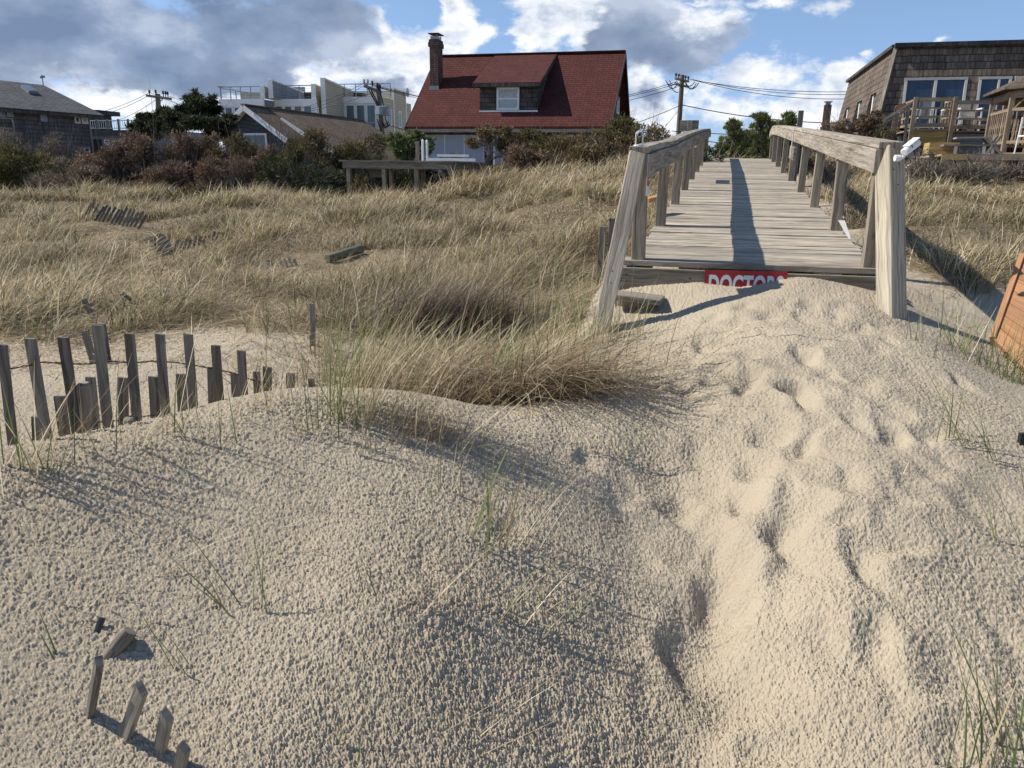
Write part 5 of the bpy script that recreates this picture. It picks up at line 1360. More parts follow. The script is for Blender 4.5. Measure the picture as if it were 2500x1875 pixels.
def frame_win(F, root, x0, x1, z0, z1, y=0.0, fw=.06, mull=(), bars=(), glass=M_glass, trim=M_white, name='window', axis='front', proud=.05, recess=.03, x=0.0, curtain=False):
    """window > frame, pane; axis 'front' lies in x-z at depth y, 'side' lies in y-z at x"""
    mb = MB()
    def bx(a0, a1, b0, b1, d0, d1):
        if axis == 'front': F.box(mb, a0, a1, y+d0, y+d1, b0, b1)
        else: F.box(mb, x-d1, x-d0, a0, a1, b0, b1) if proud > 0 else None
    e = -proud
    bx(x0, x1, z1-fw, z1, e, .0); bx(x0, x1, z0, z0+fw, e, .0); bx(x0, x0+fw, z0+fw, z1-fw, e, .0); bx(x1-fw, x1, z0+fw, z1-fw, e, .0)
    for m_ in mull: bx(m_-fw*.4, m_+fw*.4, z0+fw, z1-fw, e+.01, .0)
    for b_ in bars: bx(x0+fw, x1-fw, b_-fw*.35, b_+fw*.35, e+.012, .0)
    fr = mb.build(name, trim, root)
    mb = MB(); bx(x0+fw*.7, x1-fw*.7, z0+fw*.7, z1-fw*.7, -.012, -.004); mb.build('pane', glass, fr)
    return fr
def wires(name, label, a, b, sag, r=.014, n=24, hang=None):
    r = r*.68
    pts = []
    for k in range(n+1):
        f = k/n; p_ = Vector(a).lerp(Vector(b), f); p_.z -= sag*4*f*(1-f); pts.append(p_)
    mb = MB(); mb.tube(pts, r, 5)
    o = mb.build(name, M_black, base=pts[0]); return props(o, label, 'power line')

def red_house():
    er = at_y(1487, 308.5, 31.0); YAW = 14.0
    F0 = Fr((er.x, er.y, 0), YAW)                    # eave right corner is x=0
    xl, ze = F0.on(990, 309, 0); ze = er.z
    RUN = 3.9
    xr, zr = F0.on(1530, 126, RUN); xl2, _ = F0.on(1066, 137, RUN)
    gz = g1(er.x-4, er.y+3)
    root = empty('red_roofed_house', F0(xl/2, 1.0, gz), 'shingled cottage with a steep red roof, brick chimney and dormer', 'house')
    F = F0; x0 = min(xl, xl2); x1 = 0.06; n_ = M_redroof
    # roof: two slopes, 12 cm thick
    def slope(mb, xa, xb, ya, za, yb, zb, t=.12):
        d = Vector((0, yb-ya, zb-za)).normalized(); nn = (-d.z, d.y)
        pts = [F(xa, ya, za), F(xb, ya, za), F(xb, yb, zb), F(xa, yb, zb)]
        lo = [q+Vector((0, 0, -t)) for q in pts]
        mb.face(pts, r=.5); mb.face(lo[::-1], r=.5)
        for i in range(4): mb.face([lo[i], lo[(i+1) % 4], pts[(i+1) % 4], pts[i]], r=.5)
    mb = MB(); slope(mb, x0, x1, 0, ze, RUN, zr); rf = mb.build('roof', M_redroof, root)
    mb = MB(); slope(mb, x0, x1, 2*RUN, ze, RUN+.001, zr-.002); mb.build('rear_roof', M_redroof, root)
    mb = MB(); mb.beam(F(x0, RUN, zr+.015), F(x1, RUN, zr+.015), .26, .06, segs=10, warp=.006); mb.build('ridge_cap', M_redroof, rf)
    sl = (zr-ze)/RUN
    # dark barge boards and fascia
    for xx in (x1+.012, x0-.012):
        mb = MB(); mb.beam(F(xx, -.02, ze-.14), F(xx, RUN, zr-.14), .03, .22, up=(0, 0, 1)); mb.beam(F(xx, RUN, zr-.14), F(xx, 2*RUN+.02, ze-.14), .03, .22, up=(0, 0, 1))
        mb.build('barge_board', M_darkshake, root)
    mb = MB(); F.box(mb, x0, x1, -.03, .0, ze-.22, ze-.10); mb.build('fascia', M_rail, root)
    # walls (pentagon prism) set in from the overhang
    wx0, wx1, wy0, wy1 = x0+.30, x1-.42, .45, 2*RUN-.45
    mb = MB()
    def zroof(y): return ze+sl*min(y, 2*RUN-y)-.13
    for xx, fl in ((wx1, 1), (wx0, 0)):
        pts = [F(xx, wy0, gz-.3), F(xx, wy1, gz-.3), F(xx, wy1, zroof(wy1)), F(xx, RUN, zroof(RUN)), F(xx, wy0, zroof(wy0))]
        if not fl: pts = pts[::-1]
        mb.face(pts, uv=[((q-F(0, 0, 0)).dot(F.Y), q.z) for q in pts], r=.4)
    mb.face([F(wx0, wy0, gz-.3), F(wx1, wy0, gz-.3), F(wx1, wy0, zroof(wy0)), F(wx0, wy0, zroof(wy0))], r=.3)
    mb.face([F(wx1, wy1, gz-.3), F(wx0, wy1, gz-.3), F(wx0, wy1, zroof(wy1)), F(wx1, wy1, zroof(wy1))], r=.3)
    mb.build('walls', M_darkshake, root)
    mb = MB(); F.box(mb, wx0, wx1, .0, wy0, ze-.20, ze-.13); mb.build('soffit', M_offwhite, root)
    # storm boards over the ground floor windows, as three tall pale panels
    xa = F.on(1040, 330, wy0)[0]; xb = F.on(1182, 330, wy0)[0]
    w3 = (xb-xa)/3
    for k in range(3):
        mb = MB(); F.box(mb, xa+w3*k+.012, xa+w3*(k+1)-.012, wy0-.05, wy0-.004, gz-.1, ze-.30); mb.build('storm_panel', M_lightgrey, root)
    mb = MB()
    for k in range(4): F.box(mb, xa+w3*k-.012, xa+w3*k+.012, wy0-.058, wy0-.002, gz-.1, ze-.30)
    mb.build('panel_trim', M_white, root)
    xc, xd = F.on(1205, 330, wy0)[0], F.on(1255, 330, wy0)[0]
    frame_win(F, root, xc, xd, gz+.8, ze-.30, y=wy0, fw=.08, glass=M_lightgrey, name='side_door')
    xc, xd = F.on(1352, 330, wy0)[0], F.on(1400, 330, wy0)[0]
    frame_win(F, root, xc, xd, ze-1.3, ze-.30, y=wy0, fw=.07, glass=M_curtain)
    xc, xd = F.on(1008, 330, wy0)[0], F.on(1012, 330, wy0)[0]
    mb = MB(); F.box(mb, wx0-.02, wx0+.07, wy0-.03, wy0+.07, gz-.2, ze-.27); mb.build('corner_board', M_white, root)
    # gable window
    (ya, za) = F.side(1503, 276, wx1); (yb, zb) = F.side(1512, 222, wx1)
    ya2 = RUN-.55; yb2 = RUN+.35
    yc = F.side(1508, 250, wx1)[0]
    frame_win(F, root, max(yc-.42, 1.2), max(yc-.42, 1.2)+.84, za, zb, fw=.07, axis='side', x=wx1, bars=((za+zb)/2,), glass=M_curtain) if False else None
    mb = MB(); y0_, y1_ = yc-.42, yc+.42
    for (p0, p1, q0, q1) in ((y0_, y1_, zb-.08, zb), (y0_, y1_, za, za+.08), (y0_, y0_+.08, za+.08, zb-.08), (y1_-.08, y1_, za+.08, zb-.08), (y0_+.08, y1_-.08, (za+zb)/2-.025, (za+zb)/2+.025)): F.box(mb, wx1+.003, wx1+.05, p0, p1, q0, q1)
    fr = mb.build('gable_window', M_white, root)
    mb = MB(); F.box(mb, wx1+.004, wx1+.015, y0_+.05, y1_-.05, za+.05, zb-.05); mb.build('pane', M_curtain, fr)
    # chimney
    yc = 1.05
    # find depth where the chimney base meets the roof surface
    best = None
    for yy in np.linspace(.3, 3.5, 200):
        x_, z_ = F.on(1059, 217, yy)
        e_ = abs(z_-(ze+sl*yy))
        if best is None or e_ < best[0]: best = (e_, yy)
    yc = best[1]
    cx0, _ = F.on(1050, 217, yc); cx1, _ = F.on(1070, 217, yc)
    _, zt = F.on(1060, 95, yc)
    mb = MB(); F.box(mb, cx0, cx1, yc, yc+.62, ze+sl*yc-.3, zt); 
    ch = mb.build('chimney', M_brick, root)
    mb = MB(); F.box(mb, cx0-.045, cx1+.045, yc-.045, yc+.665, zt-.30, zt-.12); F.box(mb, cx0-.02, cx1+.02, yc-.02, yc+.64, zt-.12, zt-.02); mb.build('brick_collar', M_brick, ch)
    mb = MB(); F.box(mb, cx0-.03, cx1+.03, yc-.03, yc-.004, ze+sl*yc-.12, ze+sl*yc+.12); mb.build('flashing', M_metal, ch)
    mb = MB()
    for a_, b_ in ((cx0+.05, yc+.06), (cx1-.05, yc+.06), (cx0+.05, yc+.55), (cx1-.05, yc+.55)): mb.beam(F(a_, b_, zt), F(a_, b_, zt+.20), .03, .03, up=(1, 0, 0))
    F.box(mb, cx0+.03, cx1-.03, yc+.05, yc+.57, zt, zt+.12)
    mb.build('spark_screen', M_metal, ch)
    mb = MB(); F.box(mb, cx0-.04, cx1+.05, yc-.04, yc+.66, zt+.20, zt+.235); mb.build('cap', M_black, ch)
    # dormer
    best = None
    for yy in np.linspace(.2, 3, 200):
        x_, z_ = F.on(1240, 274, yy); e_ = abs(z_-(ze+sl*yy))
        if best is None or e_ < best[0]: best = (e_, yy)
    yd = best[1]; dx0, zd0 = F.on(1171, 272, yd); dx1, _ = F.on(1312, 272, yd); _, zd1 = F.on(1240, 205, yd)
    _, zrd = F.on(1366, 137, RUN-.25)
    ydr = RUN-.12; zrd = ze+sl*ydr+.02
    mb = MB()
    mb.face([F(dx0, yd, zd0), F(dx1, yd, zd0), F(dx1, yd, zd1), F(dx0, yd, zd1)], r=.2)
    for xx, fl in ((dx1, 1), (dx0, 0)):
        pts = [F(xx, yd, zd0-.02), F(xx, ydr, zrd-.03), F(xx, yd, zd1)]
        if not fl: pts = pts[::-1]
        mb.face(pts, uv=[((q-F(0, 0, 0)).dot(F.Y), q.z) for q in pts], r=.6)
    dm = mb.build('dormer', M_darkshake, root)
    mb = MB(); ex = .22
    pts = [F(dx0-ex, yd-.25, zd1+.03-.0), F(dx1+ex*.6, yd-.25, zd1+.03), F(dx1+ex*.6, ydr, zrd+.02), F(dx0-ex, ydr, zrd+.02)]
    lo = [q-Vector((0, 0, .10)) for q in pts]; mb.face(pts, r=.7); mb.face(lo[::-1], r=.7)
    for i in (0, 1, 2, 3): mb.face([lo[i], lo[(i+1) % 4], pts[(i+1) % 4], pts[i]], r=.7)
    mb.build('dormer_roof', M_redroof, dm)
    mb = MB(); F.box(mb, dx0-ex, dx1+ex*.6, yd-.275, yd-.252, zd1-.14, zd1+.01); mb.beam(F(dx1+ex*.6+.012, yd-.27, zd1-.05), F(dx1+ex*.6+.012, ydr, zrd-.09), .02, .13); mb.build('dormer_fascia', M_greyclap if 0 else M_darkshake, dm)
    wx_0, _ = F.on(1213, 240, yd); wx_1, _ = F.on(1268, 240, yd); _, wz0 = F.on(1240, 269, yd); _, wz1 = F.on(1240, 213, yd)
    fr = frame_win(F, dm, wx_0, wx_1, wz0, wz1, y=yd, fw=.085, bars=((wz0+wz1)/2,), glass=M_curtain, name='window')
    mb = MB(); F.box(mb, dx0-.02, dx1+.02, yd-.03, yd-.005, zd0-.03, zd0+.03); mb.build('sill_flashing', M_white, dm)
    mb = MB(); c = F((wx_0+wx_1)/2, yd-.08, wz1+.07); mb.tube([c-F.X*.08, c-F.X*.075, c+F.X*.075, c+F.X*.08], [.03, .06, .06, .03], 10); mb.build('lamp', M_white, dm)
red_house()

def shake_house():
    T = at_y(2189, 114, 25.0); F = Fr((T.x, T.y, 0), 14.8); zt = T.z
    gz = g1(T.x+2, T.y+2)
    # the walls lean out towards the ground; solve the slope from the corner trim
    best = None
    for s_ in np.linspace(.05, .6, 111):
        q = F(-s_*1.0, -s_*1.0, zt-2.75)
        d = np.array(q)-np.array((0, 0, CZ)); z = d@Fw; px = 1250+FPX*(d@Rt)/z; py = 937.5-FPX*(d@Up)/z
        tx = 2189+(2150-2189)*(py-114)/(265-114)
        e_ = abs(px-tx)
        if best is None or e_ < best[0]: best = (e_, s_)
    k = best[1]/2.75                                   # metres out per metre down
    zb = gz-.3; H = zt-zb
    depth = F.side(2072, 197, 0)[0]; depth = 9.4; Wd = 12.0
    root = empty('shake_house', F(3, 2, gz), 'large mansard style house clad in brown wood shakes with wide glass doors, at the right', 'house')
    out = lambda z: (zt-z)*k
    def on_front(px, py):                              # pixel on the sloping front plane -> x, z
        N = (F.Y*1.0+Vector((0, 0, -k)) ); N = Vector((F.Y.x, F.Y.y, -k)).normalized()
        # plane through (0,0,zt) containing X and (0,-k,-1)
        N = F.X.cross((F.Y*(-k)+Vector((0, 0, -1)))).normalized()
        q = hit(px, py, F(0, 0, zt), N)-F.O; return q.dot(F.X), q.z
    def on_side(px, py):
        N = F.Y.cross((F.X*(-k)+Vector((0, 0, -1)))).normalized()
        q = hit(px, py, F(0, 0, zt), N)-F.O; return q.dot(F.Y), q.z
    def pf(x, z, d=0): return F(x, -out(z)-d, z)
    def psd(y, z, d=0): return F(-out(z)-d, y, z)
    # front wall with real openings
    doors = [((2209, 189), (2364, 189), 2), ((2390, 188), (2472, 186), 1), ((2478, 186), (2640, 184), 2)]
    _, zdt = on_front(2280, 189); zdeck = F.on(2300, 312, -.9)[1]
    ops = []
    for a, b, m_ in doors: ops.append((on_front(*a)[0], on_front(*b)[0], m_))
    mb = MB()
    def fq(x0, x1, z0, z1, r=.3):
        mb.face([pf(x0, z0), pf(x1, z0), pf(x1, z1), pf(x0, z1)], uv=[(x0, z0), (x1, z0), (x1, z1), (x0, z1)], r=r)
    xs = -out(zdt)
    # top band (the corner edge slants, so its left limit follows out())
    mb.face([F(-out(zdt), -out(zdt), zdt), pf(Wd, zdt), F(Wd, 0, zt), F(0, 0, zt)], uv=[(-out(zdt), zdt), (Wd, zdt), (Wd, zt), (0, zt)], r=.3)
    cur = None
    zl = zdeck-.05
    mb.face([F(-out(zl), -out(zl), zl), pf(ops[0][0], zl), pf(ops[0][0], zdt), F(-out(zdt), -out(zdt), zdt)], uv=[(-out(zl), zl), (ops[0][0], zl), (ops[0][0], zdt), (-out(zdt), zdt)], r=.3)
    for (a, b) in ((ops[0][1], ops[1][0]), (ops[1][1], ops[2][0]), (ops[2][1], Wd)): fq(a, b, zl, zdt)
    mb.face([F(-out(zb), -out(zb), zb), pf(Wd, zb), pf(Wd, zl), F(-out(zl), -out(zl), zl)], uv=[(-out(zb), zb), (Wd, zb), (Wd, zl), (-out(zl), zl)], r=.3)
    # side wall with three deep slot windows
    slots = []
    for (a, b) in (((2066, 240), (2060, 282)), ((2102, 222), (2093, 290)), ((2144, 200), (2131, 275))):
        y_, z_ = on_side(*a); y2, z2 = on_side(*b); slots.append((y_, z_))
    slots = sorted([(y_, z_) for y_, z_ in slots]); sw = .75
    def sq(y0, y1, z0, z1):
        # outer skin facing left
        mb.face([psd(y1, z0), psd(y0, z0), psd(y0, z1), psd(y1, z1)], uv=[(y1, z0), (y0, z0), (y0, z1), (y1, z1)], r=.7)
    zs1 = zt-1.15; zs0 = zt-3.6
    mb.face([F(-out(zs1), depth+out(zs1), zs1), F(-out(zs1), -out(zs1), zs1), F(0, 0, zt), F(0, depth, zt)], uv=[(depth, zs1), (0, zs1), (0, zt), (depth, zt)], r=.7)
    cy_ = [(1.5, 2.25), (4.0, 4.75), (6.5, 7.25)]
    cy_ = [(1.4, 2.4), (4.1, 5.2), (7.0, 8.1)]
    mb.face([psd(cy_[0][0], zs0), F(-out(zs0), -out(zs0), zs0), F(-out(zs1), -out(zs1), zs1), psd(cy_[0][0], zs1)], uv=[(cy_[0][0], zs0), (0, zs0), (0, zs1), (cy_[0][0], zs1)], r=.7)
    for (a, b) in ((cy_[0][1], cy_[1][0]), (cy_[1][1], cy_[2][0])): sq(a, b, zs0, zs1)
    mb.face([F(-out(zs0), depth+out(zs0), zs0), psd(cy_[2][1], zs0), psd(cy_[2][1], zs1), F(-out(zs1), depth+out(zs1), zs1)], uv=[(depth, zs0), (cy_[2][1], zs0), (cy_[2][1], zs1), (depth, zs1)], r=.7)
    mb.face([F(-out(zb), depth+out(zb), zb), F(-out(zb), -out(zb), zb), F(-out(zs0), -out(zs0), zs0), F(-out(zs0), depth+out(zs0), zs0)], uv=[(depth, zb), (0, zb), (0, zs0), (depth, zs0)], r=.7)
    # back and right closing walls
    mb.face([F(Wd, 0, zt), F(Wd, -out(zb), zb), F(Wd, depth+out(zb), zb), F(Wd, depth, zt)][::-1], r=.2)
    mb.face([F(0, depth, zt), F(-out(zb), depth+out(zb), zb), F(Wd, depth+out(zb), zb), F(Wd, depth, zt)], r=.2)
    mb.build('walls', M_brownshake, root)
    # slot reveals and windows
    for (y0, y1) in cy_:
        mb = MB(); dp = .55
        A_ = [psd(y1, zs0), psd(y0, zs0), psd(y0, zs1), psd(y1, zs1)]; xin = -out(zs1)+dp*.0+.10
        B_ = [F(xin, y1, zs0), F(xin, y0, zs0), F(xin, y0, zs1), F(xin, y1, zs1)]
        for i in range(4): mb.face([A_[i], A_[(i+1) % 4], B_[(i+1) % 4], B_[i]][::-1], r=.4)
        sw_ = mb.build('window_recess', M_brownshake, root)
        mb = MB(); mb.face(B_, r=.1); mb.build('pane', M_glasslt, sw_)
        mb = MB()
        for yy in (y0+.04, y1-.04): mb.beam(F(xin-.02, yy, zs0), F(xin-.02, yy, zs1), .07, .04, up=(1, 0, 0))
        mb.build('frame', M_white, sw_)
    # roof edge, corner trim
    mb = MB()
    mb.beam(F(-.06, -.05, zt+.02), F(Wd, -.05, zt+.02), .16, .14); mb.beam(F(-.05, .04, zt+.02), F(-.05, depth+.1, zt+.02), .14, .10)
    mb.build('roof_edge', M_black if 0 else M_darkshake, root)
    mb = MB(); mb.face([F(0, 0, zt+.03), F(Wd, 0, zt+.03), F(Wd, depth, zt+.03), F(0, depth, zt+.03)]); mb.build('flat_roof', M_greyroof, root)
    mb = MB(); mb.beam(F(-.02, -.02, zt-.05), F(-out(zs0)-.02, -out(zs0)-.02, zs0), .10, .08, up=(1, 1, 0)); mb.build('corner_trim', M_rail, root)
    # sliding doors
    for (a, b, m_) in ops:
        mb = MB(); fw = .06; z0, z1 = zdeck+.02, zdt
        def bar(xa, za, xb, zb_, w): mb.beam(pf(xa, za, .0), pf(xb, zb_, .0), w*.8, .05, up=F.Y)
        bar(a, z1-.04, b, z1-.04, .09); bar(a, z0+.05, b, z0+.05, .12)
        for xx in (a+.045, b-.045): bar(xx, z0+.12, xx, z1-.09, .09)
        if m_ == 2: bar((a+b)/2, z0+.12, (a+b)/2, z1-.09, .10)
        else: bar(a+(b-a)*.62, z0+.12, a+(b-a)*.62, z1-.09, .07)
        d = mb.build('sliding_door', M_offwhite, root)
        mb = MB(); mb.face([pf(a+.03, z0, -.03), pf(b-.03, z0, -.03), pf(b-.03, z1-.03, -.03), pf(a+.03, z1-.03, -.03)]); mb.build('pane', M_glass, d)
    # ---- upper deck
    yf = -1.75-out(zdeck)
    yb_ = yf-1.0
    xl, _ = F.on(2225, 312, yb_)[0], 0
    xd0 = F.on(2225, 312, yb_)[0]; xd1 = F.on(2322, 312, yb_)[0]
    zdk = F.on(2280, 313, yb_)[1]
    dk = empty('upper_deck', F(xd0+2, yf, gz), 'raised tan wooden deck with horizontal railings on the front of the shake house', 'deck')
    mb = MB().seed(9)
    x2 = Wd
    F.box(mb, xd0, xd1, yb_, yf-.01, zdk-.06, zdk-.02); F.box(mb, xd0, x2, yf, -out(zdk)+.1, zdk-.06, zdk-.02)
    mb.build('floor', M_newwood, dk)
    mb = MB(); F.box(mb, xd0+.08, xd1-.08, yb_+.03, yb_+.07, zdk-.42, zdk-.07); mb.build('rim_board', M_yellow, dk)
    mb = MB(); F.box(mb, xd1-.1, F.on(2442, 320, yf)[0], yf+.02, yf+.05, zdk-.62, zdk-.10); mb.build('skirt_boards', M_greyclap, dk)
    _, zrt = F.on(2280, 243, yb_)
    def railing(xa, xb, y, n, name):
        mb = MB().seed(int(abs(xa*10)))
        hts = np.linspace(zdk+.08, zrt, 4)
        for i, z in enumerate(hts):
            mb.beam(F(xa, y, z), F(xb, y, z), .045, .10 if i in (0, 3) else .045)
        rs = random.Random(int(xb*10))
        for i in range(3):
            for j in range(n):
                f = (j+.35+.3*(i % 2))/n
                mb.beam(F(xa+(xb-xa)*f, y, hts[i]+.03), F(xa+(xb-xa)*f, y, hts[i+1]-.03), .06, .03, up=F.Y)
        return mb.build(name, M_newwood, dk)
    railing(xd0, xd1, yb_, 2, 'front_railing')
    x3 = F.on(2443, 300, yf)[0]; x4 = F.on(2700, 300, yf)[0]
    railing(xd1+.05, x3, yf, 3, 'front_railing'); railing(x3+.1, x4, yf, 4, 'front_railing')
    for xx, y, zz0 in ((xd0, yb_-.05, zdk-.48), (xd1, yb_-.05, zdk-.48), (x3+.05, yf-.05, gz-.3)):
        mb = MB().seed(int(xx*7)); mb.beam(F(xx, y, zz0), F(xx, y, zrt+.06 if zz0 > gz else zrt+.05), .10 if zz0 > gz else .16, .06 if zz0 > gz else .14, up=F.Y); mb.build('post', M_newwood, dk, bevel=.004)
    # ladder like side railing running back
    mb = MB().seed(4)
    for y0, y1, xx in ((yb_, yf, xd1), (yb_+.2, -out(zdk)-.2, xd0)):
        for z in np.linspace(zdk+.1, zrt, 4): mb.beam(F(xx, y0, z), F(xx, y1, z), .04, .05)
        for f in (.3, .6, .9): mb.beam(F(xx, y0+(y1-y0)*f, zdk+.1), F(xx, y0+(y1-y0)*f, zrt), .04, .05, up=F.X)
    mb.build('side_railing', M_newwood, dk)
    # lattice gates standing at the head of the stairs
    mb = MB().seed(5); yl = yb_+.5
    for (pa, pb, qa, qb) in (((2187, 262), (2210, 252), (2185, 270), (2207, 264)), ((2181, 294), (2198, 287), (2180, 312), (2196, 308))):
        xa, za = F.on(*pa, yl); xb, zb_ = F.on(*pb, yl); _, zc = F.on(*qa, yl); _, zd_ = F.on(*qb, yl)
        zc -= .12; zd_ -= .12
        for f in (0, .5, 1): mb.beam(F(xa, yl, za+(zc-za)*f), F(xb, yl, zb_+(zd_-zb_)*f), .03, .045)
        for f in (0, .33, .66, 1): mb.beam(F(xa+(xb-xa)*f, yl, za+(zb_-za)*f), F(xa+(xb-xa)*f, yl, zc+(zd_-zc)*f), .045, .03, up=F.Y)
    mb.build('stair_gate', M_orange, dk)
    # stairs going down left
    st0 = F.on(2229, 250, yb_+.05); st1 = F.on(2126, 314, yb_+.05)
    sd0 = F.on(2222, 312, yb_+.05); 
    stt = empty('outdoor_stairs', F(st1[0], yb_, gz), 'grey wooden stairs with a glazed railing descending left from the upper deck', 'stairs')
    mb = MB().seed(6); dx, dz = st1[0]-st0[0], st1[1]-st0[1]
    mb.beam(F(st0[0], yb_+.05, st0[1]), F(st1[0], yb_+.05, st1[1]), .07, .05); mb.beam(F(st0[0], yb_+.05, st0[1]-.09), F(st1[0], yb_+.05, st1[1]-.09), .03, .05)
    mb.beam(F(st0[0], yb_+.85, st0[1]), F(st1[0], yb_+.85, st1[1]), .07, .05)
    mb.build('handrail', M_rail, stt)
    mb = MB().seed(7)
    for yy in (yb_+.06, yb_+.84): mb.beam(F(st0[0], yy, st0[1]-1.12), F(st1[0]+.1, yy, st1[1]-1.05), .05, .26)
    mb.build('stringers', M_rail, stt)
    mb = MB().seed(8)
    for i in range(9):
        f = (i+.5)/9; mb.beam(F(st0[0]+dx*f, yb_+.09, st0[1]-1.0+dz*f), F(st0[0]+dx*f, yb_+.81, st0[1]-1.0+dz*f), .28, .04)
    mb.build('treads', M_rail, stt)
    mb = MB().seed(9)
    for f in (.08, .36, .64, .92): mb.beam(F(st0[0]+dx*f, yb_+.05, st0[1]+dz*f-1.05), F(st0[0]+dx*f, yb_+.05, st0[1]+dz*f-.03), .07, .05, up=F.Y)
    mb.build('balusters', M_rail, stt)
    # ---- lower storey under the deck
    yw = yf+.9
    xa, za = F.on(2195, 332, yw); xb, zb2 = F.on(2308, 354, yw)
    ls = empty('lower_extension', F(xa+1, yw, gz), 'low blue grey shingled wall with a small window under the upper deck', 'outbuilding')
    mb = MB(); F.box(mb, xa, xb, yw, yw+.6, gz-.4, F.on(2250, 331, yw)[1]); mb.build('wall', M_blueshake, ls)
    w0 = F.on(2243, 352, yw); w1 = F.on(2278, 372, yw)
    frame_win(F, ls, w0[0], w1[0], w1[1]-.25, w0[1], y=yw, fw=.05, mull=((w0[0]+w1[0])/2,), trim=M_offwhite)
    mb = MB(); F.box(mb, xb-.1, Wd, yw+.9, yw+1.0, gz-.4, zdk-.6); mb.build('recess_shade', M_dark, ls)  # near-black panel paints the shade under the deck
    mb = MB(); z_ = F.on(2380, 341, yw+.4)[1]; mb.beam(F(xb, yw+.4, z_), F(x3+.6, yw+.4, z_), .06, .06); mb.build('beam', M_baluster, ls)
    # ---- low deck with yellow edge
    yy = -9.0
    P_ = at_y(2362, 376, 17.2); L = Fr((P_.x, P_.y, 0), 17.9)
    lw = empty('low_deck', L(1, 0, g1(P_.x+1, P_.y)), 'low deck with yellow and brown edge boards above the bare brush', 'deck')
    z0, z1 = L.on(2362, 387)[1], L.on(2362, 375)[1]
    xe = L.on(2560, 374)[0]; x_l = L.on(2300, 380)[0]
    xm = L.on(2362, 380)[0]
    mb = MB(); L.box(mb, x_l, xe, .04, 3.0, z1-.05, z1-.005); mb.build('floor', M_newwood, lw)
    mb = MB(); L.box(mb, xm, xe, 0, .04, z0-.03, z1); mb.build('edge_board', M_newwood, lw)
    mb = MB(); L.box(mb, x_l, xm-.005, -.02, .03, z0-.03, z1-.03); mb.build('yellow_board', M_yellow, lw)
    mb = MB()
    for f in (.05, .5, .95): q = x_l+(xe-x_l)*f; mb.beam(L(q, .3, z0-1.0), L(q, .3, z0), .1, .1, up=L.Y)
    mb.build('posts', M_baluster, lw)
    # low box of boards left of the bench
    q0, q1 = L.on(2268, 362, .8), L.on(2340, 372, .8)
    bxr = MB().seed(12)
    for i in range(3): L.box(bxr, q0[0], q1[0], .8-.0+.0, 1.5, z1+.012+i*.085, z1+.012+i*.085+.078)
    o = bxr.build('board_stack', M_yellow, base=L(q0[0], .8, z1), bevel=.004); props(o, 'short stack of yellowish boards on the low deck, left of the grey table', 'board stack')
    # grey outdoor table with open frame
    q0, q1 = L.on(2336, 352, .4), L.on(2318, 358, 1.4); tx0 = q0[0]; tx1 = L.on(2440, 350, .4)[0]; zt_ = L.on(2390, 352, .4)[1]
    tb = empty('patio_table', L((tx0+tx1)/2, .8, z1), 'long grey wooden table on the low deck', 'table')
    mb = MB().seed(3); L.box(mb, tx0-.25, tx1, .4, 1.3, zt_-.04, zt_); mb.build('tabletop', M_rail, tb, bevel=.003)
    for a_, b_ in ((tx0, .45), (tx0+.55, .45), (tx1-.1, .45), (tx0, 1.2), (tx1-.1, 1.2)):
        mb = MB(); mb.beam(L(a_, b_, z1), L(a_, b_, zt_-.045), .06, .06, up=L.Y); mb.build('leg', M_offwhite, tb)
    q = L.on(2425, 346, .5)
    bch = empty('grey_chair', L(q[0], .5, z1), 'dark grey angled lounge chair at the right end of the grey table', 'chair')
    z_c = zt_+.14
    mb = MB(); mb.beam(L(q[0]-.05, .55, z_c), L(q[0]-.75, .55, z_c-.01), .35, .035); mb.build('seat', M_rail, bch)
    for yy_ in (.40, .72):
        mb = MB(); mb.beam(L(q[0]-.2, yy_, z_c), L(q[0]+.18, yy_, z1), .05, .04, up=L.Y); mb.beam(L(q[0]-.12, yy_, z1), L(q[0]+.12, yy_, z_c+.05), .05, .04, up=L.Y); mb.build('leg', M_rail, bch)
    # ---- chairs on the upper deck
    def chair(px, py, wpx, mat, lab, y, fab):
        xa, za = F.on(px, py, y); w = wpx/FPX*22; r = empty('deck_chair', F(xa, y, zdk-.02), lab, 'chair', None)
        z0 = zdk-.02
        for sx in (-1, 1):
            mb = MB(); xx = xa+sx*w/2
            mb.beam(F(xx, y, z0), F(xx, y, z0+.62), .035, .03, up=F.Y); mb.beam(F(xx, y+.5, z0), F(xx, y+.5, z0+.62), .035, .03, up=F.Y); mb.build('leg', mat, r)
            mb = MB(); mb.beam(F(xx, y-.05, z0+.635), F(xx, y+.55, z0+.635), .05, .03); mb.build('armrest', mat, r)
        mb = MB(); F.box(mb, xa-w/2+.03, xa+w/2-.03, y, y+.5, z0+.38, z0+.42); mb.build('seat', mat, r)
        mb = MB(); mb.beam(F(xa-w/2+.04, y+.5, z0+.66), F(xa+w/2-.04, y+.5, z0+.66), .03, .46, up=(0, 0, 1)); mb.build('backrest', fab, r)
    chair(2262, 305, 34, M_offwhite, 'dark cushioned chair seen through the left deck railing', yb_+1.3, M_metal)
    chair(2366, 303, 46, M_white, 'wide white framed chair with beige sling on the upper deck', yf+.5, M_cloth)
    chair(2318, 303, 22, M_white, 'narrow white chair half hidden behind the deck corner post', yf+.7, M_metal)
    mb = MB(); xx, zz_ = F.on(2411, 300, yf+.5); F.box(mb, xx-.25, xx+.25, yf+.4, yf+.8, zdk+.30, zdk+.34)
    t = empty('side_table', F(xx, yf+.6, zdk), 'low white side table right of the beige chair', 'table'); mb.build('top', M_white, t)
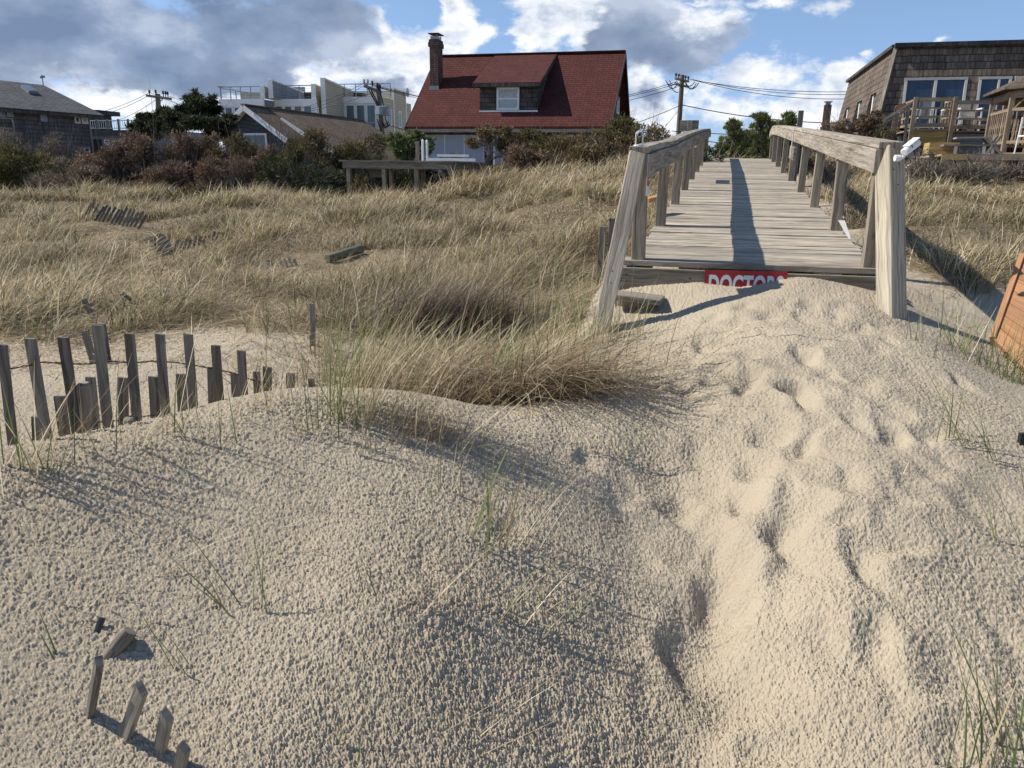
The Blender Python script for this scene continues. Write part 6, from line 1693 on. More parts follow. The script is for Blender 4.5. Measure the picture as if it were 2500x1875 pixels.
    for a_ in (-.2, .2):
        mb = MB(); mb.beam(F(xx+a_, yf+.6, zdk-.02), F(xx+a_, yf+.6, zdk+.30), .03, .03, up=F.Y); mb.build('leg', M_white, t)
    # ---- gazebo at the right edge
    gy = 19.5
    E0 = at_y(2450, 213, gy); GF = Fr((E0.x, E0.y, 0), 17.9)
    gzb = empty('gazebo', GF(1.5, .5, g1(E0.x+1, E0.y)), 'brown wooden gazebo with turned balusters at the right edge', 'gazebo')
    ze = E0.z; R_ = 2.6; zgf = GF.on(2470, 374, .3)[1]
    cxg, cyg = R_*.93, 1.0
    octo = [(cxg+R_*math.cos(math.pi/8+math.pi/4*i), cyg+R_*math.sin(math.pi/8+math.pi/4*i)) for i in range(8)]
    mb = MB().seed(1)
    for i in range(8):
        a_, b_ = octo[i], octo[(i+1) % 8]
        mb.face([GF(a_[0], a_[1], ze), GF(b_[0], b_[1], ze), GF(cxg, cyg, ze+1.3)], r=.3); mb.face([GF(b_[0], b_[1], ze-.06), GF(a_[0], a_[1], ze-.06), GF(cxg, cyg, ze+1.22)], r=.3)
        mb.face([GF(a_[0], a_[1], ze-.06), GF(b_[0], b_[1], ze-.06), GF(b_[0], b_[1], ze), GF(a_[0], a_[1], ze)], r=.3)
    mb.build('roof', M_brownshake, gzb)
    mb = MB().seed(2)
    pin = [(cxg+(a_-cxg)*.9, cyg+(b_-cyg)*.9) for a_, b_ in octo]
    for i in range(8):
        a_, b_ = pin[i], pin[(i+1) % 8]; mb.beam(GF(a_[0], a_[1], ze-.16), GF(b_[0], b_[1], ze-.16), .05, .16)
    mb.build('eave_beam', M_newwood, gzb)
    for i in range(8):
        a_, b_ = pin[i]; mb = MB().seed(i); mb.beam(GF(a_, b_, zgf-.05), GF(a_, b_, ze-.1), .11, .11, up=GF.Y); mb.build('post', M_newwood, gzb, bevel=.004)
        c_, d_ = pin[(i+1) % 8]
        mb = MB().seed(i)
        for z in (zgf+.25, zgf+1.0): mb.beam(GF(a_, b_, z), GF(c_, d_, z), .05, .07)
        for j in range(1, 10):
            f = j/10; x_, y_ = a_+(c_-a_)*f, b_+(d_-b_)*f
            mb.tube([GF(x_, y_, zgf+.28), GF(x_, y_, zgf+.4), GF(x_, y_, zgf+.5), GF(x_, y_, zgf+.62), GF(x_, y_, zgf+.75), GF(x_, y_, zgf+.97)], [.018, .026, .014, .028, .014, .02], 6)
        mb.build('railing', M_newwood, gzb)
        mb = MB().seed(i)   # carved bracket
        v_ = Vector((c_-a_, d_-b_, 0)).normalized()
        pts = [GF(a_+v_.x*t*.45, b_+v_.y*t*.45, ze-.22-.42*(1-t)**2) for t in np.linspace(0.12, 1, 6)]; mb.tube(pts, .022, 6); mb.build('bracket', M_newwood, gzb)
    mb = MB(); mb.face([GF(a_, b_, zgf) for a_, b_ in octo]); mb.face([GF(a_, b_, zgf-.1) for a_, b_ in octo][::-1])
    for i in range(8):
        a_, b_ = octo[i], octo[(i+1) % 8]; mb.face([GF(a_[0], a_[1], zgf-.1), GF(b_[0], b_[1], zgf-.1), GF(b_[0], b_[1], zgf), GF(a_[0], a_[1], zgf)])
    mb.build('floor', M_newwood, gzb)
    c = at_y(2489, 330, 18.6); wc = empty('white_chair', Vector((c.x, c.y, zgf)), 'white metal chair beside the gazebo post at the right edge', 'chair')
    for dx_ in (0, .45):
        mb = MB(); mb.tube([Vector((c.x+dx_-.05, c.y, zgf-.15)), Vector((c.x+dx_, c.y, zgf+.75))], .015, 6); mb.build('leg', M_white, wc)
    mb = MB(); mb.beam(Vector((c.x-.01, c.y, zgf+.75)), Vector((c.x+.46, c.y, zgf+.75)), .03, .03); mb.beam(Vector((c.x-.01, c.y, zgf+.55)), Vector((c.x+.46, c.y, zgf+.55)), .03, .02); mb.build('backrest', M_white, wc)
    mb = MB(); mb.beam(Vector((c.x-.03, c.y-.2, zgf+.35)), Vector((c.x+.44, c.y-.2, zgf+.35)), .4, .03); mb.build('seat', M_white, wc)
    # ---- small brick chimney house behind
    Cc = at_y(2021, 250, 45.0); CF = Fr((Cc.x, Cc.y, 0), 17.9); w0, zt2 = CF.on(2013, 256); w1, _ = CF.on(2031, 256); zb3 = CF.on(2020, 310)[1]
    hb = empty('chimney_house', CF(1.5, 1, zb3-2.5), 'dark low roof with a slim brick chimney left of the shake house', 'house')
    mb = MB(); CF.box(mb, w0, w1, 0, .5, zb3-1.5, zt2); ch = mb.build('chimney', M_brick, hb)
    mb = MB(); CF.box(mb, w0+.06, w1-.06, .06, .44, zt2, zt2+.16); mb.build('flue', M_metal, ch)
    mb = MB(); CF.box(mb, w0-.02, w1+.02, -.02, .52, zt2+.16, zt2+.2); mb.build('cap', M_offwhite, ch)
    q = CF.on(2036, 296); q2 = CF.on(2058, 284)
    mb = MB(); mb.hexa([CF(q[0]-1.5, .2, q[1]-1), CF(q[0]+4, .2, q[1]-1), CF(q[0]+4, 5, q[1]-1), CF(q[0]-1.5, 5, q[1]-1), CF(q[0], 2.6, q[1]+.1), CF(q[0]+4, 2.6, q2[1]+.5), CF(q[0]+4, 2.7, q2[1]+.5), CF(q[0], 2.7, q[1]+.1)]); mb.build('roof', M_brownroof, hb)
    mb = MB(); CF.box(mb, q[0]-1.2, q[0]+3.8, .5, 4.7, zb3-3, q[1]-1); mb.build('walls', M_brownshake, hb)
shake_house()

def left_house():
    # long shingled wall seen obliquely; the wall plane runs away to the right
    yaw = -66.0
    C = at_y(228, 279, 44.0); F = Fr((C.x, C.y, 0), yaw)        # x=0 is the far right corner, wall extends to negative x
    zw = C.z; gz = g1(C.x, C.y)
    xn = -16.0
    root = empty('shingled_house', F(-4, 2, gz), 'long grey shingled house with a grey roof and skylight at the far left', 'house')
    RUN = 4.2
    xr, zr = F.on(128, 210, RUN)
    mb = MB()
    mb.face([F(xn, 0, gz-.5), F(-.35, 0, gz-.5), F(-.35, 0, zw-.1), F(xn, 0, zw-.1)], uv=[(xn, gz), (0, gz), (0, zw), (xn, zw)], r=.2)
    mb.face([F(-.35, 0, gz-.5), F(-.35, 2*RUN, gz-.5), F(-.35, 2*RUN, zw-.1), F(-.35, RUN, zr-.2), F(-.35, 0, zw-.1)], uv=[(0, gz), (8, gz), (8, zw), (4, zr), (0, zw)], r=.5)
    mb.build('walls', M_greyshake, root)
    mb = MB()
    e0, e1 = xn-.5, .35
    hipx = min(xr, e1)
    pts = [F(e0, -.45, zw-.05), F(e1, -.45, zw-.05), F(hipx, RUN, zr), F(e0, RUN, zr)]
    lo = [q-Vector((0, 0, .14)) for q in pts]; mb.face(pts, r=.5); mb.face(lo[::-1], r=.5)
    for i in range(4): mb.face([lo[i], lo[(i+1) % 4], pts[(i+1) % 4], pts[i]], r=.5)
    p2 = [F(e1, -.45, zw-.05), F(e1, 2*RUN+.45, zw-.05), F(hipx, RUN, zr)]; mb.face(p2, r=.5)
    p3 = [F(e1, 2*RUN+.45, zw-.05), F(e0, 2*RUN+.45, zw-.05), F(e0, RUN, zr), F(hipx, RUN, zr)]; mb.face(p3, r=.5)
    rf = mb.build('roof', M_greyroof, root)
    mb = MB(); mb.beam(F(e0, -.47, zw-.14), F(e1, -.47, zw-.14), .03, .2); mb.build('fascia', M_darkshake, root)
    # skylight on the slope
    N = (F(1, 0, 0)-F(0, 0, 0)).cross(F(0, RUN+.45, zr-zw+.05)-F(0, 0, 0)).normalized()
    def rp(px, py): return hit(px, py, F(0, -.45, zw-.05), N)
    c = [rp(50, 214), rp(73, 216), rp(93, 230), rp(70, 229)]
    up = N if N.z > 0 else -N
    mb = MB(); c2 = [q+up*.16 for q in c]
    lo_ = [c[3], c[2], c[1], c[0]]; hi_ = [q+up*.16 for q in lo_]
    mb.hexa(lo_+hi_); sk = mb.build('skylight', M_metal, root)
    cen = sum(hi_, Vector())/4
    mb = MB(); mb.face([cen+(q-cen)*.82+up*.01 for q in hi_], r=.1); mb.build('pane', M_glasslt, sk)
    mb = MB(); q = F(hipx, RUN, zr)
    mb.beam(q, q+Vector((0, 0, .55)), .04, .04, up=(1, 0, 0)); mb.beam(q+Vector((-.12, 0, .4)), q+Vector((.16, 0, .45)), .04, .12); mb.build('roof_vane', M_metal, root)
    # windows on the long wall
    for (x0, x1, y0, y1, gl, pr) in ((180, 196, 283, 302, M_dark, 1), (197, 215, 285, 303, M_lightgrey, 1), (96, 115, 276, 297, M_lightgrey, 0), (-4, 12, 267, 286, M_lightgrey, 0), (14, 32, 270, 286, M_lightgrey, 0), (203, 219, 360, 372, M_dark, 0)):
        a, zt = F.on(x0, y0); b, zb = F.on(x1, y1); zt2 = F.on((x0+x1)/2, (y0+y0)/2)[1]
        frame_win(F, root, a, b, zb, zt2, y=0, fw=.09 if pr else .05, glass=gl, trim=M_offwhite if pr else M_lightgrey)
    mb = MB(); mb.beam(F(-.35, -.02, gz), F(-.35, -.02, zw-.2), .12, .06, up=F.X); mb.build('corner_board', M_rail, root)
    # small balcony at the left frame edge
    mb = MB(); xa, za = F.on(0, 288, -1.2); xb, zb = F.on(30, 288, -1.2)
    for z in (za, F.on(0, 312, -1.2)[1]): mb.beam(F(xa-3, -1.2, z), F(xb, -1.2, z), .05, .05)
    mb.beam(F(xb, -1.2, F.on(30, 324, -1.2)[1]), F(xb, -1.2, za), .06, .05, up=F.Y)
    mb.beam(F(xa-3, -1.2, F.on(0, 324, -1.2)[1]), F(xb+.4, -1.2, F.on(0, 324, -1.2)[1]), .05, .10)
    mb.build('balcony', M_rail, root)
    # grey neighbour with a roof terrace
    D = at_y(300, 320, 50.0); G_ = Fr((D.x, D.y, 0), 12.0)
    r2 = empty('terrace_house', G_(0, 1, gz-.5), 'low grey house with a balustraded roof terrace right of the shingled house', 'house')
    xa, zt = G_.on(216, 318); xb, _ = G_.on(420, 322); _, zm = G_.on(300, 338)
    mb = MB(); G_.box(mb, xa-2, xb, 0, 5, gz-.8, zt); mb.build('walls', M_greyclap, r2)
    mb = MB(); G_.box(mb, xa-2, xb, -.1, 0.0, zt-.35, zt+.02); mb.build('fascia', M_greyshake, r2)
    mb = MB(); zr0 = G_.on(300, 294)[1]
    mb.beam(G_(xa-1, -.02, zr0), G_(xb, -.02, zr0), .06, .05); mb.beam(G_(xa-1, -.02, zt+.12), G_(xb, -.02, zt+.12), .05, .05); mb.build('handrail', M_white, r2)
    mb = MB(); n = 46
    for k in range(n): q = xa-1+(xb-xa+1)*k/(n-1); mb.beam(G_(q, -.02, zt+.1), G_(q, -.02, zr0), .022, .022, up=G_.Y)
    o = mb.build('balusters', M_white, r2)
    for px in (238, 263, 290, 314):
        q = G_.on(px, 300)[0]; mb = MB(); mb.beam(G_(q, -.03, zt), G_(q, -.03, zr0+.08), .10, .10, up=G_.Y); mb.build('post', M_rail, r2)
    d0, _ = G_.on(228, 345); d1, _ = G_.on(248, 345)
    mb = MB(); G_.box(mb, d0, d1, -.04, 0.0, gz-.5, G_.on(238, 340)[1]); mb.build('doorway', M_dark, r2)
    a, zt_ = G_.on(255, 341); b, zb_ = G_.on(266, 350); frame_win(G_, r2, a, b, zb_, zt_, fw=.05)
    mb = MB(); a, z0 = G_.on(213, 279, .5); b, z1 = G_.on(239, 268, .5); G_.box(mb, a-2, b, .5, 2.5, z0, z1); G_.box(mb, a-2, b-.6, .6, 2.4, zt, z0); mb.build('stair_head', M_darkshake, r2)
    # long horizontal rail seen above the thicket
    a, b = at_y(314, 325, 33), at_y(420, 321, 33)
    mb = MB(); mb.beam(a, b, .05, .05)
    for f in (.0, .5, 1): q = a.lerp(b, f); mb.beam((q.x, q.y, g1(q.x, q.y)), q, .05, .05, up=(0, 1, 0))
    o = mb.build('white_rail', M_offwhite, base=(a.x, a.y, g1(a.x, a.y))); props(o, 'thin white horizontal rail crossing in front of the dark cedar', 'railing')
left_house()

def cottage():
    px = lambda X, Y: (500+X*.2396, 160+Y*.2396)
    A = at_y(*px(445, 408), 34.0); F = Fr((A.x, A.y, 0), 19.0); za = A.z
    gz = g1(A.x, A.y)
    xl, zl = F.on(*px(135, 735)); xr, zr = F.on(*px(880, 750))
    zl = zr = (zl+zr)/2
    L = 9.5; root = empty('blue_grey_cottage', F(0, 2, gz), 'blue grey clapboard cottage with brown shingled roof and white gable trim', 'house')
    mb = MB()
    def slab(x0, z0, x1, z1, y0, y1, r):
        t = .12; pts = [F(x0, y0, z0), F(x1, y0, z1), F(x1, y1, z1), F(x0, y1, z0)]
        # uv: u along y (courses run along the ridge), v up the slope
        s_ = math.hypot(x1-x0, z1-z0); uv = [(y0, 0), (y0, s_), (y1, s_), (y1, 0)]
        if x1 > x0: uv = [(y0, 0), (y0, s_), (y1, s_), (y1, 0)]
        lo = [q-Vector((0, 0, t)) for q in pts]; mb.face(pts, uv=uv, r=r); mb.face(lo[::-1], r=r)
        for i in range(4): mb.face([lo[i], lo[(i+1) % 4], pts[(i+1) % 4], pts[i]], r=r)
    slab(xl, zl, 0, za, -.35, L, .3); slab(xr, zr, 0, za, -.35, 1.2, .6)
    # the wider rear part: its right slope runs further down
    slp = (za-zr)/xr; x2 = xr+1.7
    slab(x2, za-slp*x2*.86, 0, za+.02, 1.2, L, .6)
    mb.build('roof', M_brownroof, root)
    mb = MB()
    mb.face([F(xl+.35, 0, gz-.3), F(xr-.35, 0, gz-.3), F(xr-.35, 0, zr+slp*.35-.12), F(0, 0, za-.12), F(xl+.35, 0, zl+slp*.35-.12)], uv=[(xl, gz), (xr, gz), (xr, zr), (0, za), (xl, zl)], r=.1)
    mb.face([F(xr-.35, 0, gz-.3), F(xr-.35, L-.3, gz-.3), F(xr-.35, L-.3, zr), F(xr-.35, 0, zr)], r=.3)
    mb.face([F(xr-.3, 1.3, gz-.3), F(x2-.4, 1.3, gz-.3), F(x2-.4, 1.3, za-slp*x2*.86+.1), F(xr-.9, 1.3, za-slp*(xr-.9)*.86-.14)], r=.5)
    mb.face([F(x2-.4, 1.3, gz-.3), F(x2-.4, L, gz-.3), F(x2-.4, L, za-slp*x2*.86+.1), F(x2-.4, 1.3, za-slp*x2*.86+.1)], r=.5)
    mb.face([F(xl+.35, L-.3, gz-.3), F(xl+.35, 0, gz-.3), F(xl+.35, 0, zl), F(xl+.35, L-.3, zl)], r=.7)
    mb.build('walls', M_blueclap, root)
    mb = MB()
    for (x0, z0, x1, z1, y) in ((xl-.02, zl-.12, 0, za-.10, -.37), (0, za-.10, xr+.02, zr-.12, -.37), ((xr-1.3), za-slp*(xr-1.3)*.86-.09, x2+.02, za-slp*x2*.86-.09, 1.18)):
        mb.beam(F(x0, y, z0), F(x1, y, z1), .035, .20)
    mb.build('rake_boards', M_white, root)
    mb = MB(); mb.beam(F(xl+.1, -.18, zl-.15), F(0, -.18, za-.17), .30, .03, up=(0, 0, 1)); mb.beam(F(0, -.18, za-.17), F(xr-.1, -.18, zr-.15), .30, .03); mb.build('soffit', M_offwhite, root)
    mb = MB(); mb.beam(F(0, -.36, za+.02), F(0, L, za+.02), .22, .05); mb.build('ridge_cap', M_brownroof, root)
    for (X, Y) in ((500, 492), (573, 552), (645, 607), (718, 664), (790, 720)):
        q = F.on(*px(X, Y), -.40); mb = MB(); c = F(q[0], -.4, q[1]); mb.tube([c-Vector((0, 0, .035)), c-Vector((0, 0, .03)), c+Vector((0, 0, .03)), c+Vector((0, 0, .035))], [.015, .035, .035, .015], 8); mb.build('light_bulb', M_white, root)
    a, zt = F.on(*px(400, 690)); b, zb = F.on(*px(632, 690)); frame_win(F, root, a, b, zt-1.3, zt, fw=.08, glass=M_glass)
cottage()

def white_building():
    px = lambda X, Y: (500+X*.2396, 160+Y*.2396)
    A = at_y(*px(160, 345), 50.0); F = Fr((A.x, A.y, 0), 14.0)
    gz = -.3
    root = empty('modern_townhouses', F(7, 3, gz), 'row of three pale flat roofed townhouses with roof terraces and tall windows', 'building')
    y1, y2, y3 = 0.0, 1.3, 4.2
    def wall(y, X0, X1, Yt, name, mat, depth=8.0, side=M_beigeclap):
        x0 = F.on(*px(X0, Yt), y)[0]; x1, zt = F.on(*px(X1, Yt), y)
        mb = MB(); mb.face([F(x0, y, gz), F(x1, y, gz), F(x1, y, zt), F(x0, y, zt)], uv=[(x0, gz), (x1, gz), (x1, zt), (x0, zt)], r=.3); mb.face([F(x0, y, zt), F(x1, y, zt), F(x1, y+depth, zt), F(x0, y+depth, zt)], r=.3)
        o = mb.build(name, mat, root)
        mb = MB(); mb.face([F(x1, y, gz), F(x1, y+depth, gz), F(x1, y+depth, zt), F(x1, y, zt)], uv=[(0, gz), (depth, gz), (depth, zt), (0, zt)], r=.5)
        mb.face([F(x0, y+depth, gz), F(x0, y, gz), F(x0, y, zt), F(x0, y+depth, zt)], uv=[(depth, gz), (0, gz), (0, zt), (depth, zt)], r=.6)
        mb.build('side_wall', side, root)
        mb = MB(); F.box(mb, x0-.05, x1+.05, y-.10, y, zt-.38, zt+.03); F.box(mb, x1-.0, x1+.06, y-.10, y+.16, gz, zt-.38); F.box(mb, x0-.06, x0+.16, y-.08, y, gz, zt-.38)
        mb.build('trim', M_white, root)
        return x0, x1, zt
    a = wall(y1, 160, 598, 345, 'front_wall', M_greywall, side=M_greyclap)
    b = wall(y2, 690, 1135, 345, 'front_wall', M_greywall)
    c = wall(y3, 1292, 1795, 322, 'front_wall', M_greywall, depth=5.2)
    # windows
    def row(y, X0, X1, Yt, Yb, n, glass, gap=.16):
        x0 = F.on(*px(X0, Yt), y)[0]; x1, zt = F.on(*px(X1, Yt), y); zb = F.on(*px(X1, Yb), y)[1]; w = (x1-x0)/n
        for k in range(n): frame_win(F, root, x0+w*k, x0+w*(k+1)-.02, zb, zt, y=y, fw=gap*.6, glass=glass, trim=M_white)
    row(y1, 198, 580, 412, 640, 4, M_glasslt)
    row(y2, 705, 1100, 400, 640, 4, M_glasslt)
    row(y3, 1325, 1750, 390, 690, 4, M_glasslt)
    # balcony rail of the right unit
    x0 = F.on(*px(1440, 580), y3-.9)[0]; x1, z1 = F.on(*px(1760, 580), y3-.9); z0 = F.on(*px(1760, 660), y3-.9)[1]
    mb = MB(); mb.beam(F(x0, y3-.9, z1), F(x1, y3-.9, z1), .05, .05); mb.beam(F(x0, y3-.9, z0), F(x1, y3-.9, z0), .05, .05)
    for k in range(6): q = x0+(x1-x0)*k/5; mb.beam(F(q, y3-.9, z0), F(q, y3-.9, z1), .05, .05, up=F.Y)
    F.box(mb, x0, x1, y3-.95, y3, z0-.3, z0-.1); mb.build('balcony', M_metal, root)
    # terraces: sloping fin walls, each runs back from the front with its top falling away
    def fin(y, X, Yt, Yb, dpt, drop, mat, w=.16, name='fin_wall'):
        x, zt = F.on(*px(X, Yt), y); zb = F.on(*px(X, Yb), y)[1]
        lo = [F(x, y, zb), F(x+w, y, zb), F(x+w, y+dpt, zb), F(x, y+dpt, zb)]; hi = [F(x, y, zt), F(x+w, y, zt), F(x+w, y+dpt, zt-drop), F(x, y+dpt, zt-drop)]
        mb = MB(); mb.hexa(lo+hi); f_ = mb.build(name, mat, root)
        mb = MB(); F.box(mb, x-.06, x+w+.06, y-.08, y-.003, zb, zt+.05)
        mb.beam(F(x+w/2, y-.05, zt+.04), F(x+w/2, y+dpt, zt-drop+.04), w+.12, .08); mb.build('white_trim', M_white, f_)
    fin(y1+.2, 655, 150, 335, 5.6, .55, M_greyclap)  # grey here puts the shade on this fin into its colour
    fin(y2+.3, 1190, 138, 500, 5.8, .55, M_beigeclap)
    fin(y1, 575, 212, 335, 1.3, .12, M_beigeclap)
    fin(y2, 1095, 200, 480, 1.8, .15, M_beigeclap)
    fin(y3, 1285, 205, 540, 3.2, .25, M_beigeclap)
    # right unit side wall rising past the terrace
    x, zt = F.on(*px(1895, 222), y3); 
    xq = c[1]
    yq = F.side(*px(1915, 230), xq)[0]; yq2 = F.side(*px(2040, 262), xq)[0]
    yq = max(yq, y3+.6); yq2 = max(yq2, yq+2)
    zt = F.side(*px(1900, 225), xq)[1]; zt2 = F.side(*px(2035, 258), xq)[1]
    mb = MB(); mb.hexa([F(xq-.16, yq, gz), F(xq+.012, yq, gz), F(xq+.012, yq2, gz), F(xq-.16, yq2, gz), F(xq-.16, yq, zt), F(xq+.012, yq, zt), F(xq+.012, yq2, zt-.1), F(xq-.16, yq2, zt-.1)]); mb.build('end_wall', M_beigeclap, root)
    mb = MB(); mb.beam(F(xq+.03, yq, gz), F(xq+.03, yq, zt), .12, .05, up=F.X); mb.beam(F(xq+.03, yq2, gz), F(xq+.03, yq2, zt-.1), .12, .05, up=F.X); mb.beam(F(xq-.07, yq, zt+.03), F(xq-.07, yq2, zt-.07), .22, .07); mb.build('corner_trim', M_white, root)
    mb = MB(); q = F.side(*px(2040, 280), xq); cc = F(xq+.25, yq2-.2, q[1]); mb.tube([cc-F.X*.05, cc, cc+F.X*.02], [.12, .28, .30], 14); mb.tube([F(xq, yq2-.2, q[1]), cc], .03, 6); mb.build('dish', M_metal, root)
    for (X0, X1, Yt, Yb) in ((1845, 1895, 455, 600), (1972, 1995, 480, 622)):
        p0, zt_ = F.side(*px(X0, Yt), xq); p1, zb_ = F.side(*px(X1, Yb), xq); zt_ = F.side(*px((X0+X1)/2, Yt), xq)[1]
        if p1-p0 < .2: p1 = p0+.6
        mb = MB(); F.box(mb, xq+.013, xq+.06, p0-.08, p1+.08, zb_-.08, zt_+.08); w_ = mb.build('side_window', M_white, root)
        mb = MB(); F.box(mb, xq+.02, xq+.066, p0, p1, zb_, zt_); mb.build('pane', M_glasslt, w_)
    # rear parapets and roof-top boxes
    def rear(X0, X1, Yt, y, zb, mat, name='rear_parapet'):
        x0, zt_ = F.on(*px(X0, Yt), y); x1 = F.on(*px(X1, Yt), y)[0]; mb = MB(); F.box(mb, x0, x1, y, y+.15, zb, zt_); return mb.build(name, mat, root)
    rear(365, 575, 275, y1+6, a[2], M_beigeclap); rear(690, 1010, 222, y2+4.2, b[2], M_greyclap); rear(1500, 1900, 262, y3+4.6, c[2], M_beigeclap); rear(1310, 1480, 235, y3+3.0, c[2], M_beigeclap)
    mb = MB()
    for (X0, X1, Y0, Y1, y, z) in ((1010, 1092, 272, 320, y2+1.5, 0), (1485, 1600, 280, 310, y3+1.5, 0)):
        x0, zt_ = F.on(*px(X0, Y0), y); x1 = F.on(*px(X1, Y0), y)[0]; zb_ = F.on(*px(X0, Y1), y)[1]
        mb = MB(); F.box(mb, x0, x1, y, y+.7, zb_-.15, zt_); mb.build('roof_unit', M_black, root)
    # terrace railings with thin cables
    def terr(y, X0, X1, Yt, zb, n, name='terrace_railing', Yt2=None):
        x0, zt_ = F.on(*px(X0, Yt), y); x1 = F.on(*px(X1, Yt), y)[0]
        mb = MB(); mb.beam(F(x0, y, zt_), F(x1, y, zt_), .05, .05)
        for k in range(n): q = x0+(x1-x0)*k/(n-1); mb.beam(F(q, y, zb), F(q, y, zt_), .045, .045, up=F.Y)
        for j in range(1, 5): z = zb+(zt_-zb)*j/5; mb.beam(F(x0, y, z), F(x1, y, z), .012, .012)
        return mb.build(name, M_metal, root)
    terr(y1+.05, 155, 570, 220, a[2], 5); terr(y2+.05, 700, 1092, 208, b[2], 4); terr(y3+.05, 1305, 1890, 192, c[2], 6)
    x0, z0 = F.on(*px(155, 228), y1+.05); zt_ = z0
    mb = MB()
    for k in range(4): yy = y1+.1+k*1.6; mb.beam(F(x0, yy, a[2]), F(x0, yy, zt_), .045, .045, up=F.Y)
    mb.beam(F(x0, y1, zt_), F(x0, y1+5, zt_), .05, .05); mb.beam(F(x0-.1, y1-.1, zt_+.06), F(x0+.6, y1+.4, zt_+.06), .2, .05); mb.build('terrace_railing', M_metal, root)
white_building()

def platform():
    # low wooden viewing platform on posts in front of the cottage and red house
    A = at_y(1104, 393, 19.3); F = Fr((A.x, A.y, 0), 14.0)
    zt = A.z; x0 = F.on(833, 392)[0]; gz = g1(A.x, A.y)
    root = empty('viewing_platform', F(x0/2, 1, g1(A.x-2, A.y+.5)), 'low square wooden platform on posts standing in the dune grass', 'platform')
    D = 2.9
    mb = MB().seed(3)
    n = 20
    for k in range(n): y0 = -.04+(D+.08)*k/n; F.box(mb, x0-.06, .05, y0, y0+(D+.08)/n-.01, zt-.04, zt)
    mb.build('deck_boards', M_rail, root)
    mb = MB().seed(4); F.box(mb, x0+.03, 0, 0, .04, zt-.20, zt-.044); F.box(mb, -.04, 0, .045, D, zt-.20, zt-.044); F.box(mb, x0+.03, x0+.07, .045, D, zt-.20, zt-.044); F.box(mb, x0+.03, 0, D, D+.04, zt-.2, zt-.044)
    mb.build('fascia_boards', M_baluster, root)
    for px_ in (848, 935, 1014, 1101):
        q = F.on(px_, 420)[0]
        for yy in (.09, D-.09):
            P_ = F(q, yy, 0); g_ = g1(P_.x, P_.y); mb = MB().seed(px_); mb.beam((P_.x, P_.y, g_-.3), F(q, yy, zt-.205), .10, .10, up=F.Y, segs=2, warp=.003); mb.build('post', M_baluster, root)
    mb = MB(); q0, q1 = F.on(901, 410, .5)[0], F.on(932, 410, .5)[0]; F.box(mb, q0, q1, .5, .54, zt-.42, zt-.21); mb.build('hanging_board', M_baluster, root)
    # a post behind and white bench like frame
    q = F.on(1019, 345, D-.3); mb = MB().seed(5); mb.beam(F(q[0], D-.3, zt), F(q[0], D-.3, q[1]), .09, .09, up=F.Y); o = mb.build('grey_post', M_rail, base=F(q[0], D-.3, zt), bevel=.004); props(o, 'grey square post standing at the back of the platform', 'post')
    b0, b1 = F.on(1032, 340, D-.6), F.on(1042, 341, D-.6); xe = F.on(1175, 392, D-.6)[0]
    r2 = empty('low_railing', F(b0[0], D-.6, zt), 'two white upright slats with a low white rail on the platform', 'railing')
    for b_ in (b0, b1):
        mb = MB(); mb.tube([F(b_[0], D-.6, zt), F(b_[0], D-.6, b_[1]-.03), F(b_[0], D-.6, b_[1])], [.035, .035, .012], 8); mb.build('slat', M_white, r2)
    mb = MB(); F.box(mb, b1[0], -.1, D-.64, D-.56, zt+.02, zt+.10); F.box(mb, b1[0]+.3, -.3, D-.63, D-.57, zt+.14, zt+.20); mb.build('rail', M_white, r2)
platform()

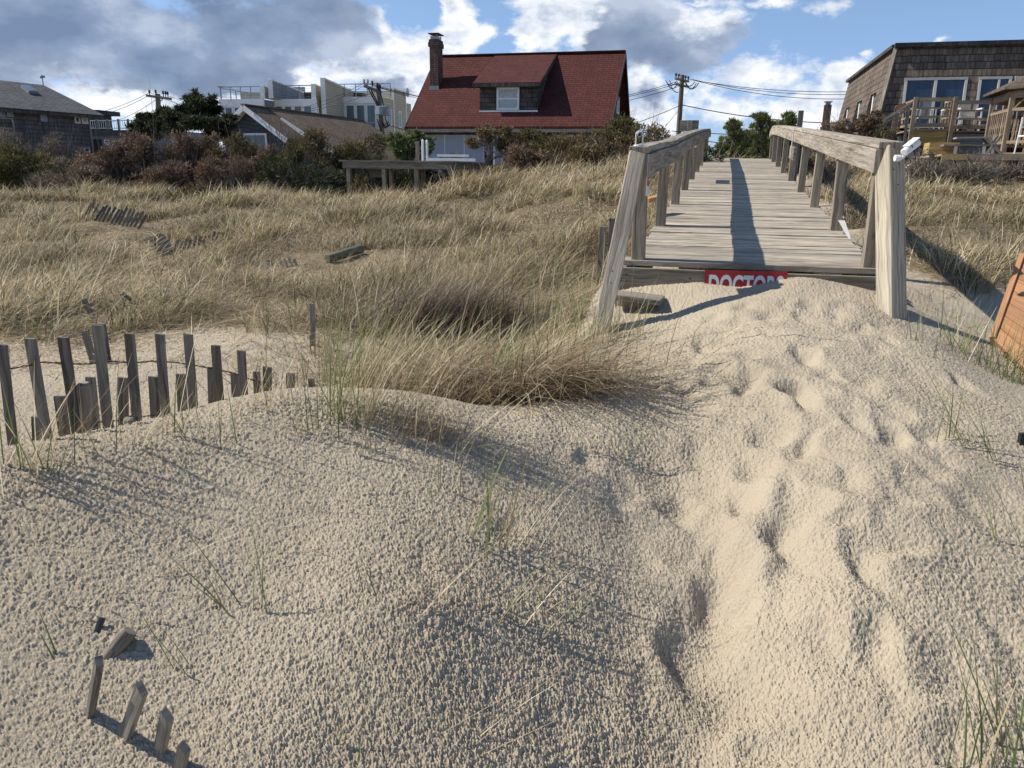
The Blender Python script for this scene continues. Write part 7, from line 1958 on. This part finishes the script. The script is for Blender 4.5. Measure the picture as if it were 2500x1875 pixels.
def poles():
    def pole(name_lab, px, ptop, pbot, Y, r, seed):
        t = at_y(px, ptop, Y); b = at_y(pbot[0], pbot[1], Y); z = g1(t.x, min(t.y, 60))
        root = empty('utility_pole', (b.x, Y, z), name_lab, 'utility pole', 'utility poles carrying the street wires')
        d = (t-b); bb = b + d*((z-b.z)/d.z)
        mb = MB().seed(seed); mb.tube([bb, bb.lerp(t, .5), t], [r*1.2, r, r*.85], 12); mb.build('pole', M_pole, root); return root, t
    def insul(mb, p_, h=.22): mb.tube([p_, p_+Vector((0, 0, h*.4)), p_+Vector((0, 0, h*.5)), p_+Vector((0, 0, h))], [.03, .03, .07, .05], 6)
    # right pole, between the red house and the walkway
    r1, t1 = pole('utility pole with side arms behind the left railing end, right of the red house', 1666, 183, (1657, 320), 46, .15, 1)
    mb = MB(); ex = Vector((.6, .8, 0)); ca = t1-Vector((0, 0, .55))
    for z in (0, .28): mb.beam(ca-ex*.85+Vector((0, 0, z)), ca+ex*.85+Vector((0, 0, z)), .11, .11)
    mb.build('crossarm', M_pole, r1)
    for f in (-.8, -.45, .45, .8):
        mb = MB(); insul(mb, ca+ex*f+Vector((0, 0, .34))); mb.build('insulator', M_black, r1)
    mb = MB()
    for (a, b, s_) in (((1625, 196), (1652, 198), 10), ((1628, 200), (1654, 205), 12), ((1634, 196), (1655, 200), 8), ((1670, 198), (1696, 200), 10), ((1674, 200), (1706, 202), 14), ((1676, 204), (1700, 203), 12), ((1636, 205), (1656, 225), 6)):
        A, B = at_y(*a, 45.8), at_y(*b, 45.8); pts = []
        for k in range(9): f = k/8; q = A.lerp(B, f); q.z -= s_/FPX*46*4*f*(1-f); pts.append(q)
        mb.tube(pts, .025, 4)
    mb.build('jumper_loops', M_black, r1)
    # middle pole in front of the townhouses
    r2, t2 = pole('leaning crossarm utility pole with transformer in front of the pale townhouses', 923, 211, (933, 345), 44, .17, 2)
    px = lambda X, Y: (500+X*.2396, 160+Y*.2396)
    A, B = at_y(*px(1620, 205), 43.6), at_y(*px(1800, 275), 44.0)
    mb = MB(); mb.beam(A, B, .12, .14); mb.build('crossarm', M_pole, r2)
    mb = MB(); mb.beam(at_y(*px(1665, 235), 43.6), at_y(*px(1770, 430), 43.8), .06, .06); mb.beam(at_y(*px(1690, 240), 43.6), at_y(*px(1775, 410), 43.8), .06, .06); mb.build('brace', M_black, r2)
    for X, Y in ((1625, 190), (1662, 190), (1708, 205), (1760, 225), (1785, 240)):
        mb = MB(); insul(mb, at_y(*px(X, Y+12), 43.6), .3); mb.build('insulator', M_black if X > 1700 else M_metal, r2)
    mb = MB(); a, b = at_y(*px(1818, 510), 43.6), at_y(*px(1818, 415), 43.6); mb.tube([a, a+Vector((0, 0, .03)), b-Vector((0, 0, .05)), b], [.28, .42, .42, .3], 14); mb.build('transformer', M_metal, r2)
    mb = MB()
    for (a, b, s_) in (((1820, 410), (1760, 225), -8), ((1800, 560), (1890, 590), 10), ((1760, 545), (1800, 640), 6), ((1840, 520), (1880, 600), 8), ((1810, 590), (1870, 570), 12)):
        P0, P1 = at_y(*px(*a), 43.5), at_y(*px(*b), 43.5); pts = []
        for k in range(9): f = k/8; q = P0.lerp(P1, f); q.z -= s_/FPX*44*4*f*(1-f); pts.append(q)
        mb.tube(pts, .03, 4)
    mb.build('jumper_loops', M_black, r2)
    # far left pole, above the cedar
    px = lambda X, Y: (X*.2396, 180+Y*.2396)
    r3, t3 = pole('distant utility pole rising behind the dark cedar, right of the shingled house', 385, 229, (390, 330), 52, .18, 3)
    mb = MB(); A, B = at_y(*px(1492, 222), 51.8), at_y(*px(1748, 258), 51.8); mb.beam(A, B, .12, .15); mb.build('crossarm', M_pole, r3)
    mb = MB(); mb.beam(at_y(*px(1580, 240), 51.7), at_y(*px(1610, 275), 51.7), .05, .05); mb.beam(at_y(*px(1665, 250), 51.7), at_y(*px(1630, 285), 51.7), .05, .05); mb.build('brace', M_pole, r3)
    for X, Y in ((1525, 215), (1590, 215), (1665, 225), (1690, 228), (1712, 232)):
        mb = MB(); insul(mb, at_y(*px(X, Y+8), 51.7), .35); mb.build('insulator', M_black, r3)
    W = wires
    R_ = 30
    # left pole to the left edge, behind the shingled house
    W('power_line', 'upper wire sloping down left from the distant pole to the shingled roof', at_y(365, 226, 51.7), at_y(150, 284, 62), .4, .022)
    W('power_line', 'second wire sloping down left from the distant pole', at_y(358, 236, 51.7), at_y(150, 292, 62), .4, .022)
    W('power_line', 'lower sagging wire left of the distant pole', at_y(388, 238, 51.7), at_y(150, 300, 62), .8, .02)
    # left pole to the middle pole
    W('power_line', 'upper wire from the distant pole to the townhouse pole', at_y(366, 226, 51.7), at_y(889, 203, 43.6), 1.5, .018, 40)
    W('power_line', 'middle wire from the distant pole to the townhouse pole', at_y(381, 228, 51.7), at_y(898, 204, 43.6), 1.65, .018, 40)
    W('power_line', 'lowest wire from the distant pole crossing the townhouse terraces', at_y(411, 234, 51.7), at_y(920, 222, 43.9), 1.2, .02, 40)
    # middle pole to the right pole, behind the red roof
    W('power_line', 'upper wire from the townhouse pole passing behind the chimney', at_y(889, 202, 43.6), at_y(1650, 200, 45.8), 1.3, .022, 40)
    W('power_line', 'second wire from the townhouse pole passing behind the red roof', at_y(910, 206, 43.6), at_y(1660, 202, 45.8), 1.25, .022, 40)
    W('power_line', 'third wire from the townhouse pole passing behind the red roof', at_y(929, 215, 43.8), at_y(1666, 208, 45.8), 1.3, .022, 40)
    W('power_line', 'low cable from the townhouse pole reaching the right pole at mid height', at_y(932, 300, 43.9), at_y(1661, 257, 45.8), 1.6, .028, 40)
    # right pole onward to the right, behind the shake house
    for lab, (a, b), s_, r_ in (('topmost of the long wires right of the walkway pole', ((1678, 193), (2080, 214)), .35, .024), ('second of the long wires right of the walkway pole', ((1690, 194), (2080, 219)), .42, .024), ('third of the long wires right of the walkway pole', ((1695, 196), (2080, 229)), .5, .024),
                         ('thick cable sloping right from the middle of the walkway pole', ((1664, 256), (2060, 296)), .35, .038)):
        W('power_line', lab, at_y(*a, 45.8), at_y(b[0]+120, b[1]+4, 42.0), s_, r_, 30)
    for lab, a, b in (('highest of the three dark cables seen between the railing ends', (1640, 320), (1900, 328)), ('middle of the three dark cables seen between the railing ends', (1640, 334), (1900, 359)), ('lowest of the three dark cables seen between the railing ends', (1640, 346), (1900, 376))):
        W('power_line', lab, at_y(*a, 24.5), at_y(*b, 24.0), .04, .018)
    W('guy_wire', 'thin guy wire slanting down left from the walkway pole', at_y(1656, 270, 45.8), at_y(1608, 330, 45.0), 0, .018)
poles()
